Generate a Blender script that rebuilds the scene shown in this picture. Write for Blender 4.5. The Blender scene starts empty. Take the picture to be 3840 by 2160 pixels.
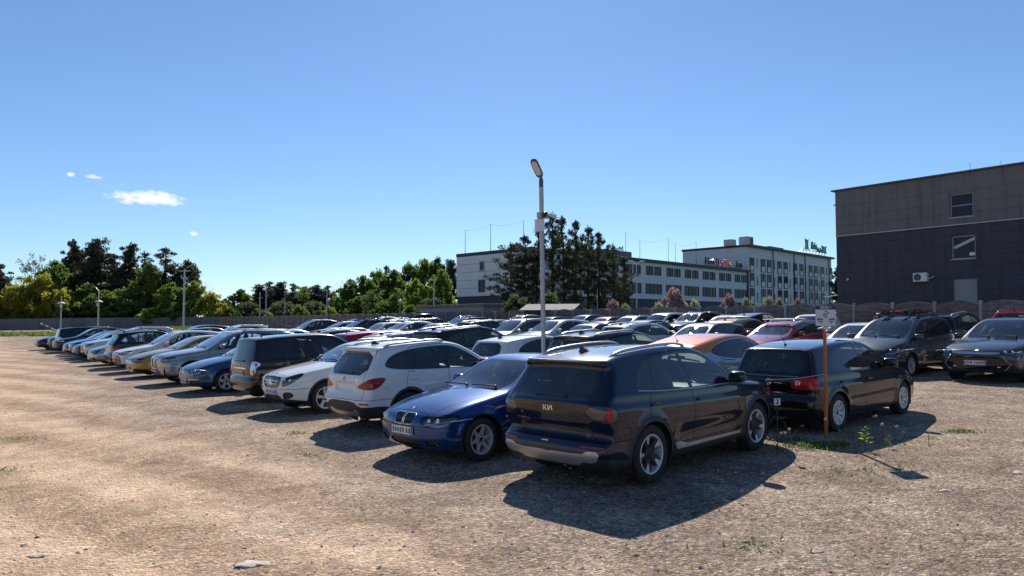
import bpy, bmesh, math, random, time
import numpy as np
from mathutils import Vector, Matrix, Euler

T0 = time.time()
scene = bpy.context.scene
COL = scene.collection
R = math.radians

# ------------------------------------------------------------------ camera
cam_data = bpy.data.cameras.new('camera')
cam = bpy.data.objects.new('camera', cam_data)
COL.objects.link(cam)
cam.location = (0.0, 0.0, 2.2)
cam.rotation_euler = (R(90 + 2.715), 0.0, 0.0)
cam_data.sensor_width = 36.0
cam_data.lens = 25.70
cam_data.clip_start = 0.1
cam_data.clip_end = 3000.0
scene.camera = cam

# ------------------------------------------------------------------ light
SUN_EL, SUN_AZ = R(39.5), R(1.0)          # azimuth from +Y towards +X
world = bpy.data.worlds.new('World')
scene.world = world
world.use_nodes = True
wnt = world.node_tree
for n in list(wnt.nodes):
    wnt.nodes.remove(n)
w_out = wnt.nodes.new('ShaderNodeOutputWorld')
w_bg = wnt.nodes.new('ShaderNodeBackground')
sky = wnt.nodes.new('ShaderNodeTexSky')
sky.sky_type = 'NISHITA'
sky.sun_disc = False
sky.sun_elevation = SUN_EL
sky.sun_rotation = SUN_AZ
sky.altitude = 300.0
sky.air_density = 1.0
sky.dust_density = 0.12
sky.ozone_density = 7.5
SKY_STRENGTH = 0.094
# small fair-weather clouds, placed by direction on the sky
w_geo = wnt.nodes.new('ShaderNodeTexCoord')


def vmath(op, a, b=None):
    n = wnt.nodes.new('ShaderNodeVectorMath'); n.operation = op
    wnt.links.new(a, n.inputs[0])
    if b is not None:
        n.inputs[1].default_value = b
    return n


def smath(op, a, b=None, clamp=False):
    n = wnt.nodes.new('ShaderNodeMath'); n.operation = op; n.use_clamp = clamp
    for i, v in enumerate((a, b)):
        if v is None:
            continue
        if isinstance(v, (int, float)):
            n.inputs[i].default_value = v
        else:
            wnt.links.new(v, n.inputs[i])
    return n.outputs[0]


def cloud_mask():
    total = None
    noise = wnt.nodes.new('ShaderNodeTexNoise')
    noise.inputs['Scale'].default_value = 60.0
    noise.inputs['Detail'].default_value = 7.0
    noise.inputs['Roughness'].default_value = 0.62
    mp = wnt.nodes.new('ShaderNodeMapping')
    mp.inputs['Scale'].default_value = (1.0, 1.0, 2.2)
    wnt.links.new(w_geo.outputs['Generated'], mp.inputs['Vector'])
    wnt.links.new(mp.outputs['Vector'], noise.inputs['Vector'])
    # (azimuth, elevation, half width, half height, weight) in degrees
    for az, el, hw, hh, wt in ((-26.6, 8.75, 2.7, 0.62, 1.1), (-30.0, 9.9, .55, 0.17, .75), (-28.3, 9.55, .3, .13, .6),
                               (-31.3, 9.9, .25, .14, .65), (-23.6, 6.4, .32, .22, .8), (-21.4, 5.2, .16, .14, .4)):
        a, e = R(az), R(el)
        d = (math.sin(a) * math.cos(e), math.cos(a) * math.cos(e), math.sin(e))
        rgt = (math.cos(a), -math.sin(a), 0.0)
        up = (-math.sin(a) * math.sin(e), -math.cos(a) * math.sin(e), math.cos(e))
        sub = vmath('SUBTRACT', w_geo.outputs['Generated'], d).outputs[0]
        px = smath('DIVIDE', vmath('DOT_PRODUCT', sub, rgt).outputs['Value'], R(hw))
        py = smath('DIVIDE', vmath('DOT_PRODUCT', sub, up).outputs['Value'], R(hh))
        r2 = smath('ADD', smath('MULTIPLY', px, px), smath('MULTIPLY', py, py))
        m = smath('SUBTRACT', 1.25, r2)
        m = smath('MULTIPLY', m, wt)
        total = m if total is None else smath('MAXIMUM', total, m)
    t = smath('ADD', smath('MULTIPLY', smath('SUBTRACT', noise.outputs['Fac'], .5), 3.6), smath('SUBTRACT', total, .35))
    return smath('MULTIPLY', t, .85, clamp=True)


mask = cloud_mask()
w_mix = wnt.nodes.new('ShaderNodeMix'); w_mix.data_type = 'RGBA'
wnt.links.new(mask, w_mix.inputs['Factor'])
wnt.links.new(sky.outputs['Color'], w_mix.inputs[6])
w_mix.inputs[7].default_value = (9.5, 9.7, 10.0, 1.0)
wnt.links.new(w_mix.outputs[2], w_bg.inputs['Color'])
w_bg.inputs['Strength'].default_value = SKY_STRENGTH
wnt.links.new(w_bg.outputs[0], w_out.inputs[0])

sun_data = bpy.data.lights.new('sun', 'SUN')
sun = bpy.data.objects.new('sun', sun_data)
COL.objects.link(sun)
sun_data.energy = 5.0
sun_data.angle = R(0.5)
sun_data.color = (1.0, 0.94, 0.84)
to_sun = Vector((math.sin(SUN_AZ) * math.cos(SUN_EL), math.cos(SUN_AZ) * math.cos(SUN_EL), math.sin(SUN_EL)))
sun.rotation_euler = to_sun.to_track_quat('Z', 'Y').to_euler()
sun.location = (0, 60, 60)

scene.view_settings.view_transform = 'Standard'
scene.view_settings.look = 'None'
scene.view_settings.gamma = 1.0
scene.view_settings.use_curve_mapping = False
scene.view_settings.exposure = 0.36
scene.cycles.transparent_max_bounces = 24
scene.cycles.max_bounces = 8
scene.cycles.caustics_reflective = False
scene.cycles.caustics_refractive = False

# ------------------------------------------------------------------ lot grid: u runs along the rows (away to the left), v runs into the lot
TH = R(37.5)
UX, UY = -math.sin(TH), math.cos(TH)
VX, VY = math.cos(TH), math.sin(TH)


def uv_xy(u, v):
    return UX * u + VX * v, UY * u + VY * v


def gz(x, y):
    """ground height"""
    u = x * UX + y * UY
    v = x * VX + y * VY
    s = np.clip((u - 60) / 65, 0, 1)
    s = s * s * (3 - 2 * s)
    return .032 * np.clip(v, -14, 39) + .7 * s * (1 - np.clip(v, 0, 39) / 39)


def to_px(x, y, z):
    p = R(2.715); d = y * math.cos(p) + (z - 2.2) * math.sin(p); up = -y * math.sin(p) + (z - 2.2) * math.cos(p)
    return 1920 + 2741 * x / d, 1080 - 2741 * up / d


def at_depth(px, y):
    """x of the picture column px at distance y (vertical plane through the camera)"""
    return (px - 1920) / 2741 * y * 1.0


# ------------------------------------------------------------------ tags and mesh helpers
def tag(o, label=None, cat=None, group=None, kind=None):
    if label: o['label'] = label
    if cat: o['category'] = cat
    if group: o['group'] = group
    if kind: o['kind'] = kind
    return o


def new_mesh(name, V, F, mats=(), N=None, smooth=False, mi=None):
    """V (n,3) array; F (m,3|4) array or list of index tuples"""
    me = bpy.data.meshes.new(name)
    V = np.asarray(V, dtype=np.float32)
    if isinstance(F, np.ndarray):
        m, k = F.shape
        me.vertices.add(len(V)); me.vertices.foreach_set('co', V.ravel())
        me.loops.add(m * k); me.loops.foreach_set('vertex_index', F.astype(np.int32).ravel())
        me.polygons.add(m)
        me.polygons.foreach_set('loop_start', np.arange(0, m * k, k, dtype=np.int32))
    else:
        me.from_pydata(V.tolist(), [], F)
    for x in mats:
        me.materials.append(x)
    if mi is not None:
        me.polygons.foreach_set('material_index', np.asarray(mi, dtype=np.int32))
    me.update(calc_edges=True)
    me.polygons.foreach_set('use_smooth', np.full(len(me.polygons), bool(smooth)))
    if N is not None:
        me.normals_split_custom_set_from_vertices(np.asarray(N, dtype=np.float32))
    return me


def link(name, data, parent=None, loc=None, rot=None):
    o = bpy.data.objects.new(name, data)
    COL.objects.link(o)
    if parent is not None: o.parent = parent
    if loc is not None: o.location = loc
    if rot is not None: o.rotation_euler = rot
    return o


def empty(name, loc=(0, 0, 0), rotz=0.0):
    o = bpy.data.objects.new(name, None)
    COL.objects.link(o)
    o.location = loc; o.rotation_euler = (0, 0, rotz)
    o.empty_display_size = .2
    return o


class MB:
    """collects simple solids into one mesh"""
    def __init__(s):
        s.V = []; s.F = []; s.n = 0

    def add(s, V, F):
        V = [tuple(v) for v in V]
        s.V += V
        s.F += [tuple(i + s.n for i in f) for f in F]
        s.n += len(V)
        return s

    def box(s, c, d, rz=0.0, M=None):
        hx, hy, hz = d[0] / 2, d[1] / 2, d[2] / 2
        P = [(x, y, z) for x in (-hx, hx) for y in (-hy, hy) for z in (-hz, hz)]
        if rz: 
            cs, sn = math.cos(rz), math.sin(rz)
            P = [(x * cs - y * sn, x * sn + y * cs, z) for x, y, z in P]
        if M is not None: P = [tuple(M @ Vector(p)) for p in P]
        P = [(x + c[0], y + c[1], z + c[2]) for x, y, z in P]
        return s.add(P, [(0, 1, 3, 2), (4, 6, 7, 5), (0, 4, 5, 1), (2, 3, 7, 6), (0, 2, 6, 4), (1, 5, 7, 3)])

    def bbox(s, c, d, b, rz=0.0, M=None):
        """box with chamfered edges"""
        hx, hy, hz = d[0] / 2, d[1] / 2, d[2] / 2
        bm = bmesh.new()
        bmesh.ops.create_cube(bm, size=1.0)
        for v in bm.verts: v.co = Vector((v.co.x * d[0], v.co.y * d[1], v.co.z * d[2]))
        bmesh.ops.bevel(bm, geom=list(bm.edges), offset=b, segments=2, profile=.6, affect='EDGES')
        Mz = Matrix.Rotation(rz, 3, 'Z')
        P = []
        for v in bm.verts:
            q = Mz @ v.co
            if M is not None: q = M @ q
            P.append((q.x + c[0], q.y + c[1], q.z + c[2]))
        bm.verts.index_update()
        F = [tuple(v.index for v in f.verts) for f in bm.faces]
        bm.free()
        return s.add(P, F)

    def tube(s, pts, r, n=8, caps=True):
        """pts polyline, r radius or list"""
        pts = [Vector(p) for p in pts]
        m = len(pts)
        rs = [r] * m if isinstance(r, (int, float)) else list(r)
        V = []; F = []
        ref = Vector((0, 0, 1))
        for i, p in enumerate(pts):
            d = (pts[min(i + 1, m - 1)] - pts[max(i - 1, 0)]).normalized()
            if abs(d.dot(ref)) > .95: rf = Vector((1, 0, 0))
            else: rf = ref
            a = d.cross(rf).normalized(); b = a.cross(d)
            for k in range(n):
                t = 2 * math.pi * k / n
                V.append(p + (a * math.cos(t) + b * math.sin(t)) * rs[i])
        for i in range(m - 1):
            for k in range(n):
                k2 = (k + 1) % n
                F.append((i * n + k, i * n + k2, (i + 1) * n + k2, (i + 1) * n + k))
        if caps:
            F.append(tuple(range(n - 1, -1, -1))); F.append(tuple((m - 1) * n + k for k in range(n)))
        return s.add(V, [tuple(reversed(f)) for f in F])

    def lathe(s, prof, n=32, axis='Y', c=(0, 0, 0), closed=False):
        """prof list of (r, h) revolved about the axis"""
        V = []; F = []
        m = len(prof)
        for r, h in prof:
            for k in range(n):
                t = 2 * math.pi * k / n
                a, b = r * math.cos(t), r * math.sin(t)
                if axis == 'Y': V.append((a + c[0], h + c[1], b + c[2]))
                elif axis == 'Z': V.append((a + c[0], b + c[1], h + c[2]))
                else: V.append((h + c[0], a + c[1], b + c[2]))
        for i in range(m if closed else m - 1):
            j = (i + 1) % m
            for k in range(n):
                k2 = (k + 1) % n
                F.append((i * n + k, i * n + k2, j * n + k2, j * n + k))
        return s.add(V, F)

    def prism(s, poly, z0, z1, M=None, inset=0.0):
        """poly [(x,y)] extruded z0..z1, optional matrix"""
        n = len(poly)
        V = [(x, y, z0) for x, y in poly]
        if inset:
            cx = sum(p[0] for p in poly) / n; cy = sum(p[1] for p in poly) / n
            V += [(cx + (x - cx) * (1 - inset), cy + (y - cy) * (1 - inset), z1) for x, y in poly]
        else:
            V += [(x, y, z1) for x, y in poly]
        F = [tuple(range(n - 1, -1, -1)), tuple(range(n, 2 * n))]
        F += [(i, (i + 1) % n, n + (i + 1) % n, n + i) for i in range(n)]
        if M is not None: V = [tuple(M @ Vector(v)) for v in V]
        return s.add(V, F)

    def ellipsoid(s, c, r, nu=12, nv=8, e=1.0, M=None):
        """superellipsoid, e<1 boxier"""
        V = []; F = []
        pw = lambda x: math.copysign(abs(x) ** e, x)
        for j in range(nv + 1):
            b = -math.pi / 2 + math.pi * j / nv
            for i in range(nu):
                a = 2 * math.pi * i / nu
                p = Vector((pw(math.cos(b)) * pw(math.cos(a)) * r[0], pw(math.cos(b)) * pw(math.sin(a)) * r[1], pw(math.sin(b)) * r[2]))
                if M is not None: p = M @ p
                V.append((p.x + c[0], p.y + c[1], p.z + c[2]))
        for j in range(nv):
            for i in range(nu):
                i2 = (i + 1) % nu
                F.append((j * nu + i, j * nu + i2, (j + 1) * nu + i2, (j + 1) * nu + i))
        return s.add(V, F)

    def mesh(s, name, mat, smooth=False, recalc=True):
        me = bpy.data.meshes.new(name)
        me.from_pydata(s.V, [], s.F)
        for m in (mat if isinstance(mat, (list, tuple)) else (mat,)):
            me.materials.append(m)
        if recalc:
            bm = bmesh.new(); bm.from_mesh(me)
            bmesh.ops.recalc_face_normals(bm, faces=bm.faces)
            bm.to_mesh(me); bm.free()
        me.update()
        if smooth:
            me.polygons.foreach_set('use_smooth', np.ones(len(me.polygons), dtype=bool))
            if smooth == 'auto':
                try: me.set_sharp_from_angle(angle=R(38))
                except Exception: pass
        return me

    def obj(s, name, mat, parent=None, loc=None, rot=None, smooth=False, recalc=True):
        return link(name, s.mesh(name, mat, smooth, recalc), parent, loc, rot)


def text_mesh(name, body, size, mat, depth=.002, align='CENTER', bold=0.0, spacing=1.0):
    cu = bpy.data.curves.new(name, 'FONT')
    cu.body = body; cu.size = size; cu.extrude = depth; cu.align_x = align; cu.align_y = 'CENTER'
    cu.offset = bold; cu.space_character = spacing; cu.resolution_u = 3
    ob = bpy.data.objects.new(name, cu)
    COL.objects.link(ob)
    dg = bpy.context.evaluated_depsgraph_get()
    me = bpy.data.meshes.new_from_object(ob.evaluated_get(dg))
    bpy.data.objects.remove(ob); bpy.data.curves.remove(cu)
    me.name = name
    me.materials.clear(); me.materials.append(mat)
    return me


# ------------------------------------------------------------------ materials
def nodes_of(name):
    m = bpy.data.materials.new(name)
    m.use_nodes = True
    return m, m.node_tree, m.node_tree.nodes['Principled BSDF']


def mat_simple(name, col, rough=.5, metal=0.0, noise=0.0, nscale=20.0, bump=0.0, coat=0.0, spec=.5, coat_r=.03):
    m, nt, b = nodes_of(name)
    b.inputs['Base Color'].default_value = (*col, 1)
    b.inputs['Roughness'].default_value = rough
    b.inputs['Metallic'].default_value = metal
    b.inputs['Specular IOR Level'].default_value = spec
    b.inputs['Coat Weight'].default_value = coat
    b.inputs['Coat Roughness'].default_value = coat_r
    if noise or bump:
        tc = nt.nodes.new('ShaderNodeTexCoord')
        nz = nt.nodes.new('ShaderNodeTexNoise')
        nz.inputs['Scale'].default_value = nscale; nz.inputs['Detail'].default_value = 6
        nz.inputs['Roughness'].default_value = .6
        nt.links.new(tc.outputs['Object'], nz.inputs['Vector'])
        if noise:
            rp = nt.nodes.new('ShaderNodeMapRange')
            rp.inputs[1].default_value = .3; rp.inputs[2].default_value = .7
            rp.inputs[3].default_value = 1 - noise; rp.inputs[4].default_value = 1 + noise
            nt.links.new(nz.outputs['Fac'], rp.inputs[0])
            mx = nt.nodes.new('ShaderNodeMix'); mx.data_type = 'RGBA'; mx.blend_type = 'MULTIPLY'
            mx.inputs['Factor'].default_value = 1
            mx.inputs[6].default_value = (*col, 1)
            nt.links.new(rp.outputs[0], mx.inputs[7])
            nt.links.new(mx.outputs[2], b.inputs['Base Color'])
        if bump:
            bp = nt.nodes.new('ShaderNodeBump')
            bp.inputs['Strength'].default_value = bump; bp.inputs['Distance'].default_value = .02
            nt.links.new(nz.outputs['Fac'], bp.inputs['Height'])
            nt.links.new(bp.outputs[0], b.inputs['Normal'])
    return m


PAINTS = {}


def paint(name, col, metal=.35, rough=.28):
    """clear-coated car paint, dark trim on its inner side, a little road dust low down"""
    if name in PAINTS: return PAINTS[name]
    m, nt, b = nodes_of('paint_' + name)
    b.inputs['Metallic'].default_value = metal
    b.inputs['Roughness'].default_value = rough
    b.inputs['Coat Weight'].default_value = 1.0
    b.inputs['Coat Roughness'].default_value = .025
    b.inputs['Specular IOR Level'].default_value = .12
    tc = nt.nodes.new('ShaderNodeTexCoord')
    nz = nt.nodes.new('ShaderNodeTexNoise'); nz.inputs['Scale'].default_value = 4.0; nz.inputs['Detail'].default_value = 8
    nt.links.new(tc.outputs['Object'], nz.inputs['Vector'])
    sx = nt.nodes.new('ShaderNodeSeparateXYZ'); nt.links.new(tc.outputs['Object'], sx.inputs[0])
    mr = nt.nodes.new('ShaderNodeMapRange'); mr.inputs[1].default_value = .15; mr.inputs[2].default_value = .75
    mr.inputs[3].default_value = .07; mr.inputs[4].default_value = .003
    nt.links.new(sx.outputs['Z'], mr.inputs[0])
    mu = nt.nodes.new('ShaderNodeMath'); mu.operation = 'MULTIPLY'
    nt.links.new(mr.outputs[0], mu.inputs[0]); nt.links.new(nz.outputs['Fac'], mu.inputs[1])
    mx = nt.nodes.new('ShaderNodeMix'); mx.data_type = 'RGBA'
    nt.links.new(mu.outputs[0], mx.inputs['Factor'])
    mx.inputs[6].default_value = (*col, 1); mx.inputs[7].default_value = (.20, .165, .13, 1)
    nt.links.new(mx.outputs[2], b.inputs['Base Color'])
    cr = nt.nodes.new('ShaderNodeMath'); cr.operation = 'MULTIPLY_ADD'
    nt.links.new(mu.outputs[0], cr.inputs[0]); cr.inputs[1].default_value = .8; cr.inputs[2].default_value = .02
    nt.links.new(cr.outputs[0], b.inputs['Coat Roughness'])
    inner = nt.nodes.new('ShaderNodeBsdfDiffuse'); inner.inputs['Color'].default_value = (.035, .034, .034, 1)
    geo = nt.nodes.new('ShaderNodeNewGeometry')
    ms = nt.nodes.new('ShaderNodeMixShader')
    nt.links.new(geo.outputs['Backfacing'], ms.inputs[0])
    nt.links.new(b.outputs[0], ms.inputs[1]); nt.links.new(inner.outputs[0], ms.inputs[2])
    nt.links.new(ms.outputs[0], nt.nodes['Material Output'].inputs[0])
    PAINTS[name] = m
    return m


def mat_glass(name, tint, refl=1.0, rough=0.0, ior=1.5, film=0.0):
    m = bpy.data.materials.new(name); m.use_nodes = True
    nt = m.node_tree
    for n in list(nt.nodes):
        if n.type != 'OUTPUT_MATERIAL': nt.nodes.remove(n)
    tr = nt.nodes.new('ShaderNodeBsdfTransparent'); tr.inputs[0].default_value = (*tint, 1)
    gl = nt.nodes.new('ShaderNodeBsdfGlossy'); gl.inputs['Roughness'].default_value = rough
    gl.inputs[0].default_value = (1, 1, 1, 1)
    fr = nt.nodes.new('ShaderNodeFresnel'); fr.inputs['IOR'].default_value = ior
    mu = nt.nodes.new('ShaderNodeMath'); mu.operation = 'MULTIPLY'; mu.inputs[1].default_value = refl; mu.use_clamp = True
    nt.links.new(fr.outputs[0], mu.inputs[0])
    clear = tr
    if film:          # thin film of road dust that catches the light
        tl = nt.nodes.new('ShaderNodeBsdfTranslucent'); tl.inputs[0].default_value = (.80, .82, .80, 1)
        df = nt.nodes.new('ShaderNodeBsdfDiffuse'); df.inputs[0].default_value = (.62, .60, .56, 1)
        m1 = nt.nodes.new('ShaderNodeMixShader'); m1.inputs[0].default_value = .4
        nt.links.new(tl.outputs[0], m1.inputs[1]); nt.links.new(df.outputs[0], m1.inputs[2])
        tc = nt.nodes.new('ShaderNodeTexCoord'); nz = nt.nodes.new('ShaderNodeTexNoise'); nz.inputs['Scale'].default_value = 3.5; nz.inputs['Detail'].default_value = 7
        nt.links.new(tc.outputs['Object'], nz.inputs['Vector'])
        fm = nt.nodes.new('ShaderNodeMapRange'); fm.inputs[1].default_value = .3; fm.inputs[2].default_value = .7; fm.inputs[3].default_value = film * .4; fm.inputs[4].default_value = film * 1.6
        nt.links.new(nz.outputs['Fac'], fm.inputs[0])
        clear = nt.nodes.new('ShaderNodeMixShader')
        nt.links.new(fm.outputs[0], clear.inputs[0]); nt.links.new(tr.outputs[0], clear.inputs[1]); nt.links.new(m1.outputs[0], clear.inputs[2])
    ms = nt.nodes.new('ShaderNodeMixShader')
    nt.links.new(mu.outputs[0], ms.inputs[0]); nt.links.new(clear.outputs[0], ms.inputs[1]); nt.links.new(gl.outputs[0], ms.inputs[2])
    nt.links.new(ms.outputs[0], nt.nodes['Material Output'].inputs[0])
    return m


M_GLASS = mat_glass('car_glass', (.78, .90, .88), 1.5, .0, film=.045)
M_DARKGLASS = mat_glass('privacy_glass', (.10, .11, .14), 1.4, .0, film=.015)
M_LENS = mat_glass('lamp_lens', (.9, .92, .95), 1.3, .02)
M_PLASTIC = mat_simple('black_plastic', (.022, .022, .024), .55, noise=.25, nscale=9, bump=.05)
M_TRIM = mat_simple('gloss_black_trim', (.008, .008, .010), .12, coat=.5)
M_RUBBER = mat_simple('tyre_rubber', (.020, .019, .019), .8, noise=.4, nscale=14, bump=.2)
M_ALLOY = mat_simple('silver_alloy', (.60, .60, .61), .38, .35, noise=.12, nscale=30)
M_DARKALLOY = mat_simple('dark_alloy', (.03, .03, .033), .35, .5)
M_CHROME = mat_simple('chrome', (.85, .85, .87), .10, 1.0)
M_SATIN = mat_simple('satin_silver', (.52, .52, .53), .38, .75, noise=.1, nscale=12)
M_RED = mat_simple('tail_lamp_red', (.50, .008, .012), .10, spec=.2, coat=.7)
M_DKRED = mat_simple('tail_lamp_dark_red', (.30, .005, .010), .10, spec=.2, coat=.7)
M_CLEAR = mat_simple('lamp_reflector', (.68, .68, .70), .18, .6, coat=1.0)
M_HOUSING = mat_simple('lamp_housing', (.26, .26, .28), .25, .75)
M_SMOKE = mat_simple('smoked_lamp', (.06, .055, .055), .12, .2, coat=1.0)
M_SEAM = mat_simple('shut_line', (.004, .004, .005), .7)
M_INTERIOR = mat_simple('interior_fabric', (.065, .065, .070), .85, noise=.3, nscale=12)
M_DASH = mat_simple('dashboard_plastic', (.05, .05, .052), .6, noise=.2, nscale=8)
M_PLATE = mat_simple('plate_white', (.72, .72, .70), .4)
M_PLATEBLUE = mat_simple('plate_blue', (.02, .06, .38), .4)
M_INK = mat_simple('plate_black', (.01, .01, .011), .5)
M_AMBER = mat_simple('amber_lens', (.6, .16, .02), .15, coat=1.0)
M_WHITE = mat_simple('white_badge', (.78, .78, .78), .35)
M_BLUE = mat_simple('blue_badge', (.03, .12, .45), .3)
# ================================================================== car bodies
def chaikin(p, n=2, closed=True):
    p = np.asarray(p, float)
    for _ in range(n):
        q = np.roll(p, -1, 0) if closed else p[1:]
        a = p if closed else p[:-1]
        c = np.empty((len(a) * 2, 2))
        c[0::2] = a * .75 + q * .25; c[1::2] = a * .25 + q * .75
        p = c if closed else np.vstack([p[:1], c, p[-1:]])
    return p


def sdpoly(x, y, poly):
    x = np.asarray(x, float); y = np.asarray(y, float)
    shp = x.shape; x = x.ravel(); y = y.ravel()
    d2 = np.full(x.shape, 1e9); ins = np.zeros(x.shape, bool)
    n = len(poly)
    for i in range(n):
        ax, ay = poly[i]; bx, by = poly[(i + 1) % n]
        ex, ey = bx - ax, by - ay
        l2 = ex * ex + ey * ey + 1e-12
        t = np.clip(((x - ax) * ex + (y - ay) * ey) / l2, 0, 1)
        dx = x - ax - t * ex; dy = y - ay - t * ey
        np.minimum(d2, dx * dx + dy * dy, out=d2)
        c = ((ay > y) != (by > y))
        if c.any():
            xi = ax + (y - ay) * ex / (ey if abs(ey) > 1e-12 else 1e-12)
            ins ^= c & (x < xi)
    d = np.sqrt(d2)
    return np.where(ins, -d, d).reshape(shp)


def sstep(a, b, x):
    t = np.clip((x - a) / (b - a), 0, 1)
    return t * t * (3 - 2 * t)


def smax(a, b, k):
    h = np.maximum(k - np.abs(a - b), 0) / k
    return np.maximum(a, b) + h * h * k * .25


class Body:
    def __init__(s, S):
        s.S = S
        h = S.get('h', .03)
        L, W, H = S['L'], S['W'], S['H']
        s.fo, s.wb, s.wr = S['fo'], S['wb'], S['wr']
        s.xa = (s.fo, s.fo + s.wb)
        s.xc = s.fo + s.wb / 2
        xs = np.arange(-.10, L + .14, h); ny = int(math.ceil((W / 2 + .10) / h)); ys = (np.arange(2 * ny) - ny + .5) * h
        zs = np.arange(.06, H + .14, h)
        s.o = np.array([xs[0], ys[0], zs[0]]); s.h = h
        sil = chaikin(S['sil'], 3)
        gx = np.arange(-.75, L + .75, .02); gz_ = np.arange(-.1, H + .5, .02)
        GX, GZ = np.meshgrid(gx, gz_, indexing='ij')
        sd = sdpoly(GX, GZ, sil)
        w = s.halfw(GX, GZ)
        wx, wz = np.gradient(w, .02)
        g = 1 / np.sqrt(1 + np.minimum(wx, 1.2) ** 2 + np.minimum(np.abs(wz), 1.2) ** 2)

        def samp(A, x, z):
            i = np.clip((x - gx[0]) / .02, 0, len(gx) - 1.001); j = np.clip((z - gz_[0]) / .02, 0, len(gz_) - 1.001)
            i0 = i.astype(int); j0 = j.astype(int); a = i - i0; b = j - j0
            return (A[i0, j0] * (1 - a) + A[i0 + 1, j0] * a) * (1 - b) + (A[i0, j0 + 1] * (1 - a) + A[i0 + 1, j0 + 1] * a) * b
        X2, Z2 = np.meshgrid(xs, zs, indexing='ij')
        w2 = samp(w, X2, Z2); g2 = samp(g, X2, Z2)
        zb2 = np.interp(X2, *np.array(S['belt']).T)
        kk = S.get('kb', .10) + (S.get('kt', .072) - S.get('kb', .10)) * sstep(-.12, .12, Z2 - zb2)
        f = np.empty((len(xs), len(ys), len(zs)), np.float32)
        bf, br, cr = S.get('bf', .16), S.get('br', .095), S.get('crown', .045)
        wf = 1 - sstep(.15, 2.6, X2); wrr = sstep(L - 1.6, L - .1, X2)
        cz = cr * sstep(.45, .8, Z2)
        pf, pr = S.get('pf', 2.6), S.get('pr', 3.0)
        for j, y in enumerate(ys):
            q = abs(y) / (W / 2)
            xx = X2 - bf * q ** pf * wf + br * q ** pr * wrr
            fs = samp(sd, xx, Z2 + cz * q * q)
            fy = (abs(y) - w2) * g2
            f[:, j] = smax(fs, fy, kk)
        for fn in S.get('extra', ()):
            f = fn(f, xs[:, None, None], np.abs(ys)[None, :, None], zs[None, None, :])
        s.f = f
        s.g = np.stack(np.gradient(f, h), -1)
        s.nets()

    def halfw(s, X, Z):
        S = s.S
        H = S['H']
        zb = np.interp(X, *np.array(S['belt']).T)
        pl = np.interp(X, *chaikin(S['plan'], 3, False).T)
        zm = S.get('zm', .6) * zb
        lo, up = S.get('lo', .055), S.get('up', .030)

        def below(Z):
            w = pl - lo * np.clip((zm - Z) / (zm - .18), 0, 1.4) ** 2 - up * np.clip((Z - zm) / (zb - zm), 0, 1.0) ** 2
            for (c0, c1, dz, amt, wd) in S.get('crease', ((0, 0, -.16, .019, .024),)):
                zc = zb + dz
                w = w - amt * sstep(-wd, wd, Z - zc)
            for (zc, amt, wd) in S.get('scoop', ((.50, .016, .09),)):
                w = w - amt * np.exp(-((Z - zc) / wd) ** 2) * sstep(s.xa[0] + .45, s.xa[0] + .8, X) * (1 - sstep(s.xa[1] - .8, s.xa[1] - .45, X))
            fl = S.get('flare', .022)
            for xa in s.xa:
                r = np.hypot(X - xa, Z - s.wr)
                w = w + fl * np.exp(-((r - s.wr - .05) / .075) ** 2)
            return w
        wbelt = below(zb)
        th, tc = S.get('th', .36), S.get('tc', .12)
        dz = np.maximum(Z - zb, 0)
        above = wbelt - S.get('sh', .012) * sstep(0, .03, dz) - th * dz - tc * dz * dz
        return np.where(Z < zb, below(np.minimum(Z, zb)), above)

    def _tri(s, A, P):
        q = (P - s.o) / s.h
        n = np.array(s.f.shape) - 1.001
        q = np.clip(q, 0, n)
        i = q.astype(int); a = q - i
        out = 0
        for dx in (0, 1):
            for dy in (0, 1):
                for dz in (0, 1):
                    wgt = (a[:, 0] if dx else 1 - a[:, 0]) * (a[:, 1] if dy else 1 - a[:, 1]) * (a[:, 2] if dz else 1 - a[:, 2])
                    v = A[i[:, 0] + dx, i[:, 1] + dy, i[:, 2] + dz]
                    out = out + (wgt[:, None] * v if v.ndim > 1 else wgt * v)
        return out

    def normals(s, P):
        n = s._tri(s.g, P)
        return n / (np.linalg.norm(n, axis=1, keepdims=True) + 1e-9)

    def nets(s):
        f = s.f
        ins = f < 0
        nx, ny, nz = f.shape
        cs = np.zeros((nx - 1, ny - 1, nz - 1), np.int8)
        for dx in (0, 1):
            for dy in (0, 1):
                for dz in (0, 1):
                    cs += ins[dx:nx - 1 + dx, dy:ny - 1 + dy, dz:nz - 1 + dz]
        act = (cs > 0) & (cs < 8)
        idx = -np.ones(act.shape, np.int32)
        C = np.argwhere(act)
        idx[act] = np.arange(len(C))
        acc = np.zeros((len(C), 3)); cnt = np.zeros(len(C))
        for ax in range(3):
            o1, o2 = [k for k in range(3) if k != ax]
            for a in (0, 1):
                for b in (0, 1):
                    p = C.copy(); p[:, o1] += a; p[:, o2] += b
                    q = p.copy(); q[:, ax] += 1
                    fp = f[p[:, 0], p[:, 1], p[:, 2]]; fq = f[q[:, 0], q[:, 1], q[:, 2]]
                    m = (fp < 0) != (fq < 0)
                    t = np.where(m, fp / np.where(m, fp - fq, 1), 0)
                    pos = p.astype(float); pos[:, ax] += t
                    acc[m] += pos[m]; cnt[m] += 1
        P = s.o + acc / cnt[:, None] * s.h
        for _ in range(2):
            d = s._tri(f, P); n = s._tri(s.g, P)
            P = P - n * (d / ((n * n).sum(1) + 1e-6))[:, None].clip(-s.h, s.h)
        F = []
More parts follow.
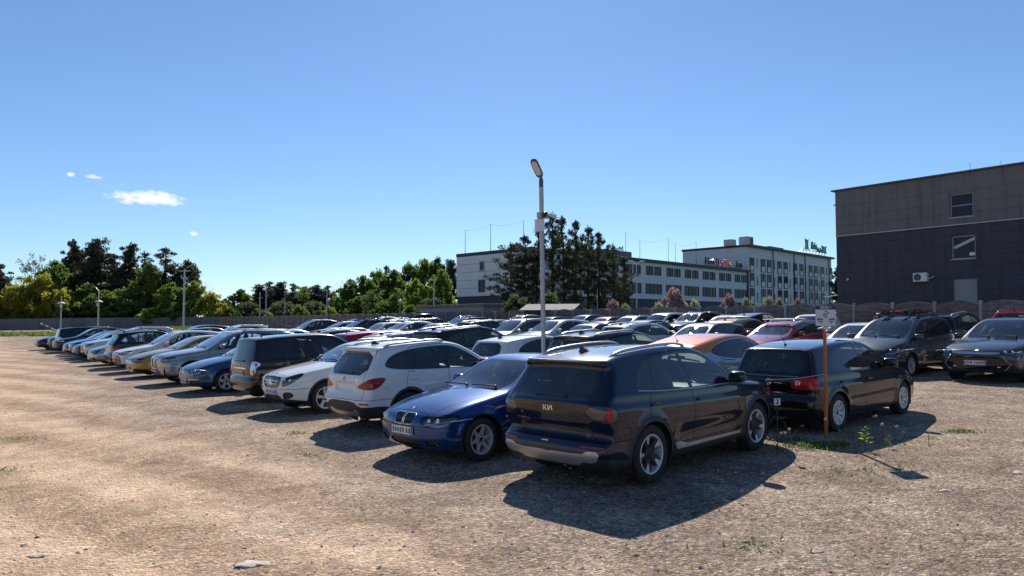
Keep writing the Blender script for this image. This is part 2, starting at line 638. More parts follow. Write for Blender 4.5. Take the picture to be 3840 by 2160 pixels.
        for ax in range(3):
            o1, o2 = [(1, 2), (2, 0), (0, 1)][ax]
            sl = [slice(None)] * 3; sl2 = [slice(None)] * 3
            sl[ax] = slice(0, -1); sl2[ax] = slice(1, None)
            a = ins[tuple(sl)]; b = ins[tuple(sl2)]
            E = np.argwhere(a != b)
            ok = (E[:, o1] > 0) & (E[:, o2] > 0) & (E[:, o1] < f.shape[o1] - 1) & (E[:, o2] < f.shape[o2] - 1)
            E = E[ok]
            flip = a[tuple(E.T)]
            q = []
            for (u, v) in ((-1, -1), (0, -1), (0, 0), (-1, 0)):
                c = E.copy(); c[:, o1] += u; c[:, o2] += v
                q.append(idx[tuple(c.T)])
            q = np.stack(q, 1)
            q[~flip] = q[~flip][:, ::-1]
            F.append(q)
        Q = np.vstack(F)
        Q = Q[(Q >= 0).all(1)]
        s.V = P
        s.N = s.normals(P)
        s.T = np.vstack([Q[:, [0, 1, 2]], Q[:, [0, 2, 3]]])

    def cut(s, phi):
        """split every triangle along phi = 0"""
        v = phi(s.V, s.N)
        v = np.where(np.abs(v) < 1e-5, 1e-5, v)
        sg = v > 0
        t = sg[s.T]
        k = t.sum(1)
        m = (k == 1) | (k == 2)
        if not m.any(): return
        keep = s.T[~m]
        tri = s.T[m]; tt = t[m]; kk = k[m]
        odd = np.where(kk[:, None] == 1, tt, ~tt)
        o = odd.argmax(1)
        r = np.arange(len(tri))
        A = tri[r, o]; B = tri[r, (o + 1) % 3]; Cc = tri[r, (o + 2) % 3]
        e = np.vstack([np.stack([A, B], 1), np.stack([A, Cc], 1)])
        es = np.sort(e, 1)
        ue, inv = np.unique(es, axis=0, return_inverse=True)
        inv = inv.ravel()
        p0, p1 = s.V[ue[:, 0]], s.V[ue[:, 1]]; n0, n1 = s.N[ue[:, 0]], s.N[ue[:, 1]]
        v0, v1 = v[ue[:, 0]], v[ue[:, 1]]
        lo, hi = np.zeros(len(ue)), np.ones(len(ue))
        tq = v0 / (v0 - v1)
        for _ in range(3):
            tq = np.clip(tq, .02, .98)
            pm = p0 + (p1 - p0) * tq[:, None]; nm = n0 + (n1 - n0) * tq[:, None]
            vm = phi(pm, nm)
            same = (vm > 0) == (v0 > 0)
            lo = np.where(same, tq, lo); hi = np.where(same, hi, tq)
            v0 = np.where(same, vm, v0); v1 = np.where(same, v1, vm)
            den = np.where(np.abs(v0 - v1) < 1e-9, 1, v0 - v1)
            tq = lo + (hi - lo) * np.clip(v0 / den, .05, .95)
        pm = p0 + (p1 - p0) * tq[:, None]; nm = n0 + (n1 - n0) * tq[:, None]
        base = len(s.V)
        s.V = np.vstack([s.V, pm]); s.N = np.vstack([s.N, nm / (np.linalg.norm(nm, axis=1, keepdims=True) + 1e-9)])
        ab = base + inv[:len(tri)]; ac = base + inv[len(tri):]
        s.T = np.vstack([keep, np.stack([A, ab, ac], 1), np.stack([ab, B, Cc], 1), np.stack([ab, Cc, ac], 1)])

    def hit(s, p, d, far=3.0):
        """first point where the ray from p along d enters the body"""
        t = np.arange(0, far, .004)
        P = np.asarray(p) + np.asarray(d) * t[:, None]
        v = s._tri(s.f, P)
        i = int(np.argmax(v < 0))
        return P[i] if v[i] < 0 else None

    def front(s, y, z): 
        r = s.hit((-.08, y, z), (1, 0, 0), 2.5); return r if r is not None else np.array([0, y, z])

    def rear(s, y, z): 
        r = s.hit((s.S['L'] + .1, y, z), (-1, 0, 0), 2.5); return r if r is not None else np.array([s.S['L'], y, z])

    def side(s, x, z, sgn=1): 
        r = s.hit((x, sgn * (s.S['W'] / 2 + .08), z), (0, -sgn, 0), .8); return r if r is not None else np.array([x, sgn * s.S['W'] / 2, z])

    def top(s, x, y): 
        r = s.hit((x, y, s.S['H'] + .1), (0, 0, -1), 1.6); return r if r is not None else np.array([x, y, s.S['H']])

    def loc(s, p):
        return (s.xc - p[0], p[1], p[2])


BIG = 9.0


def build_regions(B):
    S = B.S
    L, W, H = S['L'], S['W'], S['H']
    belt = np.array(S['belt'])
    fb = lambda x: np.interp(x, belt[:, 0], belt[:, 1])
    dlo = chaikin(S['dlo'], 2)
    regs = []

    def side_ok(P, N): return (np.abs(P[:, 1]) > W * .22) & (np.abs(N[:, 1]) > .22)
    def arch(i, dr):
        xa = B.xa[i]
        def phi(P, N):
            return np.where(np.abs(P[:, 1]) > W * .28, np.hypot(P[:, 0] - xa, P[:, 2] - B.wr) - (B.wr + dr), BIG)
        return phi
    ar = S.get('arch', .045)
    regs.append(dict(name='hole', phi=arch(0, ar), mat=None)); regs.append(dict(name='hole', phi=arch(1, ar), mat=None))
    # glass ------------------------------------------------------------
    cuts = S['pillars']            # [(x at belt, x at roof, width)]
    zlo, zhi = fb(2.0), H - .12

    def pil(P, c):
        t = (P[:, 2] - zlo) / (zhi - zlo)
        return P[:, 0] - (c[0] + (c[1] - c[0]) * t)
    nwin = len(cuts) + 1
    for i in range(nwin):
        def phi(P, N, i=i):
            d = sdpoly(P[:, 0], P[:, 2], dlo) + S.get('frame', .016)
            if i > 0: d = np.maximum(d, cuts[i - 1][2] / 2 - pil(P, cuts[i - 1]))
            if i < len(cuts): d = np.maximum(d, pil(P, cuts[i]) + cuts[i][2] / 2)
            return np.where(side_ok(P, N), d, BIG)
        tint = S.get('tint', ())
        regs.append(dict(name='side_window', phi=phi, mat='dark' if i in tint else 'glass', off=.0015, side=True))
    yb, z0, yt, z1 = S['ws']
    wsp = chaikin([(-yb, z0), (-yb * .5, z0), (0, z0), (yb * .5, z0), (yb, z0), (yt, z1), (0, z1), (-yt, z1)], 1)
    xw = S.get('wsx', (.8, 2.6))
    def phi_ws(P, N, off=0.0):
        ok = (P[:, 0] > xw[0]) & (P[:, 0] < xw[1]) & (N[:, 0] < -.18) & (np.abs(N[:, 1]) < .80)
        return np.where(ok, sdpoly(P[:, 1], P[:, 2], wsp) + off, BIG)
    regs.append(dict(name='windshield', phi=lambda P, N: phi_ws(P, N, .03), mat='glass', off=.004))
    regs.append(dict(name='windshield_surround', phi=phi_ws, mat=M_TRIM, off=.003))
    yb2, z02, yt2, z12 = S['rw']
    rwp = chaikin(S.get('rwpoly', [(-yb2, z02), (0, z02), (yb2, z02), (yt2, z12), (0, z12), (-yt2, z12)]), 1)
    def phi_rw(P, N, off=0.0):
        ok = (P[:, 0] > L - S.get('rwx', 1.5)) & (N[:, 0] > .12) & (np.abs(N[:, 1]) < .85)
        return np.where(ok, sdpoly(P[:, 1], P[:, 2], rwp) + off, BIG)
    regs.append(dict(name='rear_window', phi=lambda P, N: phi_rw(P, N, S.get('rwband', .05)), mat='dark' if S.get('rwtint') else 'glass', off=.004))
    regs.append(dict(name='rear_window_surround', phi=phi_rw, mat=M_TRIM, off=.002))
    regs.append(dict(name='window_trim', phi=lambda P, N: np.where(side_ok(P, N), sdpoly(P[:, 0], P[:, 2], dlo), BIG), mat=M_TRIM, off=.003, side=True))
    if S.get('dlochrome'):
        regs.append(dict(name='window_chrome', phi=lambda P, N: np.where(side_ok(P, N), sdpoly(P[:, 0], P[:, 2], dlo) - .016, BIG), mat=M_CHROME, side=True))
    # lamps -------------------------------------------------------------
    def lamp(poly, end, xlim=1.0, zc=None):
        pl = chaikin(poly, 1)
        def phi(P, N):
            xe = P[:, 0] if end == 'f' else L - P[:, 0]
            ok = xe < xlim
            return np.where(ok, sdpoly(np.abs(P[:, 1]) + xe, P[:, 2], pl), BIG)
        return phi
    for nm, poly, mt in S.get('flamps', ()):
        regs.append(dict(name=nm, phi=lamp(poly, 'f'), mat=mt, gap=.005, off=.004, side=True))
    for nm, poly, mt in S.get('rlamps', ()):
        regs.append(dict(name=nm, phi=lamp(poly, 'r'), mat=mt, gap=.003, off=.0, side=True))
    def face(poly, end, xlim=.75):
        pl = chaikin(poly, 1)
        def phi(P, N):
            xe = P[:, 0] if end == 'f' else L - P[:, 0]
            ok = (xe < xlim) & ((N[:, 0] < -.12) if end == 'f' else (N[:, 0] > .12))
            return np.where(ok, sdpoly(np.abs(P[:, 1]), P[:, 2], pl), BIG)
        return phi
    for nm, poly, mt, off in S.get('fface', ()):
        regs.append(dict(name=nm, phi=face(poly, 'f'), mat=mt, off=off, side=min(q[0] for q in poly) > .005))
    for nm, poly, mt, off in S.get('rface', ()):
        regs.append(dict(name=nm, phi=face(poly, 'r'), mat=mt, off=off))
    # side strips given in (x, z)
    for nm, poly, mt in S.get('sides', ()):
        pl = np.asarray(poly, float)
        regs.append(dict(name=nm, phi=lambda P, N, pl=pl: np.where(np.abs(P[:, 1]) > W * .3, sdpoly(P[:, 0], P[:, 2], pl), BIG), mat=mt, side=True))
    if S.get('clad'):
        cz, cw = S['clad']
        def phi_clad(P, N):
            d = P[:, 2] - cz - .06 * sstep(.5, 0, np.minimum(P[:, 0], L - P[:, 0]))
            for xa in B.xa:
                d = np.minimum(d, np.where(np.abs(P[:, 1]) > W * .3, np.hypot(P[:, 0] - xa, P[:, 2] - B.wr) - (B.wr + ar + cw), BIG))
            return d
        regs.append(dict(name='plastic_cladding', phi=phi_clad, mat=M_PLASTIC, off=0))
    # doors, hood, tailgate, bumpers ------------------------------------
    d0, d1, d2 = S['doors']
    zs = S.get('sill', .34)
    for i, (a, b) in enumerate(((d0, d1), (d1, d2))):
        def phi(P, N, i=i, a=a, b=b):
            up = np.minimum(sdpoly(P[:, 0], P[:, 2], dlo) - .035, P[:, 2] - fb(P[:, 0]))
            sl = S.get('dslant', .0) * (P[:, 2] - .7)
            zz = P[:, 2]
            d = np.maximum(up, np.maximum(a - P[:, 0], P[:, 0] - b) if i == 0 else np.maximum(a - P[:, 0], P[:, 0] - b - sl))
            d = np.maximum(d, zs - zz)
            if i == 1: d = np.maximum(d, (B.wr + ar + .055) - np.hypot(P[:, 0] - B.xa[1], zz - B.wr))
            return np.where(side_ok(P, N), d, BIG)
        regs.append(dict(name='front_door' if i == 0 else 'rear_door', phi=phi, mat='paint', gap=.0048, side=True))
    x0, hy0, x1, hy1 = S['hood']
    def phi_hood(P, N):
        t = np.clip((P[:, 0] - x0) / (x1 - x0), 0, 1)
        d = np.maximum(np.abs(P[:, 1]) - (hy0 + (hy1 - hy0) * t), np.maximum(x0 - P[:, 0], P[:, 0] - x1))
        return np.where((N[:, 2] > .15) & (P[:, 2] > .55) & (P[:, 0] < x1 + .3), d, BIG)
    regs.append(dict(name='hood', phi=phi_hood, mat='paint', gap=.004))
    ty0, tz0, ty1, tz1, tx = S['tg']
    def phi_tg(P, N):
        t = np.clip((P[:, 2] - tz0) / (tz1 - tz0), 0, 1)
        d = np.maximum(np.abs(P[:, 1]) - (ty0 + (ty1 - ty0) * t), np.maximum(tz0 - P[:, 2], P[:, 2] - tz1))
        d = np.maximum(d, (L - tx) - P[:, 0])
        return np.where((np.abs(N[:, 1]) < .9), d, BIG)
    regs.append(dict(name='trunk_lid' if S.get('sedan') else 'tailgate', phi=phi_tg, mat='paint', gap=.0048))
    fz, fx = S.get('fbump', (.58, .55)); rz, rx = S.get('rbump', (.60, .60))
    regs.append(dict(name='front_bumper', phi=lambda P, N: np.maximum(P[:, 2] - fz, P[:, 0] - fx), mat='paint', gap=.0045))
    regs.append(dict(name='rear_bumper', phi=lambda P, N: np.maximum(P[:, 2] - rz, (L - rx) - P[:, 0]), mat='paint', gap=.0045))
    if S.get('roofz'):
        rz_ = np.array(S['roofz'])
        regs.append(dict(name='roof', phi=lambda P, N: np.where((P[:, 0] > rz_[0, 0]) & (P[:, 0] < L - .2), np.interp(P[:, 0], rz_[:, 0], rz_[:, 1]) - P[:, 2], BIG), mat='paint'))
    return regs


def build_car_meshes(S):
    """returns a list of (name, mesh, paint slot?, location) and the Body"""
    B = Body(S)
    regs = build_regions(B)
    for r in regs:
        g = r.get('gap', 0)
        if g:
            B.cut(lambda P, N: r['phi'](P, N) - g); B.cut(lambda P, N: r['phi'](P, N) + g)
        else:
            B.cut(r['phi'])
    C = B.V[B.T].mean(1); NC = B.N[B.T].mean(1)
    lab = np.full(len(C), -1); seam = np.zeros(len(C), bool); done = np.zeros(len(C), bool)
    for i, r in enumerate(regs):
        v = r['phi'](C, NC); g = r.get('gap', 0)
        m = (v < -g) & ~done; lab[m] = i; done |= m
        if g:
            m = (v < g) & ~done; seam |= m; lab[m] = -2; done |= m
    flipx = np.array([-1, 1, 1.0])
    pnt = PAINT_SLOT
    out = []

    def emit(name, m, mat, off):
        if not m.any(): return
        T = B.T[m]
        u, inv = np.unique(T, return_inverse=True)
        inv = inv.reshape(T.shape)
        V = B.V[u] - B.N[u] * off; N = B.N[u]
        V = V * flipx + np.array([B.xc, 0, 0]); N = N * flipx
        me = new_mesh(name, V, inv[:, ::-1].copy(), (mat,), N, True)
        out.append((name, me, mat is pnt))
    sy = C[:, 1] > 0
    for i, r in enumerate(regs):
        if r['mat'] is None: continue
        mt = r['mat']
        mt = {'glass': M_GLASS, 'dark': M_DARKGLASS, 'paint': pnt, 'lens': M_LENS}.get(mt, mt) if isinstance(mt, str) else mt
        m = lab == i
        if r.get('side'):
            emit(r['name'], m & sy, mt, r.get('off', 0)); emit(r['name'], m & ~sy, mt, r.get('off', 0))
            if r['mat'] == 'lens':
                emit('lamp_housing', m & sy, M_HOUSING, .05); emit('lamp_housing', m & ~sy, M_HOUSING, .05)
        else:
            emit(r['name'], m, mt, r.get('off', 0))
    emit('shut_line', seam, M_SEAM, .003)
    emit('body', lab == -1, pnt, 0)
    # wheel wells
    ar = S.get('arch', .045)
    for xa in B.xa:
        for sg in (-1, 1):
            mb = MB()
            y0 = sg * (S['W'] / 2 - .045); y1 = sg * .42
            n = 20; r = B.wr + ar + .004; V = []
            for k in range(n + 1):
                t = R(-25) + R(230) * k / n
                for y in (y0, y1): V.append((B.xc - xa + r * math.cos(t), y, B.wr + r * math.sin(t)))
            mb.add(V, [(2 * k, 2 * k + 2, 2 * k + 3, 2 * k + 1) for k in range(n)])
            V = [(B.xc - xa + r * math.cos(R(-25) + R(230) * k / n), y1, B.wr + r * math.sin(R(-25) + R(230) * k / n)) for k in range(n + 1)]
            mb.add(V, [tuple(range(n + 1))])
            out.append(('wheel_well', mb.mesh('wheel_well', M_PLASTIC, recalc=False), False))
    return B, out


PAINT_SLOT = paint('default', (.3, .3, .3))


# ------------------------------------------------------------------ wheels
WHEELS = {}


def wheel_meshes(r, rr, w, style):
    key = (r, rr, w, style)
    if key in WHEELS: return WHEELS[key]
    h = w / 2
    t = MB()
    prof = [(rr - .012, -h * .80), (rr + .01, -h * .92), ((r + rr) / 2, -h), (r - .03, -h * .93), (r - .008, -h * .78)]
    for k in range(4):      # tread blocks with circumferential grooves
        a = -h * .78 + k * h * .39 + .004; b = a + h * .39 - .012
        prof += [(r, a + .004), (r, b), (r - .009, b + .003), (r - .009, b + .006)]
    prof += [(r - .008, h * .78), (r - .03, h * .93), ((r + rr) / 2, h), (rr + .01, h * .92), (rr - .012, h * .80)]
    t.lathe(prof, 44)
    tyre = t.mesh('wheel', M_RUBBER, 'auto')
    rim = MB(); dark = MB()
    # barrel and lip
    lip = [(rr - .014, h * .74), (rr + .004, h * .86), (rr - .006, h * .90), (rr - .022, h * .86), (rr - .03, h * .55), (rr - .05, -h * .5)]
    rim.lathe(lip, 44)
    dark.lathe([(.001, -h * .35), (rr - .03, -h * .35)], 32)
    dark.lathe([(rr * .62, -h * .1), (rr * .62, -h * .02), (.05, -h * .02)], 28)   # brake disc
    spokes = []
    if style == 'six_star': spokes = [(k * 60, [(.02, .060), (.5, .028), (.9, .016), (.97, .030)]) for k in range(6)]
    elif style == 'five_twin': spokes = [(k * 72 + 90 + s_ * 6.5, [(.02, .030), (.55, .020), (.97, .026)]) for k in range(5) for s_ in (-1, 1)]
    elif style == 'ten': spokes = [(k * 40, [(.02, .030), (.45, .030), (.8, .040), (.97, .058)]) for k in range(9)]
    elif style == 'blade': spokes = [(k * 72 + 10, [(.02, .05), (.5, .06), (.97, .085)]) for k in range(5)]
    elif style == 'five': spokes = [(k * 72 + 90, [(.02, .06), (.5, .045), (.97, .06)]) for k in range(5)]
    else: spokes = [(k * 36 + s_ * 5, [(.05, .018), (.6, .014), (.97, .018)]) for k in range(0, 10, 1) for s_ in (-1, 1)]
    sp = dark if style == 'blade' else rim
    for ang, pr in spokes:
        a = R(ang)
        M = Matrix(((math.cos(a), -math.sin(a), 0), (0, 0, 1), (math.sin(a), math.cos(a), 0)))
        up = [(u * rr, tw) for u, tw in pr]; dn = [(u * rr, -tw) for u, tw in reversed(pr)]
        n = len(up) * 2
        V = []
        for (x, y) in up + dn:
            u = x / rr
            zf = h * (.52 + .22 * u ** 1.5)
            V.append(M @ Vector((x, y, zf - .035)))
        for (x, y) in up + dn:
            u = x / rr
            zf = h * (.52 + .22 * u ** 1.5)
            V.append(M @ Vector((x, y * .72, zf)))
        F = [tuple(range(n, 2 * n))] + [(i, (i + 1) % n, n + (i + 1) % n, n + i) for i in range(n)]
        sp.add(V, F)
        if style == 'blade':      # bright machined facets at the ends of the dark blades
            V = []
            for (x, y) in [(rr * .48, .016), (rr * .95, .070), (rr * .95, -.012), (rr * .60, -.006)]:
                u = x / rr; V.append(M @ Vector((x, y, h * (.52 + .22 * u ** 1.5) + .002)))
            V += [Vector((v.x, v.y + .006, v.z)) for v in V]
            rim.add(V, [(4, 5, 6, 7)] + [(i, (i + 1) % 4, 4 + (i + 1) % 4, 4 + i) for i in range(4)])
    (dark if style == 'blade' else rim).lathe([(rr * (.36 if style == 'blade' else .22), h * .45), (rr * (.33 if style == 'blade' else .20), h * .56), (.03, h * .60), (.001, h * .60)], 24)
    for k in range(5):
        a = R(k * 72 + 36)
        dark.lathe([(.011, h * .55), (.011, h * .60), (.001, h * .60)], 8, c=(math.cos(a) * .056, 0, math.sin(a) * .056))
    dark.lathe([(.032, h * .60), (.030, h * .63), (.001, h * .63)], 18)
    nr = len(rim.F)
    rim.add(dark.V, dark.F)
    me = rim.mesh('rim', [M_ALLOY, M_DARKALLOY], 'auto')
    mi = np.zeros(len(me.polygons), np.int32); mi[nr:] = 1
    if style == 'blade':
        pass
    me.polygons.foreach_set('material_index', mi)
    WHEELS[key] = (tyre, me)
    return WHEELS[key]


# ------------------------------------------------------------------ details shared by many cars
def seat_mesh(w=.5, rear=False):
    m = MB()
    m.ellipsoid((0.0, 0, .42), (.27, w / 2, .10), 16, 8, .5)
    M = Matrix.Rotation(R(-20), 3, 'Y')
    m.ellipsoid((-.30, 0, .72), (.085, w / 2, .33), 16, 10, .5, M)
    for y in ((-w * .3, 0, w * .3) if rear else (0,)):
        m.ellipsoid((-.44, y, 1.10 if not rear else 1.05), (.055, .13, .095), 12, 8, .55, M)
        m.tube([(-.40, y - .05, .95), (-.44, y - .05, 1.06)], .008, 6); m.tube([(-.40, y + .05, .95), (-.44, y + .05, 1.06)], .008, 6)
    return m.mesh('rear_seat' if rear else 'seat', M_INTERIOR, True)


SEAT = seat_mesh()
REARSEAT = seat_mesh(1.25, True)


def steering_mesh():
    m = MB()
    M = Matrix.Rotation(R(-65), 3, 'Y')
    pts = [tuple(M @ Vector((.185 * math.cos(t), .185 * math.sin(t), 0))) for t in np.linspace(0, 2 * math.pi, 25)]
    m.tube(pts, .016, 6, caps=False)
    m.ellipsoid((0, 0, 0), (.07, .07, .03), 10, 6, .8, M)
    m.tube([tuple(M @ Vector((0, -.18, 0))), tuple(M @ Vector((0, .18, 0)))], .016, 6)
    m.tube([(0, 0, 0), (.25, 0, -.12)], .035, 8)
    return m.mesh('steering_wheel', M_TRIM, True)


STEER = steering_mesh()


def mirror_mesh(name):
    """left-hand mirror, paint cap in slot 0, black arm and base in slot 1"""
    m = MB()
    m.ellipsoid((0, .15, .075), (.075, .125, .080), 16, 10, .62)
    n = len(m.F)
    m.ellipsoid((-.062, .15, .072), (.018, .108, .066), 14, 6, .5)
    m.tube([(.0, -.02, -.01), (.0, .10, .03)], [.030, .028], 8)
    me = m.mesh(name, [PAINT_SLOT, M_TRIM], True)
    mi = np.zeros(len(me.polygons), np.int32); mi[n:] = 1
    me.polygons.foreach_set('material_index', mi)
    return me


MIRROR_L = mirror_mesh('mirror')
MIRROR_R = MIRROR_L.copy(); MIRROR_R.name = 'mirror'
MIRROR_R.transform(Matrix.Diagonal((1, -1, 1, 1))); MIRROR_R.flip_normals()


def handle_mesh():
    m = MB()
    m.ellipsoid((0, .022, 0), (.105, .013, .016), 14, 6, .6)
    m.ellipsoid((0, .004, -.004), (.075, .004, .030), 12, 6, .8)
    return m.mesh('door_handle', PAINT_SLOT, True)


HANDLE = handle_mesh()


def plate_mesh():
    m = MB()
    m.bbox((0, 0, 0), (.012, .52, .114), .004)
    n = len(m.F)
    m.box((.0065, .238, 0), (.002, .04, .104))
    me = m.mesh('license_plate', [M_PLATE, M_PLATEBLUE])
    mi = np.zeros(len(me.polygons), np.int32); mi[n:] = 1
    me.polygons.foreach_set('material_index', mi)
    return me


PLATE = plate_mesh()


def plate_marks():
    """unreadable dark characters, as far plates show them"""
    m = MB(); rnd = random.Random(3)
    for i in range(7):
        y = .185 - i * .062 - (.03 if i > 1 else 0)
        k = rnd.randrange(4)
        m.box((.0075, y + .014, 0), (.002, .010, .074 if k else .05))
        m.box((.0075, y - .008, 0), (.002, .016, .070))
    return m.mesh('plate_characters', M_INK)


MARKS = plate_marks()


def fin_mesh():
    m = MB()
    V = [(.10, -.030, 0), (.10, .030, 0), (-.09, .026, 0), (-.09, -.026, 0), (-.075, .006, .072), (-.075, -.006, .072), (-.045, .006, .070), (-.045, -.006, .070)]
    m.add(V, [(0, 1, 2, 3), (0, 7, 6, 1), (1, 6, 4, 2), (2, 4, 5, 3), (3, 5, 7, 0), (6, 7, 5, 4)])
    return m.mesh('antenna_fin', M_TRIM)


FIN = fin_mesh()


def mast_mesh():
    m = MB()
    m.ellipsoid((0, 0, .01), (.035, .02, .016), 10, 6)
    m.tube([(0, 0, .01), (-.10, 0, .14), (-.13, 0, .18)], [.006, .004, .003], 6)
    return m.mesh('antenna_mast', M_TRIM)


MAST = mast_mesh()


def wiper_mesh(n=.5):
    m = MB()
    m.tube([(0, 0, .02), (.0, n * .5, .03)], [.012, .007], 6)
    m.box((0, n * .5, .018), (.012, n, .012)); m.ellipsoid((0, 0, .012), (.03, .03, .02), 8, 5)
    return m.mesh('wiper', M_PLASTIC)


WIPER = wiper_mesh()
# ------------------------------------------------------------------ car kinds: x runs from the front end (0) to the rear end (L)
def taper(L, w, f=.80, r=.84):
    """half-width along the length"""
    return [(-.1, w * f), (.25, w * (f + .10)), (.75, w * .985), (1.4, w), (L - 1.6, w), (L - .8, w * .975), (L - .25, w * (r + .06)), (L + .1, w * r)]


SPECS = {}
SPECS['kia'] = dict(h=.026, L=4.51, W=1.866, H=1.645, fo=.91, wb=2.68, wr=.36, rim=(.245, .235, 'blade'),
    sil=[(.14, .22), (.03, .36), (-.01, .62), (.02, .84), (.14, .96), (.55, 1.035), (1.10, 1.09), (1.30, 1.13), (1.80, 1.44), (2.12, 1.60), (2.6, 1.655),
         (3.2, 1.65), (3.8, 1.61), (4.20, 1.545), (4.215, 1.50), (4.12, 1.46), (4.37, 1.15), (4.465, 1.05), (4.475, .97), (4.445, .87), (4.375, .69), (4.40, .63), (4.50, .585), (4.53, .45), (4.44, .30), (4.30, .22)],
    belt=[(0, .82), (.5, .95), (1.2, 1.04), (2, 1.06), (3.2, 1.10), (4.5, 1.16)],
    plan=taper(4.51, .925, .80, .90), clad=(.36, .065), sill=.42, kb=.08, kt=.06, br=.075, pr=3.6,
    dlo=[(1.42, 1.07), (2.4, 1.075), (3.35, 1.115), (3.80, 1.16), (3.72, 1.33), (3.52, 1.50), (3.0, 1.545), (2.4, 1.55), (2.1, 1.50), (1.75, 1.30)],
    pillars=[(2.62, 2.66, .085), (3.45, 3.36, .04)], ws=(.70, 1.11, .57, 1.575), rw=(.64, 1.07, .53, 1.47), rwpoly=[(-.68, 1.12), (-.3, 1.055), (.3, 1.055), (.68, 1.12), (.60, 1.30), (.55, 1.49), (-.55, 1.49), (-.60, 1.30)],
    hood=(.10, .55, 1.28, .76), tg=(.62, .60, .60, 1.53, 1.0), doors=(1.30, 2.63, 3.68), dslant=-.35,
    flamps=[('headlight', [(.62, .80), (.95, .86), (1.02, .92), (.72, .90)], 'lens')],
    rlamps=[('taillight', [(.955, .83), (1.02, .84), (1.07, .95), (1.02, 1.01), (.955, 1.02)], M_RED), ('tail_lamp_inner', [(.60, .94), (.74, .86), (.95, .82), (1.10, .84), (1.17, .90), (1.12, .99), (1.02, 1.03), (.72, 1.03)], M_SMOKE)],
    extra=[lambda f, x, y, z: f + .022 * sstep(3.7, 4.1, x) * (1 - sstep(.50, .56, y)) * sstep(.60, .625, z) * (1 - sstep(.765, .785, z)),
           lambda f, x, y, z: f - .022 * sstep(3.8, 4.2, x) * (1 - sstep(.60, .74, y)) * np.exp(-((z - 1.055) / .028) ** 2)],
    rface=[('light_bar', [(-.1, .90), (.62, .90), (.72, 1.02), (.3, 1.02), (-.1, 1.03)], M_TRIM, 0),
           ('skid_plate', [(-.1, .30), (.45, .30), (.50, .36), (.72, .36), (.80, .50), (.60, .50), (.55, .455), (-.1, .455)], M_SATIN, -.006)],
    fface=[('grille', [(-.1, .5), (.6, .5), (.72, .74), (.5, .84), (-.1, .84)], M_TRIM, .01)],
    sides=[('sill_strip', [(1.42, .335), (3.02, .335), (3.10, .43), (2.95, .43), (2.80, .385), (1.42, .375)], M_SATIN)],
    rails='silver', dlochrome=False, crease=((0, 0, -.14, .018, .03), (0, 0, -.42, -.012, .06)), scoop=((.52, .030, .10),), plate_r=.68)
SPECS['sedan'] = dict(h=.026, L=4.53, W=1.817, H=1.42, fo=.77, wb=2.76, wr=.315, rim=(.215, .205, 'six_star'), sedan=True,
    sil=[(.12, .17), (.02, .30), (-.02, .50), (.01, .66), (.10, .735), (.5, .86), (1.1, .95), (1.40, .99), (1.98, 1.30), (2.30, 1.415), (2.75, 1.43),
         (3.2, 1.39), (3.62, 1.24), (3.92, 1.07), (4.15, 1.06), (4.46, 1.045), (4.53, .99), (4.50, .75), (4.55, .55), (4.48, .30), (4.35, .2)],
    belt=[(0, .70), (.5, .80), (1.3, .90), (3, .93), (4.5, .94)], plan=taper(4.53, .90, .80, .82),
    dlo=[(1.66, .925), (2.5, .935), (3.45, .965), (3.72, .99), (3.66, 1.08), (3.42, 1.24), (3.0, 1.345), (2.5, 1.36), (2.25, 1.325), (1.95, 1.16)],
    pillars=[(2.62, 2.70, .07), (3.36, 3.26, .035)], ws=(.70, .955, .56, 1.345), rw=(.62, 1.05, .52, 1.345), rwx=1.6, rwband=.03,
    hood=(.13, .50, 1.36, .74), tg=(.58, .74, .70, 1.10, .66), doors=(1.42, 2.64, 3.62), dslant=-.2,
    flamps=[('headlight', [(.40, .565), (.78, .535), (1.12, .585), (1.28, .69), (1.02, .715), (.46, .70)], 'lens')],
    rlamps=[('taillight', [(.46, .80), (1.0, .76), (1.12, .86), (.95, .92), (.46, .92)], M_RED)],
    fface=[('kidney_grille', [(.018, .555), (.20, .56), (.25, .69), (.20, .715), (.03, .715), (.012, .66)], M_TRIM, .012),
           ('lower_intake', [(-.1, .25), (.36, .25), (.40, .36), (-.1, .37)], M_PLASTIC, .02), ('side_intake', [(.46, .26), (.72, .30), (.70, .36), (.46, .37)], M_PLASTIC, .02)],
    crease=((0, 0, -.10, .018, .03),), scoop=((.38, .02, .07),), sill=.27, bf=.20, plate_f=.47, plate_r=.84, fbump=(.545, .46))
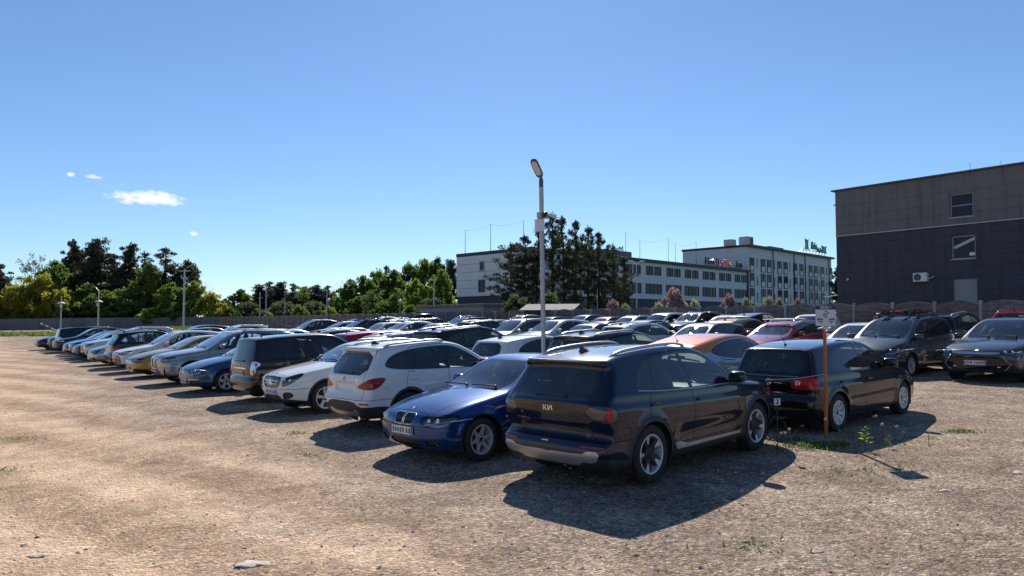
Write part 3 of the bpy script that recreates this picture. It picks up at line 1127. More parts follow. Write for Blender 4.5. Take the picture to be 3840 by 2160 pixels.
SPECS['x1'] = dict(h=.026, L=4.44, W=1.825, H=1.60, fo=.86, wb=2.67, wr=.345, rim=(.235, .22, 'multi'),
    sil=[(.14, .24), (.03, .38), (-.01, .62), (.0, .82), (.10, .91), (.55, 1.005), (1.15, 1.075), (1.34, 1.11), (1.90, 1.43), (2.2, 1.565), (2.65, 1.615),
         (3.3, 1.60), (3.95, 1.555), (4.13, 1.535), (4.14, 1.49), (4.06, 1.455), (4.27, 1.18), (4.37, 1.04), (4.385, .92), (4.39, .72), (4.46, .60), (4.46, .44), (4.32, .27), (4.2, .24)],
    belt=[(0, .80), (.6, .94), (1.3, 1.02), (3, 1.06), (4.4, 1.10)], plan=taper(4.44, .905), clad=(.34, .05), sill=.40,
    dlo=[(1.52, 1.035), (2.4, 1.055), (3.5, 1.10), (3.92, 1.15), (3.98, 1.22), (3.80, 1.38), (3.4, 1.475), (2.7, 1.515), (2.3, 1.49), (1.9, 1.29)],
    pillars=[(2.55, 2.62, .09), (3.35, 3.28, .06)], ws=(.69, 1.09, .56, 1.54), rw=(.64, 1.04, .54, 1.46),
    hood=(.12, .52, 1.30, .76), tg=(.63, .60, .60, 1.52, 1.0), doors=(1.36, 2.58, 3.62), dslant=-.3,
    flamps=[('headlight', [(.50, .78), (.9, .76), (1.12, .84), (1.0, .90), (.52, .88)], 'lens')],
    rlamps=[('taillight', [(.50, .84), (.56, .80), (.92, .78), (1.10, .82), (1.26, .95), (1.20, 1.0), (.9, .985), (.74, .93)], M_DKRED)],
    rface=[('license_recess', [(-.1, .76), (.30, .76), (.33, .88), (-.1, .89)], M_WHITE, .004), ('skid_plate', [(-.1, .27), (.36, .27), (.52, .36), (.44, .44), (.30, .36), (-.1, .37)], M_SATIN, -.004),
           ('lower_bumper', [(-.1, .24), (.9, .24), (.9, .48), (.55, .48), (.42, .57), (-.1, .575)], M_PLASTIC, -.002)],
    fface=[('kidney_grille', [(.02, .66), (.26, .66), (.30, .84), (.03, .86)], M_TRIM, .012), ('lower_intake', [(-.1, .3), (.6, .32), (.64, .48), (-.1, .48)], M_PLASTIC, .02)],
    extra=[lambda f, x, y, z: f + .020 * sstep(3.7, 4.1, x) * (1 - sstep(.30, .34, y)) * sstep(.74, .77, z) * (1 - sstep(.87, .89, z)),
           lambda f, x, y, z: f - .018 * sstep(3.8, 4.2, x) * (1 - sstep(.62, .80, y)) * np.exp(-((z - .60) / .035) ** 2)],
    rails='paint', dlochrome=True, fuel=True, plate_f=.52, plate_r=.80, no_plate_r=True)
SPECS['gla'] = dict(h=.026, L=4.42, W=1.805, H=1.50, fo=.87, wb=2.70, wr=.34, rim=(.242, .22, 'five_twin'),
    sil=[(.14, .22), (.03, .34), (-.02, .58), (.0, .80), (.10, .885), (.5, .985), (1.05, 1.06), (1.32, 1.10), (1.90, 1.38), (2.25, 1.485), (2.7, 1.51),
         (3.3, 1.49), (3.85, 1.43), (4.08, 1.39), (4.08, 1.34), (4.25, 1.10), (4.36, .98), (4.38, .86), (4.38, .68), (4.44, .56), (4.42, .40), (4.3, .24)],
    belt=[(0, .78), (.6, .92), (1.3, .99), (3, 1.04), (4.4, 1.09)], plan=taper(4.42, .895), clad=(.31, .045), sill=.38,
    dlo=[(1.55, 1.005), (2.4, 1.03), (3.5, 1.09), (3.85, 1.14), (3.5, 1.34), (3.0, 1.41), (2.6, 1.425), (2.3, 1.40), (1.95, 1.25)],
    pillars=[(2.58, 2.64, .08), (3.40, 3.30, .05)], ws=(.69, 1.075, .56, 1.42), rw=(.60, .99, .52, 1.34),
    hood=(.12, .50, 1.28, .75), tg=(.60, .58, .58, 1.42, .95), doors=(1.34, 2.60, 3.62), dslant=-.3,
    flamps=[('headlight', [(.50, .66), (.56, .63), (.86, .70), (1.12, .84), (1.16, .90), (.98, .90), (.56, .80)], 'lens')],
    rlamps=[('taillight', [(.42, .82), (.95, .78), (1.15, .86), (1.1, .92), (.5, .92)], M_RED)],
    fface=[('grille_bar', [(-.1, .655), (.34, .66), (.37, .685), (-.1, .69)], M_CHROME, -.006), ('grille_bar', [(-.1, .735), (.38, .735), (.40, .76), (-.1, .765)], M_CHROME, -.006),
           ('grille', [(-.1, .585), (.30, .585), (.42, .70), (.42, .80), (.36, .835), (-.1, .84)], M_TRIM, .016),
           ('side_intake', [(.46, .36), (.72, .38), (.78, .46), (.72, .53), (.50, .50)], M_PLASTIC, .02), ('lower_intake', [(-.1, .29), (.36, .29), (.40, .44), (-.1, .44)], M_PLASTIC, .02),
           ('skid_plate', [(-.1, .22), (.5, .22), (.46, .275), (-.1, .275)], M_SATIN, -.004)],
    rails='silver', plate_f=.50, plate_r=.70, star=True)
SPECS['mpv'] = dict(h=.026, L=4.42, W=1.77, H=1.66, fo=.85, wb=2.75, wr=.32, rim=(.205, .20, 'multi'),
    sil=[(.14, .20), (.03, .32), (-.01, .55), (.02, .74), (.14, .86), (.5, .99), (.95, 1.08), (1.15, 1.13), (1.85, 1.55), (2.15, 1.655), (2.7, 1.675),
         (3.4, 1.66), (4.0, 1.62), (4.20, 1.595), (4.22, 1.54), (4.32, 1.20), (4.38, .99), (4.395, .82), (4.385, .66), (4.44, .56), (4.42, .38), (4.3, .22)],
    belt=[(0, .76), (.6, .92), (1.2, .99), (3, 1.02), (4.4, 1.03)], plan=taper(4.42, .88, .80, .90), sill=.30, th=.24,
    dlo=[(1.25, 1.02), (2.4, 1.02), (3.7, 1.03), (4.15, 1.06), (4.18, 1.20), (4.10, 1.46), (3.6, 1.545), (2.8, 1.56), (2.3, 1.54), (1.9, 1.40)],
    pillars=[(1.62, 1.85, .05), (2.52, 2.56, .08), (3.48, 3.48, .07)], tint=(2, 3), rwtint=True, ws=(.70, 1.11, .58, 1.60), rw=(.68, 1.0, .62, 1.55), rwx=1.0, rwband=.04,
    hood=(.12, .50, 1.12, .74), tg=(.70, .56, .66, 1.60, .8), doors=(1.25, 2.54, 3.58), dslant=-.1,
    flamps=[('headlight', [(.46, .68), (.85, .66), (1.2, .78), (1.25, .86), (.9, .86), (.5, .78)], 'lens')],
    rlamps=[('taillight', [(.64, .70), (.88, .70), (.92, .88), (1.06, .95), (1.0, 1.03), (.74, 1.06), (.66, .90)], M_CLEAR)],
    rface=[('chrome_strip', [(-.1, .845), (.40, .84), (.40, .875), (-.1, .88)], M_CHROME, -.004)],
    fface=[('grille', [(-.1, .62), (.42, .64), (.44, .76), (-.1, .78)], M_TRIM, .012), ('lower_intake', [(-.1, .28), (.55, .28), (.58, .42), (-.1, .42)], M_PLASTIC, .02)],
    plate_f=.46, plate_r=.74, mast=True, red_centre=True)
SPECS['golf'] = dict(h=.026, L=4.21, W=1.76, H=1.485, fo=.87, wb=2.578, wr=.315, rim=(.205, .20, 'ten'),
    sil=[(.12, .18), (.02, .30), (-.01, .50), (.0, .66), (.10, .755), (.5, .895), (.95, .98), (1.15, 1.03), (1.75, 1.36), (2.08, 1.47), (2.6, 1.495),
         (3.2, 1.475), (3.72, 1.425), (3.93, 1.395), (3.935, 1.345), (3.99, 1.22), (4.11, .98), (4.16, .90), (4.165, .78), (4.15, .66), (4.22, .56), (4.22, .38), (4.1, .2)],
    belt=[(0, .70), (.5, .84), (1.2, .93), (3, .965), (4.2, .98)], plan=taper(4.21, .875, .80, .87), sill=.27, th=.32,
    dlo=[(1.42, .955), (2.4, .965), (3.2, .98), (3.52, 1.0), (3.44, 1.16), (3.28, 1.34), (2.8, 1.395), (2.3, 1.395), (2.05, 1.355), (1.7, 1.16)],
    pillars=[(2.42, 2.47, .075), (3.14, 3.08, .035)], ws=(.69, 1.0, .56, 1.405), rw=(.60, .965, .53, 1.345), rwx=1.0, rwband=.03,
    hood=(.12, .48, 1.12, .72), tg=(.62, .56, .60, 1.375, .75), doors=(1.26, 2.45, 3.42), dslant=-.2,
    flamps=[('headlight', [(.42, .60), (.85, .58), (1.05, .68), (1.0, .76), (.46, .70)], 'lens')],
    rlamps=[('taillight', [(.44, .775), (.50, .74), (.90, .74), (1.06, .78), (1.02, .90), (.86, .945), (.52, .92), (.45, .87)], M_RED)],
    fface=[('grille', [(-.1, .60), (.40, .61), (.42, .68), (-.1, .69)], M_TRIM, .012), ('lower_intake', [(-.1, .26), (.55, .26), (.58, .38), (-.1, .38)], M_PLASTIC, .02)],
    sides=[('rub_strip', [(1.30, .50), (3.06, .50), (3.06, .555), (1.30, .555)], M_PLASTIC)],
    plate_f=.44, plate_r=.45, mast=True, lamp_rings=True, vw=True)
SPECS['hatch'] = dict(h=.026, L=4.36, W=1.81, H=1.45, fo=.92, wb=2.67, wr=.325, rim=(.225, .20, 'five'),
    sil=[(.14, .17), (.03, .28), (-.01, .48), (.02, .66), (.14, .77), (.55, .90), (1.05, .985), (1.30, 1.03), (1.95, 1.345), (2.28, 1.44), (2.75, 1.46),
         (3.3, 1.435), (3.85, 1.375), (4.02, 1.35), (4.02, 1.30), (4.19, 1.05), (4.30, .94), (4.32, .80), (4.31, .64), (4.38, .54), (4.36, .36), (4.22, .2)],
    belt=[(0, .70), (.6, .84), (1.3, .92), (3, .96), (4.3, 1.0)], plan=taper(4.36, .90, .78, .84), sill=.27,
    dlo=[(1.56, .945), (2.4, .96), (3.4, 1.0), (3.72, 1.05), (3.45, 1.24), (3.0, 1.345), (2.6, 1.37), (2.3, 1.345), (1.95, 1.18)],
    pillars=[(2.56, 2.62, .08), (3.34, 3.24, .04)], ws=(.69, 1.0, .55, 1.375), rw=(.60, .96, .52, 1.30),
    hood=(.14, .50, 1.27, .74), tg=(.60, .56, .58, 1.37, .85), doors=(1.36, 2.58, 3.58), dslant=-.25,
    flamps=[('headlight', [(.36, .655), (.62, .60), (.86, .565), (1.0, .60), (1.16, .75), (.80, .72), (.44, .70)], 'lens')],
    rlamps=[('taillight', [(.30, .80), (.95, .74), (1.1, .84), (1.0, .90), (.32, .88)], M_RED)],
    fface=[('grille', [(-.1, .52), (.30, .53), (.36, .62), (.38, .68), (-.1, .70)], M_TRIM, .012), ('fog_strip', [(.40, .415), (.76, .42), (.76, .44), (.40, .435)], M_CHROME, -.004),
           ('side_intake', [(.44, .25), (.74, .27), (.72, .415), (.42, .41)], M_PLASTIC, .02), ('lower_intake', [(-.1, .22), (.34, .22), (.37, .38), (-.1, .38)], M_PLASTIC, .02)],
    plate_f=.36, plate_r=.66, lozenge=True)
SPECS['bigsuv'] = dict(h=.03, L=4.78, W=1.90, H=1.68, fo=.88, wb=2.90, wr=.365, rim=(.255, .23, 'multi'),
    sil=[(.12, .23), (.02, .38), (-.01, .64), (.0, .90), (.10, .985), (.55, 1.06), (1.15, 1.12), (1.42, 1.16), (2.05, 1.51), (2.4, 1.655), (2.9, 1.695),
         (3.5, 1.67), (4.2, 1.61), (4.42, 1.575), (4.42, 1.53), (4.36, 1.50), (4.60, 1.18), (4.70, 1.06), (4.72, .92), (4.72, .72), (4.79, .60), (4.78, .44), (4.64, .26)],
    belt=[(0, .88), (.6, 1.0), (1.4, 1.08), (3, 1.11), (4.7, 1.15)], plan=taper(4.78, .94, .84), sill=.40, clad=(.30, .02),
    dlo=[(1.62, 1.095), (2.5, 1.11), (3.7, 1.15), (4.22, 1.21), (4.02, 1.42), (3.6, 1.54), (2.9, 1.595), (2.5, 1.565), (2.1, 1.38)],
    pillars=[(2.66, 2.74, .09), (3.58, 3.50, .06)], ws=(.73, 1.14, .59, 1.62), rw=(.66, 1.07, .56, 1.50),
    hood=(.12, .60, 1.38, .80), tg=(.66, .60, .62, 1.58, 1.0), doors=(1.42, 2.70, 3.82), dslant=-.3,
    flamps=[('headlight', [(.58, .76), (.9, .74), (1.16, .82), (1.30, .93), (1.0, .90), (.60, .86)], 'lens')],
    rlamps=[('taillight', [(.55, .90), (1.0, .88), (1.2, .94), (1.15, .99), (.6, .98)], M_DKRED)],
    fface=[('kidney_grille', [(.03, .56), (.24, .58), (.32, .78), (.30, .86), (.06, .87)], M_TRIM, .012), ('side_intake', [(.66, .30), (.80, .30), (.78, .55), (.72, .58)], M_PLASTIC, .02),
           ('lower_intake', [(-.1, .27), (.52, .27), (.46, .50), (-.1, .50)], M_PLASTIC, .02)],
    rails='silver', plate_f=.50, plate_r=.82, ring_grille=True)
SPECS['fastback'] = dict(h=.03, L=4.86, W=1.87, H=1.45, fo=.93, wb=2.84, wr=.34, rim=(.24, .22, 'five'),
    sil=[(.14, .17), (.03, .28), (-.02, .48), (.0, .66), (.12, .76), (.55, .90), (1.15, .985), (1.5, 1.03), (2.15, 1.335), (2.5, 1.44), (3.0, 1.46),
         (3.5, 1.41), (4.1, 1.23), (4.5, 1.10), (4.78, 1.075), (4.82, 1.02), (4.80, .80), (4.86, .60), (4.86, .40), (4.7, .22)],
    belt=[(0, .68), (.6, .84), (1.4, .92), (3, .96), (4.8, 1.0)], plan=taper(4.86, .925, .80), sill=.28,
    dlo=[(1.75, .945), (2.6, .96), (3.7, .99), (4.15, 1.03), (3.85, 1.20), (3.4, 1.325), (2.9, 1.365), (2.5, 1.335), (2.15, 1.19)],
    pillars=[(2.75, 2.83, .07), (3.62, 3.50, .03)], ws=(.72, 1.0, .57, 1.375), rw=(.62, 1.10, .54, 1.37), rwx=1.9, rwband=.03,
    hood=(.10, .62, 1.46, .78), tg=(.62, .74, .60, 1.16, .75), doors=(1.48, 2.78, 3.80), dslant=-.2,
    flamps=[('headlight', [(.42, .64), (.80, .58), (1.05, .64), (1.20, .72), (.80, .73), (.46, .72)], 'lens')],
    rlamps=[('taillight', [(.42, .86), (1.0, .82), (1.15, .90), (.95, .96), (.42, .95)], M_RED)],
    fface=[('grille_bar', [(-.1, .50), (.52, .50), (.52, .514), (-.1, .514)], M_CHROME, -.006), ('grille_bar', [(-.1, .56), (.54, .56), (.54, .574), (-.1, .574)], M_CHROME, -.006), ('grille_bar', [(-.1, .62), (.50, .62), (.50, .634), (-.1, .634)], M_CHROME, -.006),
           ('grille', [(-.1, .42), (.46, .42), (.56, .58), (.46, .70), (-.1, .70)], M_TRIM, .012), ('side_intake', [(.42, .20), (.84, .20), (.86, .30), (.74, .38), (.50, .36)], M_PLASTIC, .02)],
    plate_f=.36, plate_r=.86)
SPECS['picasso'] = dict(h=.026, L=4.45, W=1.83, H=1.64, fo=.90, wb=2.73, wr=.325, rim=(.215, .20, 'multi'),
    sil=[(.14, .20), (.03, .32), (-.01, .52), (.03, .70), (.16, .83), (.5, .98), (.85, 1.07), (1.0, 1.12), (1.75, 1.53), (2.1, 1.645), (2.6, 1.675),
         (3.3, 1.65), (4.0, 1.585), (4.16, 1.56), (4.18, 1.50), (4.30, 1.18), (4.38, 1.0), (4.40, .84), (4.39, .68), (4.46, .58), (4.44, .38), (4.3, .22)],
    belt=[(0, .74), (.6, .93), (1.1, 1.0), (3, 1.05), (4.4, 1.10)], plan=taper(4.45, .905, .78, .88), sill=.30, th=.28,
    dlo=[(1.05, 1.02), (2.4, 1.05), (3.6, 1.09), (4.05, 1.14), (3.98, 1.34), (3.7, 1.50), (2.9, 1.56), (2.3, 1.545), (1.9, 1.44), (1.4, 1.20)],
    pillars=[(1.52, 1.74, .05), (2.48, 2.54, .08), (3.36, 3.34, .06)], tint=(2, 3), rwtint=True, ws=(.72, 1.09, .58, 1.60), wsx=(.6, 2.6), rw=(.64, 1.04, .58, 1.50), rwx=1.0,
    hood=(.12, .46, .98, .74), tg=(.64, .58, .62, 1.55, .8), doors=(1.20, 2.50, 3.52), dslant=-.2,
    flamps=[('headlight', [(.52, .66), (.90, .62), (1.32, .80), (1.40, .94), (1.10, .92), (.62, .76)], 'lens')],
    rlamps=[('taillight', [(.58, .86), (.95, .86), (1.08, .92), (1.04, 1.10), (.72, 1.08)], M_RED)],
    fface=[('grille', [(-.1, .58), (.40, .60), (.46, .70), (-.1, .72)], M_TRIM, .012), ('lower_intake', [(-.1, .28), (.60, .28), (.64, .42), (-.1, .44)], M_PLASTIC, .02)],
    rails='black', plate_f=.48, plate_r=.74, rack=True)
SPECS['bz'] = dict(h=.026, L=4.69, W=1.86, H=1.60, fo=.95, wb=2.85, wr=.37, rim=(.255, .235, 'five'),
    sil=[(.16, .22), (.05, .36), (-.01, .60), (.0, .78), (.08, .875), (.5, .985), (1.05, 1.05), (1.32, 1.10), (2.02, 1.46), (2.4, 1.59), (2.9, 1.615),
         (3.5, 1.585), (4.1, 1.50), (4.34, 1.44), (4.32, 1.38), (4.50, 1.13), (4.62, 1.04), (4.62, .88), (4.62, .70), (4.70, .58), (4.68, .42), (4.52, .24)],
    belt=[(0, .80), (.6, .94), (1.3, 1.01), (3, 1.05), (4.6, 1.12)], plan=taper(4.69, .92, .86), clad=(.32, .06), sill=.40,
    dlo=[(1.55, 1.03), (2.5, 1.05), (3.7, 1.10), (4.10, 1.15), (3.8, 1.37), (3.3, 1.49), (2.8, 1.52), (2.45, 1.49), (2.0, 1.28)],
    pillars=[(2.64, 2.72, .08), (3.56, 3.44, .04)], ws=(.72, 1.085, .58, 1.535), rw=(.62, 1.05, .55, 1.40),
    hood=(.06, .60, 1.30, .78), tg=(.62, .62, .60, 1.46, 1.0), doors=(1.42, 2.68, 3.72), dslant=-.3,
    flamps=[('headlight', [(.60, .755), (.98, .72), (1.24, .80), (1.34, .88), (1.0, .875), (.64, .83)], 'lens')],
    rlamps=[('taillight', [(.5, .92), (1.0, .90), (1.2, .96), (1.1, 1.0), (.5, .99)], M_DKRED)],
    fface=[('grille_surround', [(-.1, .745), (.52, .745), (.58, .81), (-.1, .815)], M_SATIN, 0), ('lower_grille', [(-.1, .36), (.60, .36), (.74, .52), (.60, .70), (.50, .745), (-.1, .745)], M_TRIM, .006)],
    plate_f=.53, plate_r=.80, bf=.17, sensor=True)
SPECS['chr'] = dict(h=.028, L=4.36, W=1.795, H=1.555, fo=.93, wb=2.64, wr=.35, rim=(.23, .215, 'five'),
    sil=[(.14, .21), (.03, .34), (-.01, .56), (.02, .76), (.14, .87), (.55, .985), (1.05, 1.05), (1.28, 1.10), (1.85, 1.42), (2.2, 1.54), (2.65, 1.57),
         (3.2, 1.535), (3.75, 1.45), (4.08, 1.385), (4.08, 1.33), (4.22, 1.08), (4.32, .99), (4.33, .82), (4.30, .64), (4.38, .54), (4.36, .38), (4.22, .24)],
    belt=[(0, .77), (.6, .92), (1.3, .99), (3, 1.06), (4.3, 1.13)], plan=taper(4.36, .89), clad=(.32, .05), sill=.40, sh=.03,
    dlo=[(1.50, 1.01), (2.4, 1.045), (3.3, 1.12), (3.72, 1.24), (3.35, 1.39), (3.0, 1.445), (2.6, 1.465), (2.3, 1.44), (1.95, 1.28)],
    pillars=[(2.52, 2.58, .08), (3.30, 3.24, .05)], ws=(.69, 1.075, .55, 1.48), rw=(.60, 1.02, .50, 1.34),
    hood=(.12, .52, 1.25, .74), tg=(.58, .60, .56, 1.40, .9), doors=(1.36, 2.55, 3.52), dslant=-.25,
    flamps=[('headlight', [(.45, .72), (.9, .70), (1.3, .86), (1.1, .86), (.5, .80)], 'lens')],
    rlamps=[('taillight', [(.56, .86), (1.0, .84), (1.2, .96), (.9, .98)], M_RED)],
    fface=[('grille', [(-.1, .36), (.6, .38), (.5, .60), (-.1, .62)], M_TRIM, .012)],
    plate_f=.50, plate_r=.74, mast=True, roofz=[(1.3, 1.30), (1.9, 1.30), (2.6, 1.40), (3.6, 1.24), (4.1, 1.24), (4.4, 1.2)])
SPECS['wagon'] = dict(h=.03, L=4.62, W=1.80, H=1.47, fo=.88, wb=2.70, wr=.32, rim=(.215, .20, 'five'),
    sil=[(.14, .18), (.03, .30), (-.01, .50), (.0, .68), (.12, .78), (.5, .90), (1.1, .985), (1.36, 1.03), (2.0, 1.36), (2.35, 1.46), (2.8, 1.485),
         (3.5, 1.47), (4.15, 1.41), (4.32, 1.38), (4.32, 1.33), (4.46, 1.02), (4.54, .92), (4.56, .76), (4.55, .62), (4.63, .54), (4.62, .36), (4.48, .2)],
    belt=[(0, .70), (.6, .85), (1.3, .93), (3, .965), (4.6, 1.0)], plan=taper(4.62, .895, .80, .86), sill=.28,
    dlo=[(1.60, .955), (2.5, .965), (3.6, .99), (4.25, 1.05), (4.05, 1.26), (3.6, 1.365), (2.9, 1.395), (2.5, 1.375), (2.05, 1.20)],
    pillars=[(2.62, 2.69, .07), (3.52, 3.48, .06)], ws=(.70, 1.0, .56, 1.40), rw=(.60, .96, .54, 1.33), rwx=1.0,
    hood=(.12, .50, 1.33, .74), tg=(.60, .58, .58, 1.39, .8), doors=(1.40, 2.65, 3.66), dslant=-.2,
    flamps=[('headlight', [(.42, .64), (.85, .62), (1.15, .70), (1.1, .78), (.46, .74)], 'lens')],
    rlamps=[('taillight', [(.50, .80), (1.0, .78), (1.15, .86), (1.0, .94), (.56, .92)], M_RED)],
    fface=[('grille', [(-.1, .52), (.40, .53), (.44, .70), (-.1, .72)], M_TRIM, .012), ('lower_intake', [(-.1, .24), (.6, .24), (.62, .38), (-.1, .38)], M_PLASTIC, .02)],
    rails='silver', plate_f=.44, plate_r=.72)


class Kind:
    """a car kind: every part once, to be copied for each parked car"""
    def __init__(s, key):
        S = SPECS[key]
        s.S = S
        B, parts = build_car_meshes(S)
        s.B = B
        s.E = []          # name, mesh, paint?, parent index, loc, rot, near only
        lamp = {}
        for nm, me, p in parts:
            par = -1
            if nm == 'lamp_housing': par = len(s.E) - 1
            if nm in ('side_window', 'window_trim', 'window_chrome') and False: par = -1
            s.E.append([nm, me, p, par, None, None, nm in ('window_chrome',)])
            if nm == 'headlight' and nm not in lamp: lamp[nm] = len(s.E) - 1
        add = s.add
        L, W, H = S['L'], S['W'], S['H']
        loc = B.loc
        # wheels
        rr, tw, style = S['rim']
        ty, rm = wheel_meshes(B.wr, rr, tw, style)
        for xa in B.xa:
            for sg in (1, -1):
                i = add('wheel', ty, loc=(B.xc - xa, sg * (W / 2 - .025 - tw / 2), B.wr), rot=(0, R(random.Random(xa * sg).uniform(0, 70)), 0 if sg > 0 else math.pi))
                add('rim', rm, par=i)
        # cabin
        zfl = H - 1.345
        xs = S['doors'][1] - .28
        for sg in (1, -1): add('seat', SEAT, loc=(B.xc - xs, sg * .36, zfl))
        add('rear_seat', REARSEAT, loc=(B.xc - B.xa[1] + .50, 0, zfl - .02))
        m = MB(); zc = np.interp(S['ws'][1], [0, 9], [0, 9])
        x0 = S['dlo'][0][0]
        zd = S['belt'][2][1]
        m.bbox((B.xc - x0 - .12, 0, zd - .16), (.62, W - .34, .24), .08)
        m.ellipsoid((B.xc - x0 - .36, .36, zd - .03), (.16, .22, .07), 12, 6)
        m.bbox((B.xc - (x0 + L) / 2, 0, .30), (L - x0 - .5, W - .40, .10), .03)
        m.bbox((B.xc - xs + .1, 0, zfl + .28), (1.1, .22, .30), .06)
        add('dashboard', m.mesh('dashboard', M_DASH, 'auto'))
        add('steering_wheel', STEER, loc=(B.xc - xs + .46, .36, zd - .06))
        # mirrors, handles
        xm = S['dlo'][0][0] + .20
        zm = float(np.interp(xm, *np.array(S['belt']).T)) + .03
        for sg in (1, -1):
            p = B.side(xm, zm, sg)
            add('mirror', MIRROR_L if sg > 0 else MIRROR_R, True, loc=(B.xc - xm, p[1] - sg * .012, zm))
        d0, d1, d2 = S['doors']
        for xh in (d1 - .16, d2 - .20):
            zh = float(np.interp(xh, *np.array(S['belt']).T)) - .145
            for sg in (1, -1):
                p = B.side(xh, zh, sg)
                add('door_handle', HANDLE, True, loc=(B.xc - xh, p[1], zh), rot=(0, 0, 0 if sg > 0 else math.pi), near=True)
        # plates
        zp = S.get('plate_f', .5); p = B.front(0, zp)
        i = add('license_plate', PLATE, loc=(B.xc - p[0] + .012, 0, zp)); s.plate_f = i
        add('plate_characters', MARKS, par=i, near=True)
        if not S.get('no_plate_r'):
            zp = S['plate_r']; p = B.rear(0, zp)
            i = add('license_plate', PLATE, loc=(B.xc - p[0] - .012, 0, zp), rot=(0, 0, math.pi)); s.plate_r = i
            add('plate_characters', MARKS, par=i, near=True)
        # roof fittings
        if S.get('mast'):
            p = B.top(L - .62, 0); add('antenna_mast', MAST, loc=loc(p))
        else:
            p = B.top(L - .75, 0); add('antenna_fin', FIN, loc=loc(p))
        if S.get('rails'):
            mt = {'silver': M_SATIN, 'black': M_TRIM, 'paint': M_SATIN}[S['rails']]
            xa_, xb_ = S['ws'][3], 0
            xf = S['dlo'][-2][0] + .12; xe = L - .55
            for sg in (1, -1):
                m = MB(); pts = []
                n = 14
                for k in range(n + 1):
                    x = xf + (xe - xf) * k / n
                    y = sg * (S['ws'][2] - .012 + .02 * math.sin(math.pi * k / n))
                    q = B.top(x, y); lift = .042 * min(1, 3.2 * math.sin(math.pi * k / n) + .02)
                    pts.append((B.xc - x, y, q[2] - .008 + lift))
                m.tube(pts, [.012 + .009 * min(1, 4 * math.sin(math.pi * k / n)) for k in range(n + 1)], 8)
                add('roof_rail', m.mesh('roof_rail', mt, True))
        if S.get('rack'):
            m = MB()
            for x in (2.25, 3.15):
                z = B.top(x, 0)[2]
                m.tube([(B.xc - x, -.72, z + .055), (B.xc - x, .72, z + .055)], .018, 8)
                for y in (-.6, .6): m.bbox((B.xc - x, y, z + .03), (.08, .09, .07), .015)
            for y in (-.42, -.30, .20, .42):
                m.bbox((B.xc - 2.7, y, B.top(2.7, 0)[2] + .095), (1.35, .05, .05), .012)
                m.bbox((B.xc - 2.2, y, B.top(2.7, 0)[2] + .14), (.16, .07, .06), .012)
            add('roof_rack', m.mesh('roof_rack', M_TRIM))
        # wipers
        if not S.get('sedan') and key != 'fastback':
            zw = S['rw'][1] + .055; p = B.rear(0, zw)
            add('wiper', WIPER, loc=(B.xc - p[0] - .004, -.22, zw), rot=(0, R(-90) - .9, 0), near=True)
        for y in (.50, -.12):
            zw = S['ws'][1] + .03; p = B.front(y, zw)
            add('wiper', WIPER, loc=(B.xc - p[0] + .02, y, zw + .012), rot=(0, R(35), R(186)), near=True)
        # headlight innards
        zs_ = [q[1] for q in S['flamps'][0][1]]; ss = [q[0] for q in S['flamps'][0][1]]
        zc = (min(zs_) + max(zs_)) / 2; sc = min(ss) + (max(ss) - min(ss)) * .42
        hl = [i for i, e in enumerate(s.E) if e[0] == 'headlight']
        for k, sg in enumerate((1, -1)):
            par = hl[k] if k < len(hl) else -1
            m = MB()
            for ds in (-.11, .06):
                y = (sc + ds) * .80; q = B.front(y, zc)
                c = (B.xc - q[0] - .028, sg * y, zc)
                m.ellipsoid(c, (.030, .040, .036), 12, 8)
            add('projector', m.mesh('projector', M_CLEAR, True), par=par)
            m = MB(); pts = []
            for t in np.linspace(0, 1, 7):
                y = (min(ss) + .10 + (max(ss) - min(ss) - .34) * t) * .84
                z = float(min(zs_) + .03 + .55 * (max(zs_) - min(zs_) - .05) * t); q = B.front(y, z)
                pts.append((B.xc - q[0] - .016, sg * y, z))
            m.tube(pts, .008, 6)
            add('light_strip', m.mesh('light_strip', M_WHITE, True), par=par)
        # badges front and rear
        zg = S['fface'][0][1][-1][1] + .045 if S.get('fface') else .7
        s.badge_done = False

    def add(s, name, mesh, pnt=False, par=-1, loc=None, rot=None, near=False):
        s.E.append([name, mesh, pnt, par, loc, rot, near])
        return len(s.E) - 1

    def place(s, x, y, head, pname, label, group=None, near=True, skip=(), roof=None, slope=None, over=None):
        """head: 0 = nose along +Y, clockwise positive"""
        root = empty('parked_car', (x, y, float(gz(x, y))))
        fx, fy = math.sin(head), math.cos(head)
        e = .6
        sx = (gz(x + fx * e, y + fy * e) - gz(x - fx * e, y - fy * e)) / (2 * e)
        lx, ly = -fy, fx
        sy = (gz(x + lx * e, y + ly * e) - gz(x - lx * e, y - ly * e)) / (2 * e)
        f = Vector((fx, fy, sx)).normalized(); l = Vector((lx, ly, sy)).normalized(); u = f.cross(l).normalized(); l = u.cross(f)
        M = Matrix((f, l, u)).transposed()
        root.rotation_euler = M.to_euler()
        tag(root, label, 'car', group)
        pm = PAINTS[pname]
        obs = []
        for i, (nm, me, pnt, par, lo, ro, nr) in enumerate(s.E):
            if (nr and not near) or nm in skip:
                obs.append(None); continue
            o = bpy.data.objects.new(nm, me)
            COL.objects.link(o)
            o.parent = root if par < 0 or obs[par] is None else obs[par]
            if lo is not None: o.location = lo
            if ro is not None: o.rotation_euler = ro
            if pnt:
                o.material_slots[0].link = 'OBJECT'
                o.material_slots[0].material = PAINTS[roof] if (roof and nm == 'roof') else pm
            obs.append(o)
        root_obs = obs
        return root, obs
# ================================================================== ground
def node_mat(name):
    m, nt, b = nodes_of(name)
    def N(t, **kw):
        n = nt.nodes.new(t)
        for k, v in kw.items():
            if k in n.inputs: n.inputs[k].default_value = v
            else: setattr(n, k, v)
        return n
    def Lk(a, bb): nt.links.new(a, bb)
    return m, nt, b, N, Lk


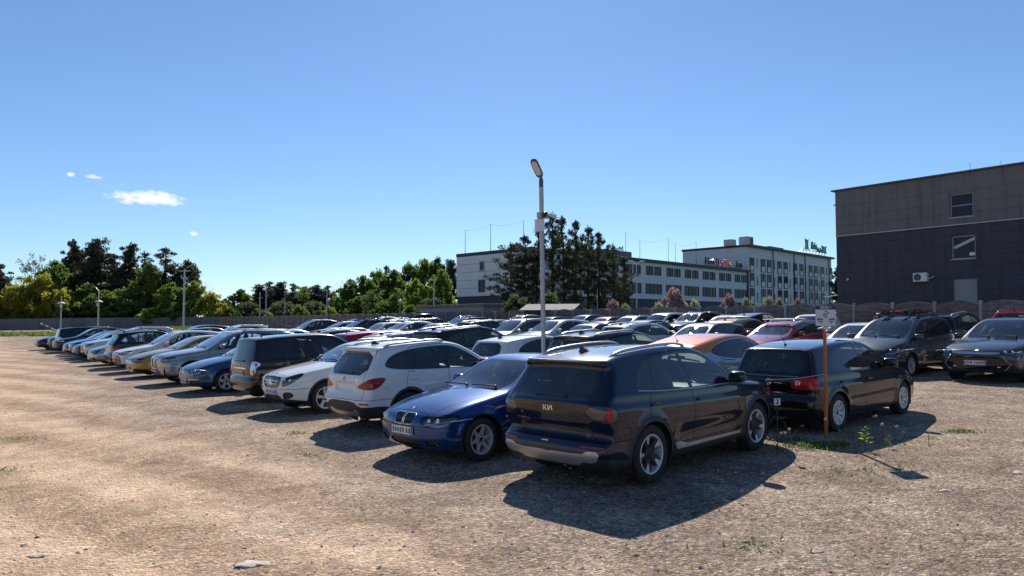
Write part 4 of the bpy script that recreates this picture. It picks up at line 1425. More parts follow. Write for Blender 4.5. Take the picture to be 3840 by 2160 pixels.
def ramp(nt, fac, stops):
    r = nt.nodes.new('ShaderNodeValToRGB')
    el = r.color_ramp.elements
    while len(el) < len(stops): el.new(.5)
    for e, (p, c) in zip(el, stops):
        e.position = p; e.color = (*c, 1)
    nt.links.new(fac, r.inputs[0])
    return r.outputs[0]


def mixc(nt, fac, a, b, mode='MIX'):
    m = nt.nodes.new('ShaderNodeMix'); m.data_type = 'RGBA'; m.blend_type = mode
    for s, v in ((m.inputs['Factor'], fac), (m.inputs[6], a), (m.inputs[7], b)):
        if isinstance(v, (int, float)): s.default_value = v
        elif isinstance(v, tuple): s.default_value = (*v, 1)
        else: nt.links.new(v, s)
    return m.outputs[2]


def mth(nt, op, a, b=None, clamp=False):
    n = nt.nodes.new('ShaderNodeMath'); n.operation = op; n.use_clamp = clamp
    for i, v in enumerate((a, b)):
        if v is None: continue
        if isinstance(v, (int, float)): n.inputs[i].default_value = v
        else: nt.links.new(v, n.inputs[i])
    return n.outputs[0]


def ground_material():
    m, nt, b, N, Lk = node_mat('gravel_ground')
    tc = N('ShaderNodeTexCoord')
    def noise(scale, detail=5, rough=.6, dist=0.0, vec=None):
        n = N('ShaderNodeTexNoise', Scale=scale, Detail=detail, Roughness=rough, Distortion=dist)
        Lk(vec or tc.outputs['Object'], n.inputs['Vector']); return n.outputs['Fac']
    big = noise(.16, 4, .55, .4)
    mid = noise(.9, 6, .62, .6)
    # rotated coordinates along the rows for the trodden drive and the greyer bays
    mp = N('ShaderNodeMapping'); mp.inputs['Rotation'].default_value = (0, 0, -(math.pi / 2 - TH)); Lk(tc.outputs['Object'], mp.inputs['Vector'])
    sx = N('ShaderNodeSeparateXYZ'); Lk(tc.outputs['Object'], sx.inputs[0])
    v = mth(nt, 'ADD', mth(nt, 'MULTIPLY', sx.outputs[0], VX), mth(nt, 'MULTIPLY', sx.outputs[1], VY))
    u = mth(nt, 'ADD', mth(nt, 'MULTIPLY', sx.outputs[0], UX), mth(nt, 'MULTIPLY', sx.outputs[1], UY))
    wob = mth(nt, 'MULTIPLY', mth(nt, 'SUBTRACT', big, .5), 9.0)
    vv = mth(nt, 'ADD', v, wob)
    bay = N('ShaderNodeMapRange', interpolation_type='SMOOTHSTEP'); bay.inputs[1].default_value = 1.0; bay.inputs[2].default_value = 6.0
    Lk(vv, bay.inputs[0])
    # the near right corner is greyer too
    uu = mth(nt, 'ADD', u, wob)
    rt = N('ShaderNodeMapRange', interpolation_type='SMOOTHSTEP'); rt.inputs[1].default_value = 7.5; rt.inputs[2].default_value = 3.0
    Lk(uu, rt.inputs[0])
    grey = mth(nt, 'MAXIMUM', bay.outputs[0], mth(nt, 'MULTIPLY', rt.outputs[0], .7))
    lot = N('ShaderNodeMapRange', interpolation_type='SMOOTHSTEP'); lot.inputs[1].default_value = 44.0; lot.inputs[2].default_value = 40.0
    Lk(v, lot.inputs[0])
    sand = ramp(nt, mid, [(.30, (.41, .290, .190)), (.5, (.55, .395, .268)), (.70, (.66, .49, .35))])
    grv = ramp(nt, mid, [(.30, (.225, .185, .160)), (.5, (.33, .275, .235)), (.70, (.44, .375, .325))])
    base = mixc(nt, mth(nt, 'MULTIPLY', grey, .85), sand, grv)
    # damp dark patches and pale dusty ones
    pt = ramp(nt, noise(.42, 5, .65, 1.2), [(.34, (.66, .62, .60)), (.46, (1, 1, 1)), (.60, (1, 1, 1)), (.72, (1.22, 1.20, 1.18))])
    base = mixc(nt, .8, base, pt, 'MULTIPLY')
    # compacted wheel lanes along the drive, paler and smoother
    lane = N('ShaderNodeTexWave', Scale=.17, Distortion=2.4, Detail=4.0, bands_direction='X'); lane.inputs['Detail Scale'].default_value = .35; lane.inputs['Detail Roughness'].default_value = .6
    Lk(mp.outputs['Vector'], lane.inputs['Vector'])
    lf = mth(nt, 'MULTIPLY', lane.outputs['Fac'], mth(nt, 'SUBTRACT', 1.0, mth(nt, 'MULTIPLY', grey, .6)))
    base = mixc(nt, .8, base, ramp(nt, lf, [(.05, (.82, .79, .77)), (.45, (.98, .98, .98)), (.60, (1.14, 1.135, 1.13)), (.85, (1.16, 1.155, 1.15))]), 'MULTIPLY')
    fl = ramp(nt, noise(3.0, 6, .7, .5), [(.30, (.62, .58, .56)), (.50, (1, 1, 1)), (.72, (1.18, 1.16, 1.12))])
    base = mixc(nt, .75, base, fl, 'MULTIPLY')
    # wheel tracks along the drive
    wv = N('ShaderNodeTexWave', Scale=.55, Distortion=3.0, Detail=3.0); wv.inputs['Detail Scale'].default_value = .6
    Lk(mp.outputs['Vector'], wv.inputs['Vector'])
    # stones of three sizes
    h = None
    col = base
    for sc, wgt, thr in ((11.0, .30, .30), (27.0, .95, .55), (60.0, .9, .8)):
        vo = N('ShaderNodeTexVoronoi', Scale=sc); vo.inputs['Randomness'].default_value = 1.0
        Lk(tc.outputs['Object'], vo.inputs['Vector'])
        bw = N('ShaderNodeRGBToBW'); Lk(vo.outputs['Color'], bw.inputs[0])
        tint = ramp(nt, bw.outputs[0], [(.12, (.34, .31, .31)), (.32, (.80, .76, .73)), (.62, (1.06, 1.04, 1.0)), (.9, (1.65, 1.60, 1.52))])
        d = mth(nt, 'SUBTRACT', 1.0, mth(nt, 'MULTIPLY', vo.outputs['Distance'], 1.5), clamp=True)
        stone = mth(nt, 'MULTIPLY', mth(nt, 'MULTIPLY', bw.outputs[0], d), 1.6, clamp=True)
        col = mixc(nt, mth(nt, 'MULTIPLY', mth(nt, 'SUBTRACT', mth(nt, 'ADD', mth(nt, 'MULTIPLY', grey, .30), .64), mth(nt, 'MULTIPLY', lf, .30)), wgt), col, tint, 'MULTIPLY')
        hh = mth(nt, 'MULTIPLY', stone, wgt / sc * 16)
        h = hh if h is None else mth(nt, 'ADD', h, hh)
    h = mth(nt, 'ADD', h, mth(nt, 'MULTIPLY', noise(7.0, 7, .7), 1.3))
    h = mth(nt, 'ADD', h, mth(nt, 'MULTIPLY', wv.outputs['Fac'], .10))
    # moss and dry grass stain in places
    gm = ramp(nt, noise(.75, 6, .68, .8), [(.60, (0, 0, 0)), (.70, (1, 1, 1))])
    gb = N('ShaderNodeRGBToBW'); Lk(gm, gb.inputs[0])
    col = mixc(nt, mth(nt, 'MULTIPLY', gb.outputs[0], .35), col, (.16, .14, .05))
    # beyond the fence: rough grass
    far = ramp(nt, noise(1.2, 5), [(.35, (.035, .05, .018)), (.65, (.09, .11, .04))])
    col = mixc(nt, lot.outputs[0], far, col)
    Lk(col, b.inputs['Base Color'])
    b.inputs['Roughness'].default_value = .92
    b.inputs['Specular IOR Level'].default_value = .2
    bp = N('ShaderNodeBump', Strength=.95, Distance=.030); Lk(h, bp.inputs['Height'])
    Lk(bp.outputs[0], b.inputs['Normal'])
    return m


rng = np.random.default_rng(11)


def vnoise(x, y, s, seed=0):
    """smooth value noise"""
    x = np.asarray(x) / s + 37.1 * (seed + 1); y = np.asarray(y) / s + 91.7 * (seed + 1)
    xi = np.floor(x); yi = np.floor(y); fx = x - xi; fy = y - yi
    fx = fx * fx * (3 - 2 * fx); fy = fy * fy * (3 - 2 * fy)
    def hsh(a, b):
        v = np.sin(a * 127.1 + b * 311.7 + seed * 17.3) * 43758.5453
        return v - np.floor(v)
    return (hsh(xi, yi) * (1 - fx) + hsh(xi + 1, yi) * fx) * (1 - fy) + (hsh(xi, yi + 1) * (1 - fx) + hsh(xi + 1, yi + 1) * fx) * fy - .5


def ground_z(x, y):
    near = np.exp(-(np.hypot(x, y - 10) / 60) ** 2)
    return gz(x, y) + near * (.05 * vnoise(x, y, 2.6, 1) + .022 * vnoise(x, y, .9, 2))


def make_ground():
    a = np.concatenate([[-700, -450, -300, -220, -170], np.arange(-140, -30, 2.0), np.arange(-30, 24, .35), np.arange(24, 90, 2.0), [95, 120, 160, 240, 400, 700]])
    c = np.concatenate([[-120, -60, -30, -12], np.arange(-4, 34, .35), np.arange(34, 190, 2.0), [200, 240, 320, 480, 900]])
    X, Y = np.meshgrid(a, c, indexing='ij')
    Z = ground_z(X, Y)
    V = np.stack([X, Y, Z], -1).reshape(-1, 3)
    n, m = len(a), len(c)
    i, j = np.meshgrid(np.arange(n - 1), np.arange(m - 1), indexing='ij')
    q = (i * m + j).ravel()
    F = np.stack([q, q + m, q + m + 1, q + 1], 1)
    return tag(link('ground', new_mesh('ground', V, F, (ground_material(),), None, True)), kind='structure')


make_ground()


def scatter_stones():
    """loose stones lying on the gravel near the camera"""
    n = 17000
    # density falls with distance
    d = 4.5 + 19 * rng.random(n) ** 1.5
    a = R(-37) + R(74) * rng.random(n)
    x = d * np.sin(a); y = d * np.cos(a)
    s = .006 + .016 * rng.random(n) ** 3
    big = rng.random(n) < .008
    s = np.where(big, .022 + .02 * rng.random(n), s)
    z = ground_z(x, y)
    base = np.array([(1, 0, 0), (.3, .9, 0), (-.8, .6, 0), (-.9, -.5, 0), (.25, -1, 0), (.1, .1, .8), (.5, .35, .55), (-.45, -.3, .6)])
    tri = np.array([(0, 1, 6), (1, 5, 6), (1, 2, 5), (2, 7, 5), (2, 3, 7), (3, 4, 7), (4, 5, 7), (4, 0, 5), (0, 6, 5)])
    rot = rng.random(n) * 6.283
    jit = 1 + .5 * (rng.random((n, len(base), 3)) - .5)
    P = base[None] * jit
    P = P * np.stack([s * (.8 + .8 * rng.random(n)), s, s * (.5 + .5 * rng.random(n))], -1)[:, None]
    cx = P[..., 0] * np.cos(rot)[:, None] - P[..., 1] * np.sin(rot)[:, None] + x[:, None]
    cy = P[..., 0] * np.sin(rot)[:, None] + P[..., 1] * np.cos(rot)[:, None] + y[:, None]
    cz = P[..., 2] + z[:, None] - .003
    V = np.stack([cx, cy, cz], -1).reshape(-1, 3)
    F = (tri[None] + (np.arange(n) * len(base))[:, None, None]).reshape(-1, 3)
    mats = [mat_simple('stone_%d' % i, c, .85, noise=.2, nscale=40) for i, c in enumerate([(.40, .33, .27), (.28, .24, .22), (.15, .135, .13), (.58, .53, .47)])]
    mi = np.repeat(rng.choice(4, n, p=[.38, .30, .18, .14]), len(tri))
    o = link('gravel_stones', new_mesh('gravel_stones', V, F, mats, None, False, mi))
    tag(o, 'loose small stones scattered over the bare gravel yard', 'gravel', kind='stuff')


scatter_stones()


# ================================================================== concrete fence
def concrete_material(name, c0, c1, bump=.6, sc=2.5):
    m, nt, b, N, Lk = node_mat(name)
    tc = N('ShaderNodeTexCoord'); oi = N('ShaderNodeObjectInfo')
    mp = N('ShaderNodeMapping'); mp.inputs['Scale'].default_value = (1, 1, 2.6)
    ad = N('ShaderNodeVectorMath', operation='ADD'); Lk(tc.outputs['Object'], ad.inputs[0])
    sc3 = N('ShaderNodeVectorMath', operation='SCALE'); sc3.inputs[3].default_value = 41.0
    cmb = N('ShaderNodeCombineXYZ'); Lk(oi.outputs['Random'], cmb.inputs[0]); Lk(oi.outputs['Random'], cmb.inputs[1])
    Lk(cmb.outputs[0], sc3.inputs[0]); Lk(sc3.outputs[0], ad.inputs[1]); Lk(ad.outputs[0], mp.inputs['Vector'])
    n1 = N('ShaderNodeTexNoise', Scale=sc, Detail=8, Roughness=.68); Lk(mp.outputs[0], n1.inputs['Vector'])
    n2 = N('ShaderNodeTexNoise', Scale=sc * 6, Detail=6, Roughness=.7); Lk(mp.outputs[0], n2.inputs['Vector'])
    col = ramp(nt, n1.outputs['Fac'], [(.32, c0), (.62, c1)])
    col = mixc(nt, .7, col, ramp(nt, n2.outputs['Fac'], [(.32, (.45, .44, .43)), (.52, (1, 1, 1)), (.7, (1.25, 1.22, 1.2))]), 'MULTIPLY')
    rv = N('ShaderNodeMapRange'); rv.inputs[3].default_value = .82; rv.inputs[4].default_value = 1.16; Lk(oi.outputs['Random'], rv.inputs[0])
    col = mixc(nt, 1.0, col, rv.outputs[0], 'MULTIPLY')
    Lk(col, b.inputs['Base Color']); b.inputs['Roughness'].default_value = .9
    bp = N('ShaderNodeBump', Strength=bump, Distance=.05)
    Lk(mth(nt, 'ADD', n1.outputs['Fac'], mth(nt, 'MULTIPLY', n2.outputs['Fac'], .5)), bp.inputs['Height']); Lk(bp.outputs[0], b.inputs['Normal'])
    return m


M_FENCE = concrete_material('rough_concrete', (.095, .083, .076), (.225, .20, .18))
M_POST = concrete_material('post_concrete', (.30, .28, .26), (.42, .40, .37), .3, 5)
M_GREYWALL = concrete_material('grey_concrete', (.115, .115, .125), (.185, .185, .195), .4, 1.2)


def slab_mesh(seed, L=1.94, h=.48, arch=0.0, th=.06, nx=9, nz=4, rough=.035, name='fence_slab'):
    """rough rock-faced concrete slab lying along x, its face towards -y, its foot at z = 0"""
    r = np.random.default_rng(seed)
    V = []; F = []
    for j in range(nz + 1):
        for i in range(nx + 1):
            x = -L / 2 + L * i / nx
            t = 2 * i / nx - 1
            top = h + arch * (1 - t * t)
            e = 0 < i < nx and 0 < j < nz
            V.append((x, -th / 2 - (r.random() * rough if e else 0) , top * j / nz))
    for j in range(nz):
        for i in range(nx):
            a = j * (nx + 1) + i
            F.append((a, a + 1, a + nx + 2, a + nx + 1))
    n0 = len(V)
    for i in range(nx + 1): V.append((V[nz * (nx + 1) + i][0], th / 2, V[nz * (nx + 1) + i][2]))
    for i in range(nx): F.append((nz * (nx + 1) + i, nz * (nx + 1) + i + 1, n0 + i + 1, n0 + i))
    n1 = len(V)
    V += [(-L / 2, th / 2, 0), (L / 2, th / 2, 0)]
    F.append(tuple([n1 + 1, n1] + [n0 + i for i in range(nx + 1)]))
    return new_mesh(name, V, F, (M_FENCE,))


SLABS = [slab_mesh(i) for i in range(4)]
ARCHES = [slab_mesh(10 + i, h=.33, arch=.19) for i in range(3)]
FLATS = [slab_mesh(20 + i, h=.46, nx=6, nz=3, rough=.02) for i in range(3)]


def make_fence():
    u0 = None
    # post that stands at picture column 3678 on the line v = 39
    a = (3678 - 1920) / 2741
    v = 39.0
    u0 = (a * VY * v - VX * v) / (UX - a * UY)
    P = 2.06
    x0, y0 = uv_xy(u0, v)
    root = empty('concrete_fence', (x0, y0, float(gz(x0, y0))))
    tag(root, 'long fence of rough concrete slabs between posts, arched tops, behind the last car row', 'fence')
    rz = math.atan2(UY, UX)      # local +x runs along +u
    H = 2.12
    pm = MB(); pm.bbox((0, 0, 1.0), (.13, .15, 2.02), .012)
    post = pm.mesh('fence_post', M_POST)
    kmax = 62
    for k in range(-4, kmax + 1):
        x, y = uv_xy(u0 + k * P, v)
        z = float(gz(x, y)) - root.location.z
        o = link('fence_post', post, root, (x - x0, y - y0, z), (0, 0, rz))
        if k == kmax: break
        xc, yc = uv_xy(u0 + (k + .5) * P, v)
        arched = k < 37
        # rough face towards the lot (-v)
        rot = (0, 0, rz) if True else None
        if arched:
            zz = .02
            for q in range(3):
                link('fence_slab', SLABS[(k * 3 + q * 2) % 4], root, (xc - x0, yc - y0, z + zz), (0, 0, rz + math.pi)); zz += .50
            link('fence_slab', ARCHES[k % 3], root, (xc - x0, yc - y0, z + zz), (0, 0, rz + math.pi))
        else:
            zz = .02
            for q in range(4):
                link('fence_slab', FLATS[(k + q) % 3], root, (xc - x0, yc - y0, z + zz), (0, 0, rz + math.pi)); zz += .50
    # grey wall on the far left side
    xe, ye = uv_xy(u0 + kmax * P, v)
    L2 = (-140.0, 124.0)
    dx, dy = L2[0] - xe, L2[1] - ye
    D = math.hypot(dx, dy); dx /= D; dy /= D
    r2 = empty('concrete_wall', (xe, ye, float(gz(xe, ye))))
    tag(r2, 'plain grey concrete wall closing the far left end of the yard', 'wall')
    n = int(D / 2.5)
    ang = math.atan2(dy, dx)
    mb = MB(); mb.bbox((0, 0, 1.03), (2.47, .12, 2.06), .012)
    pan = [mb.mesh('wall_panel', M_GREYWALL)]
    mb = MB(); mb.bbox((0, 0, 1.05), (.14, .17, 2.12), .012)
    post2 = mb.mesh('wall_post', M_GREYWALL)
    for k in range(n):
        xm, ym = xe + dx * 2.5 * (k + .5), ye + dy * 2.5 * (k + .5)
        z = float(gz(xm, ym)) - r2.location.z
        link('wall_panel', pan[0], r2, (xm - xe, ym - ye, z), (0, 0, ang))
        xm, ym = xe + dx * 2.5 * (k + 1), ye + dy * 2.5 * (k + 1)
        link('wall_post', post2, r2, (xm - xe, ym - ye, z), (0, 0, ang))


make_fence()

# ================================================================== buildings
M_DARKBOARD = mat_simple('dark_cladding', (.050, .050, .060), .6, noise=.12, nscale=1.5, bump=.05)
def stained(name, base):
    m, nt, b, N, Lk = node_mat(name)
    tc = N('ShaderNodeTexCoord'); mp = N('ShaderNodeMapping'); mp.inputs['Scale'].default_value = (1.3, 1.3, .12)
    Lk(tc.outputs['Object'], mp.inputs['Vector'])
    n1 = N('ShaderNodeTexNoise', Scale=2.2, Detail=7, Roughness=.7); Lk(mp.outputs[0], n1.inputs['Vector'])
    n2 = N('ShaderNodeTexNoise', Scale=.6, Detail=5); Lk(tc.outputs['Object'], n2.inputs['Vector'])
    col = mixc(nt, .8, base, ramp(nt, n1.outputs['Fac'], [(.34, (.62, .60, .58)), (.5, (1, 1, 1)), (.75, (1.08, 1.07, 1.05))]), 'MULTIPLY')
    col = mixc(nt, .6, col, ramp(nt, n2.outputs['Fac'], [(.3, (.85, .85, .85)), (.7, (1.12, 1.1, 1.08))]), 'MULTIPLY')
    Lk(col, b.inputs['Base Color']); b.inputs['Roughness'].default_value = .85
    return m
M_LIGHTBOARD = stained('stained_light_cladding', (.165, .158, .155))
M_DARKBOARD = stained('stained_dark_cladding', (.062, .062, .078))
M_FLASH = mat_simple('metal_flashing', (.10, .10, .11), .4, .6)
M_PALE = mat_simple('pale_ledge', (.55, .53, .50), .6)
M_WINFRAME = mat_simple('window_frame_grey', (.30, .31, .33), .4)
M_DARKFRAME = mat_simple('window_frame_dark', (.022, .026, .036), .45)
M_PANE = mat_simple('window_pane', (.018, .022, .030), .10, spec=.28)
M_BLIND = mat_simple('grey_shutter', (.26, .27, .29), .5, noise=.05)
M_HOTEL = mat_simple('white_render', (.70, .70, .72), .75, noise=.06, nscale=.8)
M_HOTEL2 = mat_simple('white_infill_panel', (.74, .74, .74), .6, noise=.04, nscale=2)
M_NAVY = mat_simple('dark_plinth', (.035, .042, .065), .6, noise=.1)
M_ROOFDK = mat_simple('roof_edge', (.025, .022, .026), .5)
M_CURTAIN = mat_simple('grey_curtain', (.15, .145, .14), .9, noise=.2, nscale=3)


def plane_frame(ox, oy, oz, ang):
    """matrix: local x along the facade, -y out of it, z up"""
    return Matrix.Translation((ox, oy, oz)) @ Matrix.Rotation(ang, 4, 'Z')


def dark_building():
    yv = 47.0
    a = (3141 - 1920) / 2741
    Y = yv / (VX * a + VY); X = a * Y
    zg = float(gz(X, Y))
    root = empty('dark_office_building', (X, Y, zg), math.atan2(-UY, -UX))      # local x towards the right along the wall, +y away behind
    tag(root, 'big flat-roofed building with grey upper band and charcoal lower cladding behind the fence', 'building')
    W = 34.0; D = 16.0
    e = 2.2 - zg
    top = 8.8 + e
    zb = [top, top - 1.02, top - 1.73, top - 2.36, top - 3.03]
    zd = [top - 3.03, top - 3.62, top - 4.29, top - 4.9, top - 5.5, top - 6.15, top - 6.86, top - 7.5, top - 8.2, top - 9.0, -.3]
    holes = [(7.07, 8.32, 6.2 + e, 7.62 + e), (7.10, 8.38, 3.73 + e, 5.11 + e), (7.12, 8.40, .9 + e, 2.56 + e),
             (19.5, 20.8, 6.2 + e, 7.62 + e), (19.5, 20.8, 3.73 + e, 5.11 + e)]
    core = MB(); core.box((W / 2, .35 + D / 2, top / 2 - .1), (W - .1, D - .3, top - .1)); core.obj('wall', M_DARKBOARD, root)

    def strips(zs, mat, nm, y):
        for z1, z0 in zip(zs[:-1], zs[1:]):
            # cut the strip at window openings
            segs = [(0.0, W)]
            pieces = []
            hs = sorted([h for h in holes if h[2] < z1 - .02 and h[3] > z0 + .02])
            x = 0.0
            for h in hs:
                pieces.append((x, h[0], z0, z1))
                if h[2] > z0 + .02: pieces.append((h[0], h[1], z0, h[2]))
                if h[3] < z1 - .02: pieces.append((h[0], h[1], h[3], z1))
                x = h[1]
            pieces.append((x, W, z0, z1))
            m = MB()
            for (xa, xb, za, zb_) in pieces:
                m.box(((xa + xb) / 2, y + .10, (za + zb_) / 2), (xb - xa, .20, zb_ - za - .012))
            m.obj(nm, mat, root)
            # left-hand end wall
        m = MB(); m.box((.06, .21 + D / 2, (zs[0] + zs[-1]) / 2), (.10, D, zs[0] - zs[-1] - .02)); m.obj(nm, mat, root)
    strips(zb, M_LIGHTBOARD, 'cladding_strip', -.03)
    strips(zd, M_DARKBOARD, 'cladding_strip', 0)
    m = MB(); m.box((W / 2, -.06, zb[-1]), (W, .10, .05)); m.obj('ledge', M_PALE, root)
    m = MB(); m.bbox((W / 2 - .08, D / 2 - .05, top + .05), (W + .3, D + .3, .10), .02); m.obj('roof_edge', M_FLASH, root)
    for i, (xa, xb, za, zb_) in enumerate(holes):
        xc, w, zc, h = (xa + xb) / 2, xb - xa, (za + zb_) / 2, zb_ - za
        if i == 2:
            m = MB(); m.box((xc, .12, zc), (w, .06, h)); f = m.obj('shutter', M_BLIND, root)
            continue
        f = MB()
        for (cx, cz, sw, sh) in ((xc, za + .035, w, .07), (xc, zb_ - .035, w, .07), (xa + .035, zc, .07, h), (xb - .035, zc, .07, h)): f.box((cx, .12, cz), (sw, .07, sh))
        if i in (0, 3): f.box((xc, .115, zc), (w, .07, .06))
        win = f.obj('window', M_WINFRAME, root)
        m = MB(); m.box((xc, .13, zc), (w - .1, .02, h - .1)); m.obj('pane', M_PANE, win)
        m = MB(); m.box((xc, .0, za - .02), (w + .12, .22, .035)); m.obj('sill', M_PALE, win)
        if i == 1:
            m = MB(); m.box((xc + .02, .117, zc + .25), (w * .96, .006, .16), M=Matrix.Rotation(R(-24), 3, 'Y')); m.obj('ceiling_light_behind_glass', M_PALE, win)
            m = MB(); m.box((xb - .22, .116, za + .28), (.30, .006, .18)); m.obj('paper_sheet', M_WHITE, win)
    # lightning rods
    for x, h in ((8.0, .65), (9.6, .5), (11.0, 1.0), (14.5, .7)):
        m = MB(); m.tube([(x, .6, top), (x, .6, top + h)], .012, 5); m.obj('lightning_rod', M_FLASH, root)
    m = MB(); m.tube([(.0, .3, top - .85), (-.28, .3, top - .85)], .05, 8); m.obj('roof_spout', M_FLASH, root)
    m = MB(); m.ellipsoid((.75, -.06, top - 5.95), (.08, .05, .07), 10, 6); m.obj('wall_camera', M_WHITE, root)
    # lamp arm at the corner
    m = MB(); m.tube([(.05, .2, top - 6.95), (-.35, .2, top - 6.98), (-.75, .2, top - 7.05)], [.035, .03, .03], 8); m.bbox((-.85, .2, top - 7.07), (.42, .14, .07), .02)
    o = m.obj('wall_lamp', M_PALE, root)
    # outdoor air conditioner, hung on the wall: a thing of its own
    ac = empty('air_conditioner', (X, Y, zg), math.atan2(-UY, -UX))
    tag(ac, 'white outdoor air conditioner unit hanging on the charcoal wall', 'air conditioner')
    xa, za = 5.4, 2.76 + e
    m = MB(); m.bbox((xa, -.19, za), (.80, .30, .54), .03); m.obj('casing', M_PLATE, ac)
    m = MB(); m.lathe([(.215, -.35), (.215, -.342), (.001, -.342)], 28, c=(xa - .13, 0, za)); m.obj('fan_opening', M_DARKFRAME, ac)
    m = MB()
    for rr_ in (.06, .11, .16, .205): m.lathe([(rr_, -.356), (rr_ + .008, -.356), (rr_ + .008, -.350)], 28, c=(xa - .13, 0, za))
    for k in range(4): m.box((xa - .13, -.355, za), (.40, .006, .008), M=Matrix.Rotation(k * math.pi / 4, 3, 'Y'))
    m.obj('fan_grille', M_BLIND, ac)
    m = MB(); m.tube([(xa + .40, -.15, za - .1), (xa + .55, -.10, za - .05), (xa + .70, -.06, za + .02), (xa + .70, .0, za + .03)], .03, 8); m.obj('pipe', M_PALE, ac)
    m = MB()
    for s_ in (-.28, .28): m.box((xa + s_, -.17, za - .29), (.04, .36, .04))
    m.obj('bracket', M_FLASH, ac)


dark_building()


def hotel():
    A45 = R(45)
    # facade line X = Y - 99.6, local x to the right and away, outward normal to the right front
    ox, oy = 2.4, 102.0
    zg = 1.2
    e = 2.2 - zg
    root = empty('hotel_building', (ox, oy, zg), A45)
    tag(root, 'white hotel with a long windowed wing and taller end block, roof letters reading Hotel', 'hotel')
    # local: x along facade; facade looks towards -y (right/front); building extends to +y
    def tpx(px):
        a = px2a(px)
        return (a * oy - ox) / (.7071 * (1 - a))
    def px2a(px): return (px - 1920) / 2741
    L1 = (47.4 - ox) / .7071
    L2 = L1 + 43.0
    D = 15.0
    pl = 3.95 + e
    top1 = 10.1 + e; top2 = 15.4 + e
    # --- left/middle wing
    c = MB(); c.box((L1 / 2, D / 2 + .2, (pl + top1) / 2), (L1, D, top1 - pl)); c.obj('wall', M_NAVY, root)
    c = MB(); c.box((L1 / 2, D / 2 + .1, pl / 2), (L1 + .1, D + .1, pl)); c.obj('plinth', M_NAVY, root)
    c = MB(); c.bbox((L1 / 2 + .0, D / 2 - .1, top1 + .25), (L1 + .5, D + 1.0, .5), .05); c.obj('roof', M_ROOFDK, root)
    # gable wall: horizontal render bands with joints, outward to -x
    zs = np.linspace(pl, top1 - .02, 6)
    for z0, z1 in zip(zs[:-1], zs[1:]):
        m = MB(); m.box((-.12, D / 2 + .2, (z0 + z1) / 2), (.24, D + .1, z1 - z0 - .04)); m.obj('wall_panel', M_HOTEL, root)
    for (pa, pb, ya, yb_, big) in ((1804, 1820, 981, 1014, 0), (1801, 1821, 1053, 1093, 1)):
        # gable line: X = ox - .7071 t, Y = oy + .7071 t
        def tg(px):
            a = px2a(px); return (ox - a * oy) / (.7071 * (1 + a))
        t0, t1 = sorted((tg(pa), tg(pb))); Yd = oy + .7071 * (t0 + t1) / 2
        z1 = (1210 - ya) * Yd / 2741 + e; z0 = (1210 - yb_) * Yd / 2741 + e
        f = MB()
        w, h = t1 - t0, z1 - z0
        for (cy, cz, sy, sz) in (((t0 + t1) / 2, z0, w, .22), ((t0 + t1) / 2, z1, w, .22), (t0, (z0 + z1) / 2, .22, h + .22), (t1, (z0 + z1) / 2, .22, h + .22)):
            f.box((-.26, cy, cz), (.12, sy, sz))
        win = f.obj('window', M_DARKFRAME if big else M_WINFRAME, root)
        m = MB(); m.box((-.245, (t0 + t1) / 2, (z0 + z1) / 2), (.05, w, h)); m.obj('pane', M_PANE, win)
    # front panels of the wing with joints and windows
    up = [(155, 250), (385, 472), (603, 683), (797, 875), (988, 1060), (1163, 1232), (1328, 1395)]
    z4 = lambda z: 2300 + z / 2.862
    wins = []
    for a_, b_ in up: wins.append((tpx(z4(a_)), tpx(z4(b_))))
    step = (wins[-1][0] - wins[1][0]) / 5
    k = 1
    while wins[0][0] - step * 1 > 6: wins.insert(0, (wins[0][0] - step, wins[0][1] - step))
    pane_m = {}
    def window(xc, zc, w, h, fr=.12, n=1, y=-.17, panel=0.0):
        f = MB()
        x0, x1, z0, z1 = xc - w / 2, xc + w / 2, zc - h / 2, zc + h / 2
        for (cx, cz, sx_, sz) in ((xc, z0, w + fr, fr), (xc, z1, w + fr, fr), (x0, zc, fr, h + fr), (x1, zc, fr, h + fr)): f.box((cx, y, cz), (sx_, .12, sz))
        for q in range(1, n): f.box((x0 + w * q / n, y, zc), (fr * .6, .10, h))
        win = f.obj('window', M_DARKFRAME, root)
        m = MB(); m.box((xc, y + .03, zc), (w, .03, h)); m.obj('pane', M_PANE, win)
        m = MB()
        r_ = random.Random(int(xc * 31 + zc * 7))
        for q in range(max(2, n * 2)):
            if r_.random() < .65:
                wq = w * r_.uniform(.06, .14); m.box((x0 + w * (q + r_.uniform(.25, .75)) / max(2, n * 2), y + .008, zc), (wq, .012, h * .94))
        if m.V: m.obj('curtain', M_CURTAIN, win)
        if panel:
            m = MB(); m.box((xc, y + .02, z0 - .06 - panel / 2), (w - .02, .05, panel - .1)); m.obj('infill_panel', M_HOTEL2, win)
            m = MB()
            for (cx, cz, sx_, sz) in ((xc, z0 - panel - .02, w + fr, fr), (x0, z0 - panel / 2, fr, panel + .1), (x1, z0 - panel / 2, fr, panel + .1)): m.box((cx, y, cz), (sx_, .12, sz))
            m.obj('frame', M_DARKFRAME, win)
    edges = [0.3]
    for (a_, b_) in wins: edges += [a_ - .35 * step * .25, (a_ + b_) / 2, b_ + .35 * step * .25]
    # vertical panels
    xs = sorted(set([0.0] + [q for (a_, b_) in wins for q in (a_ - 1.05, a_ , (a_ + b_) / 2, b_, b_ + 1.05)] + [L1 - .5]))
    xs = [x for x in xs if 0 <= x <= L1 - .4]
    for x0, x1 in zip(xs[:-1], xs[1:]):
        if x1 - x0 < .2: continue
        m = MB(); m.box(((x0 + x1) / 2, .05, (pl + top1) / 2), (x1 - x0 - .045, .3, top1 - pl - .02)); m.obj('wall_panel', M_HOTEL, root)
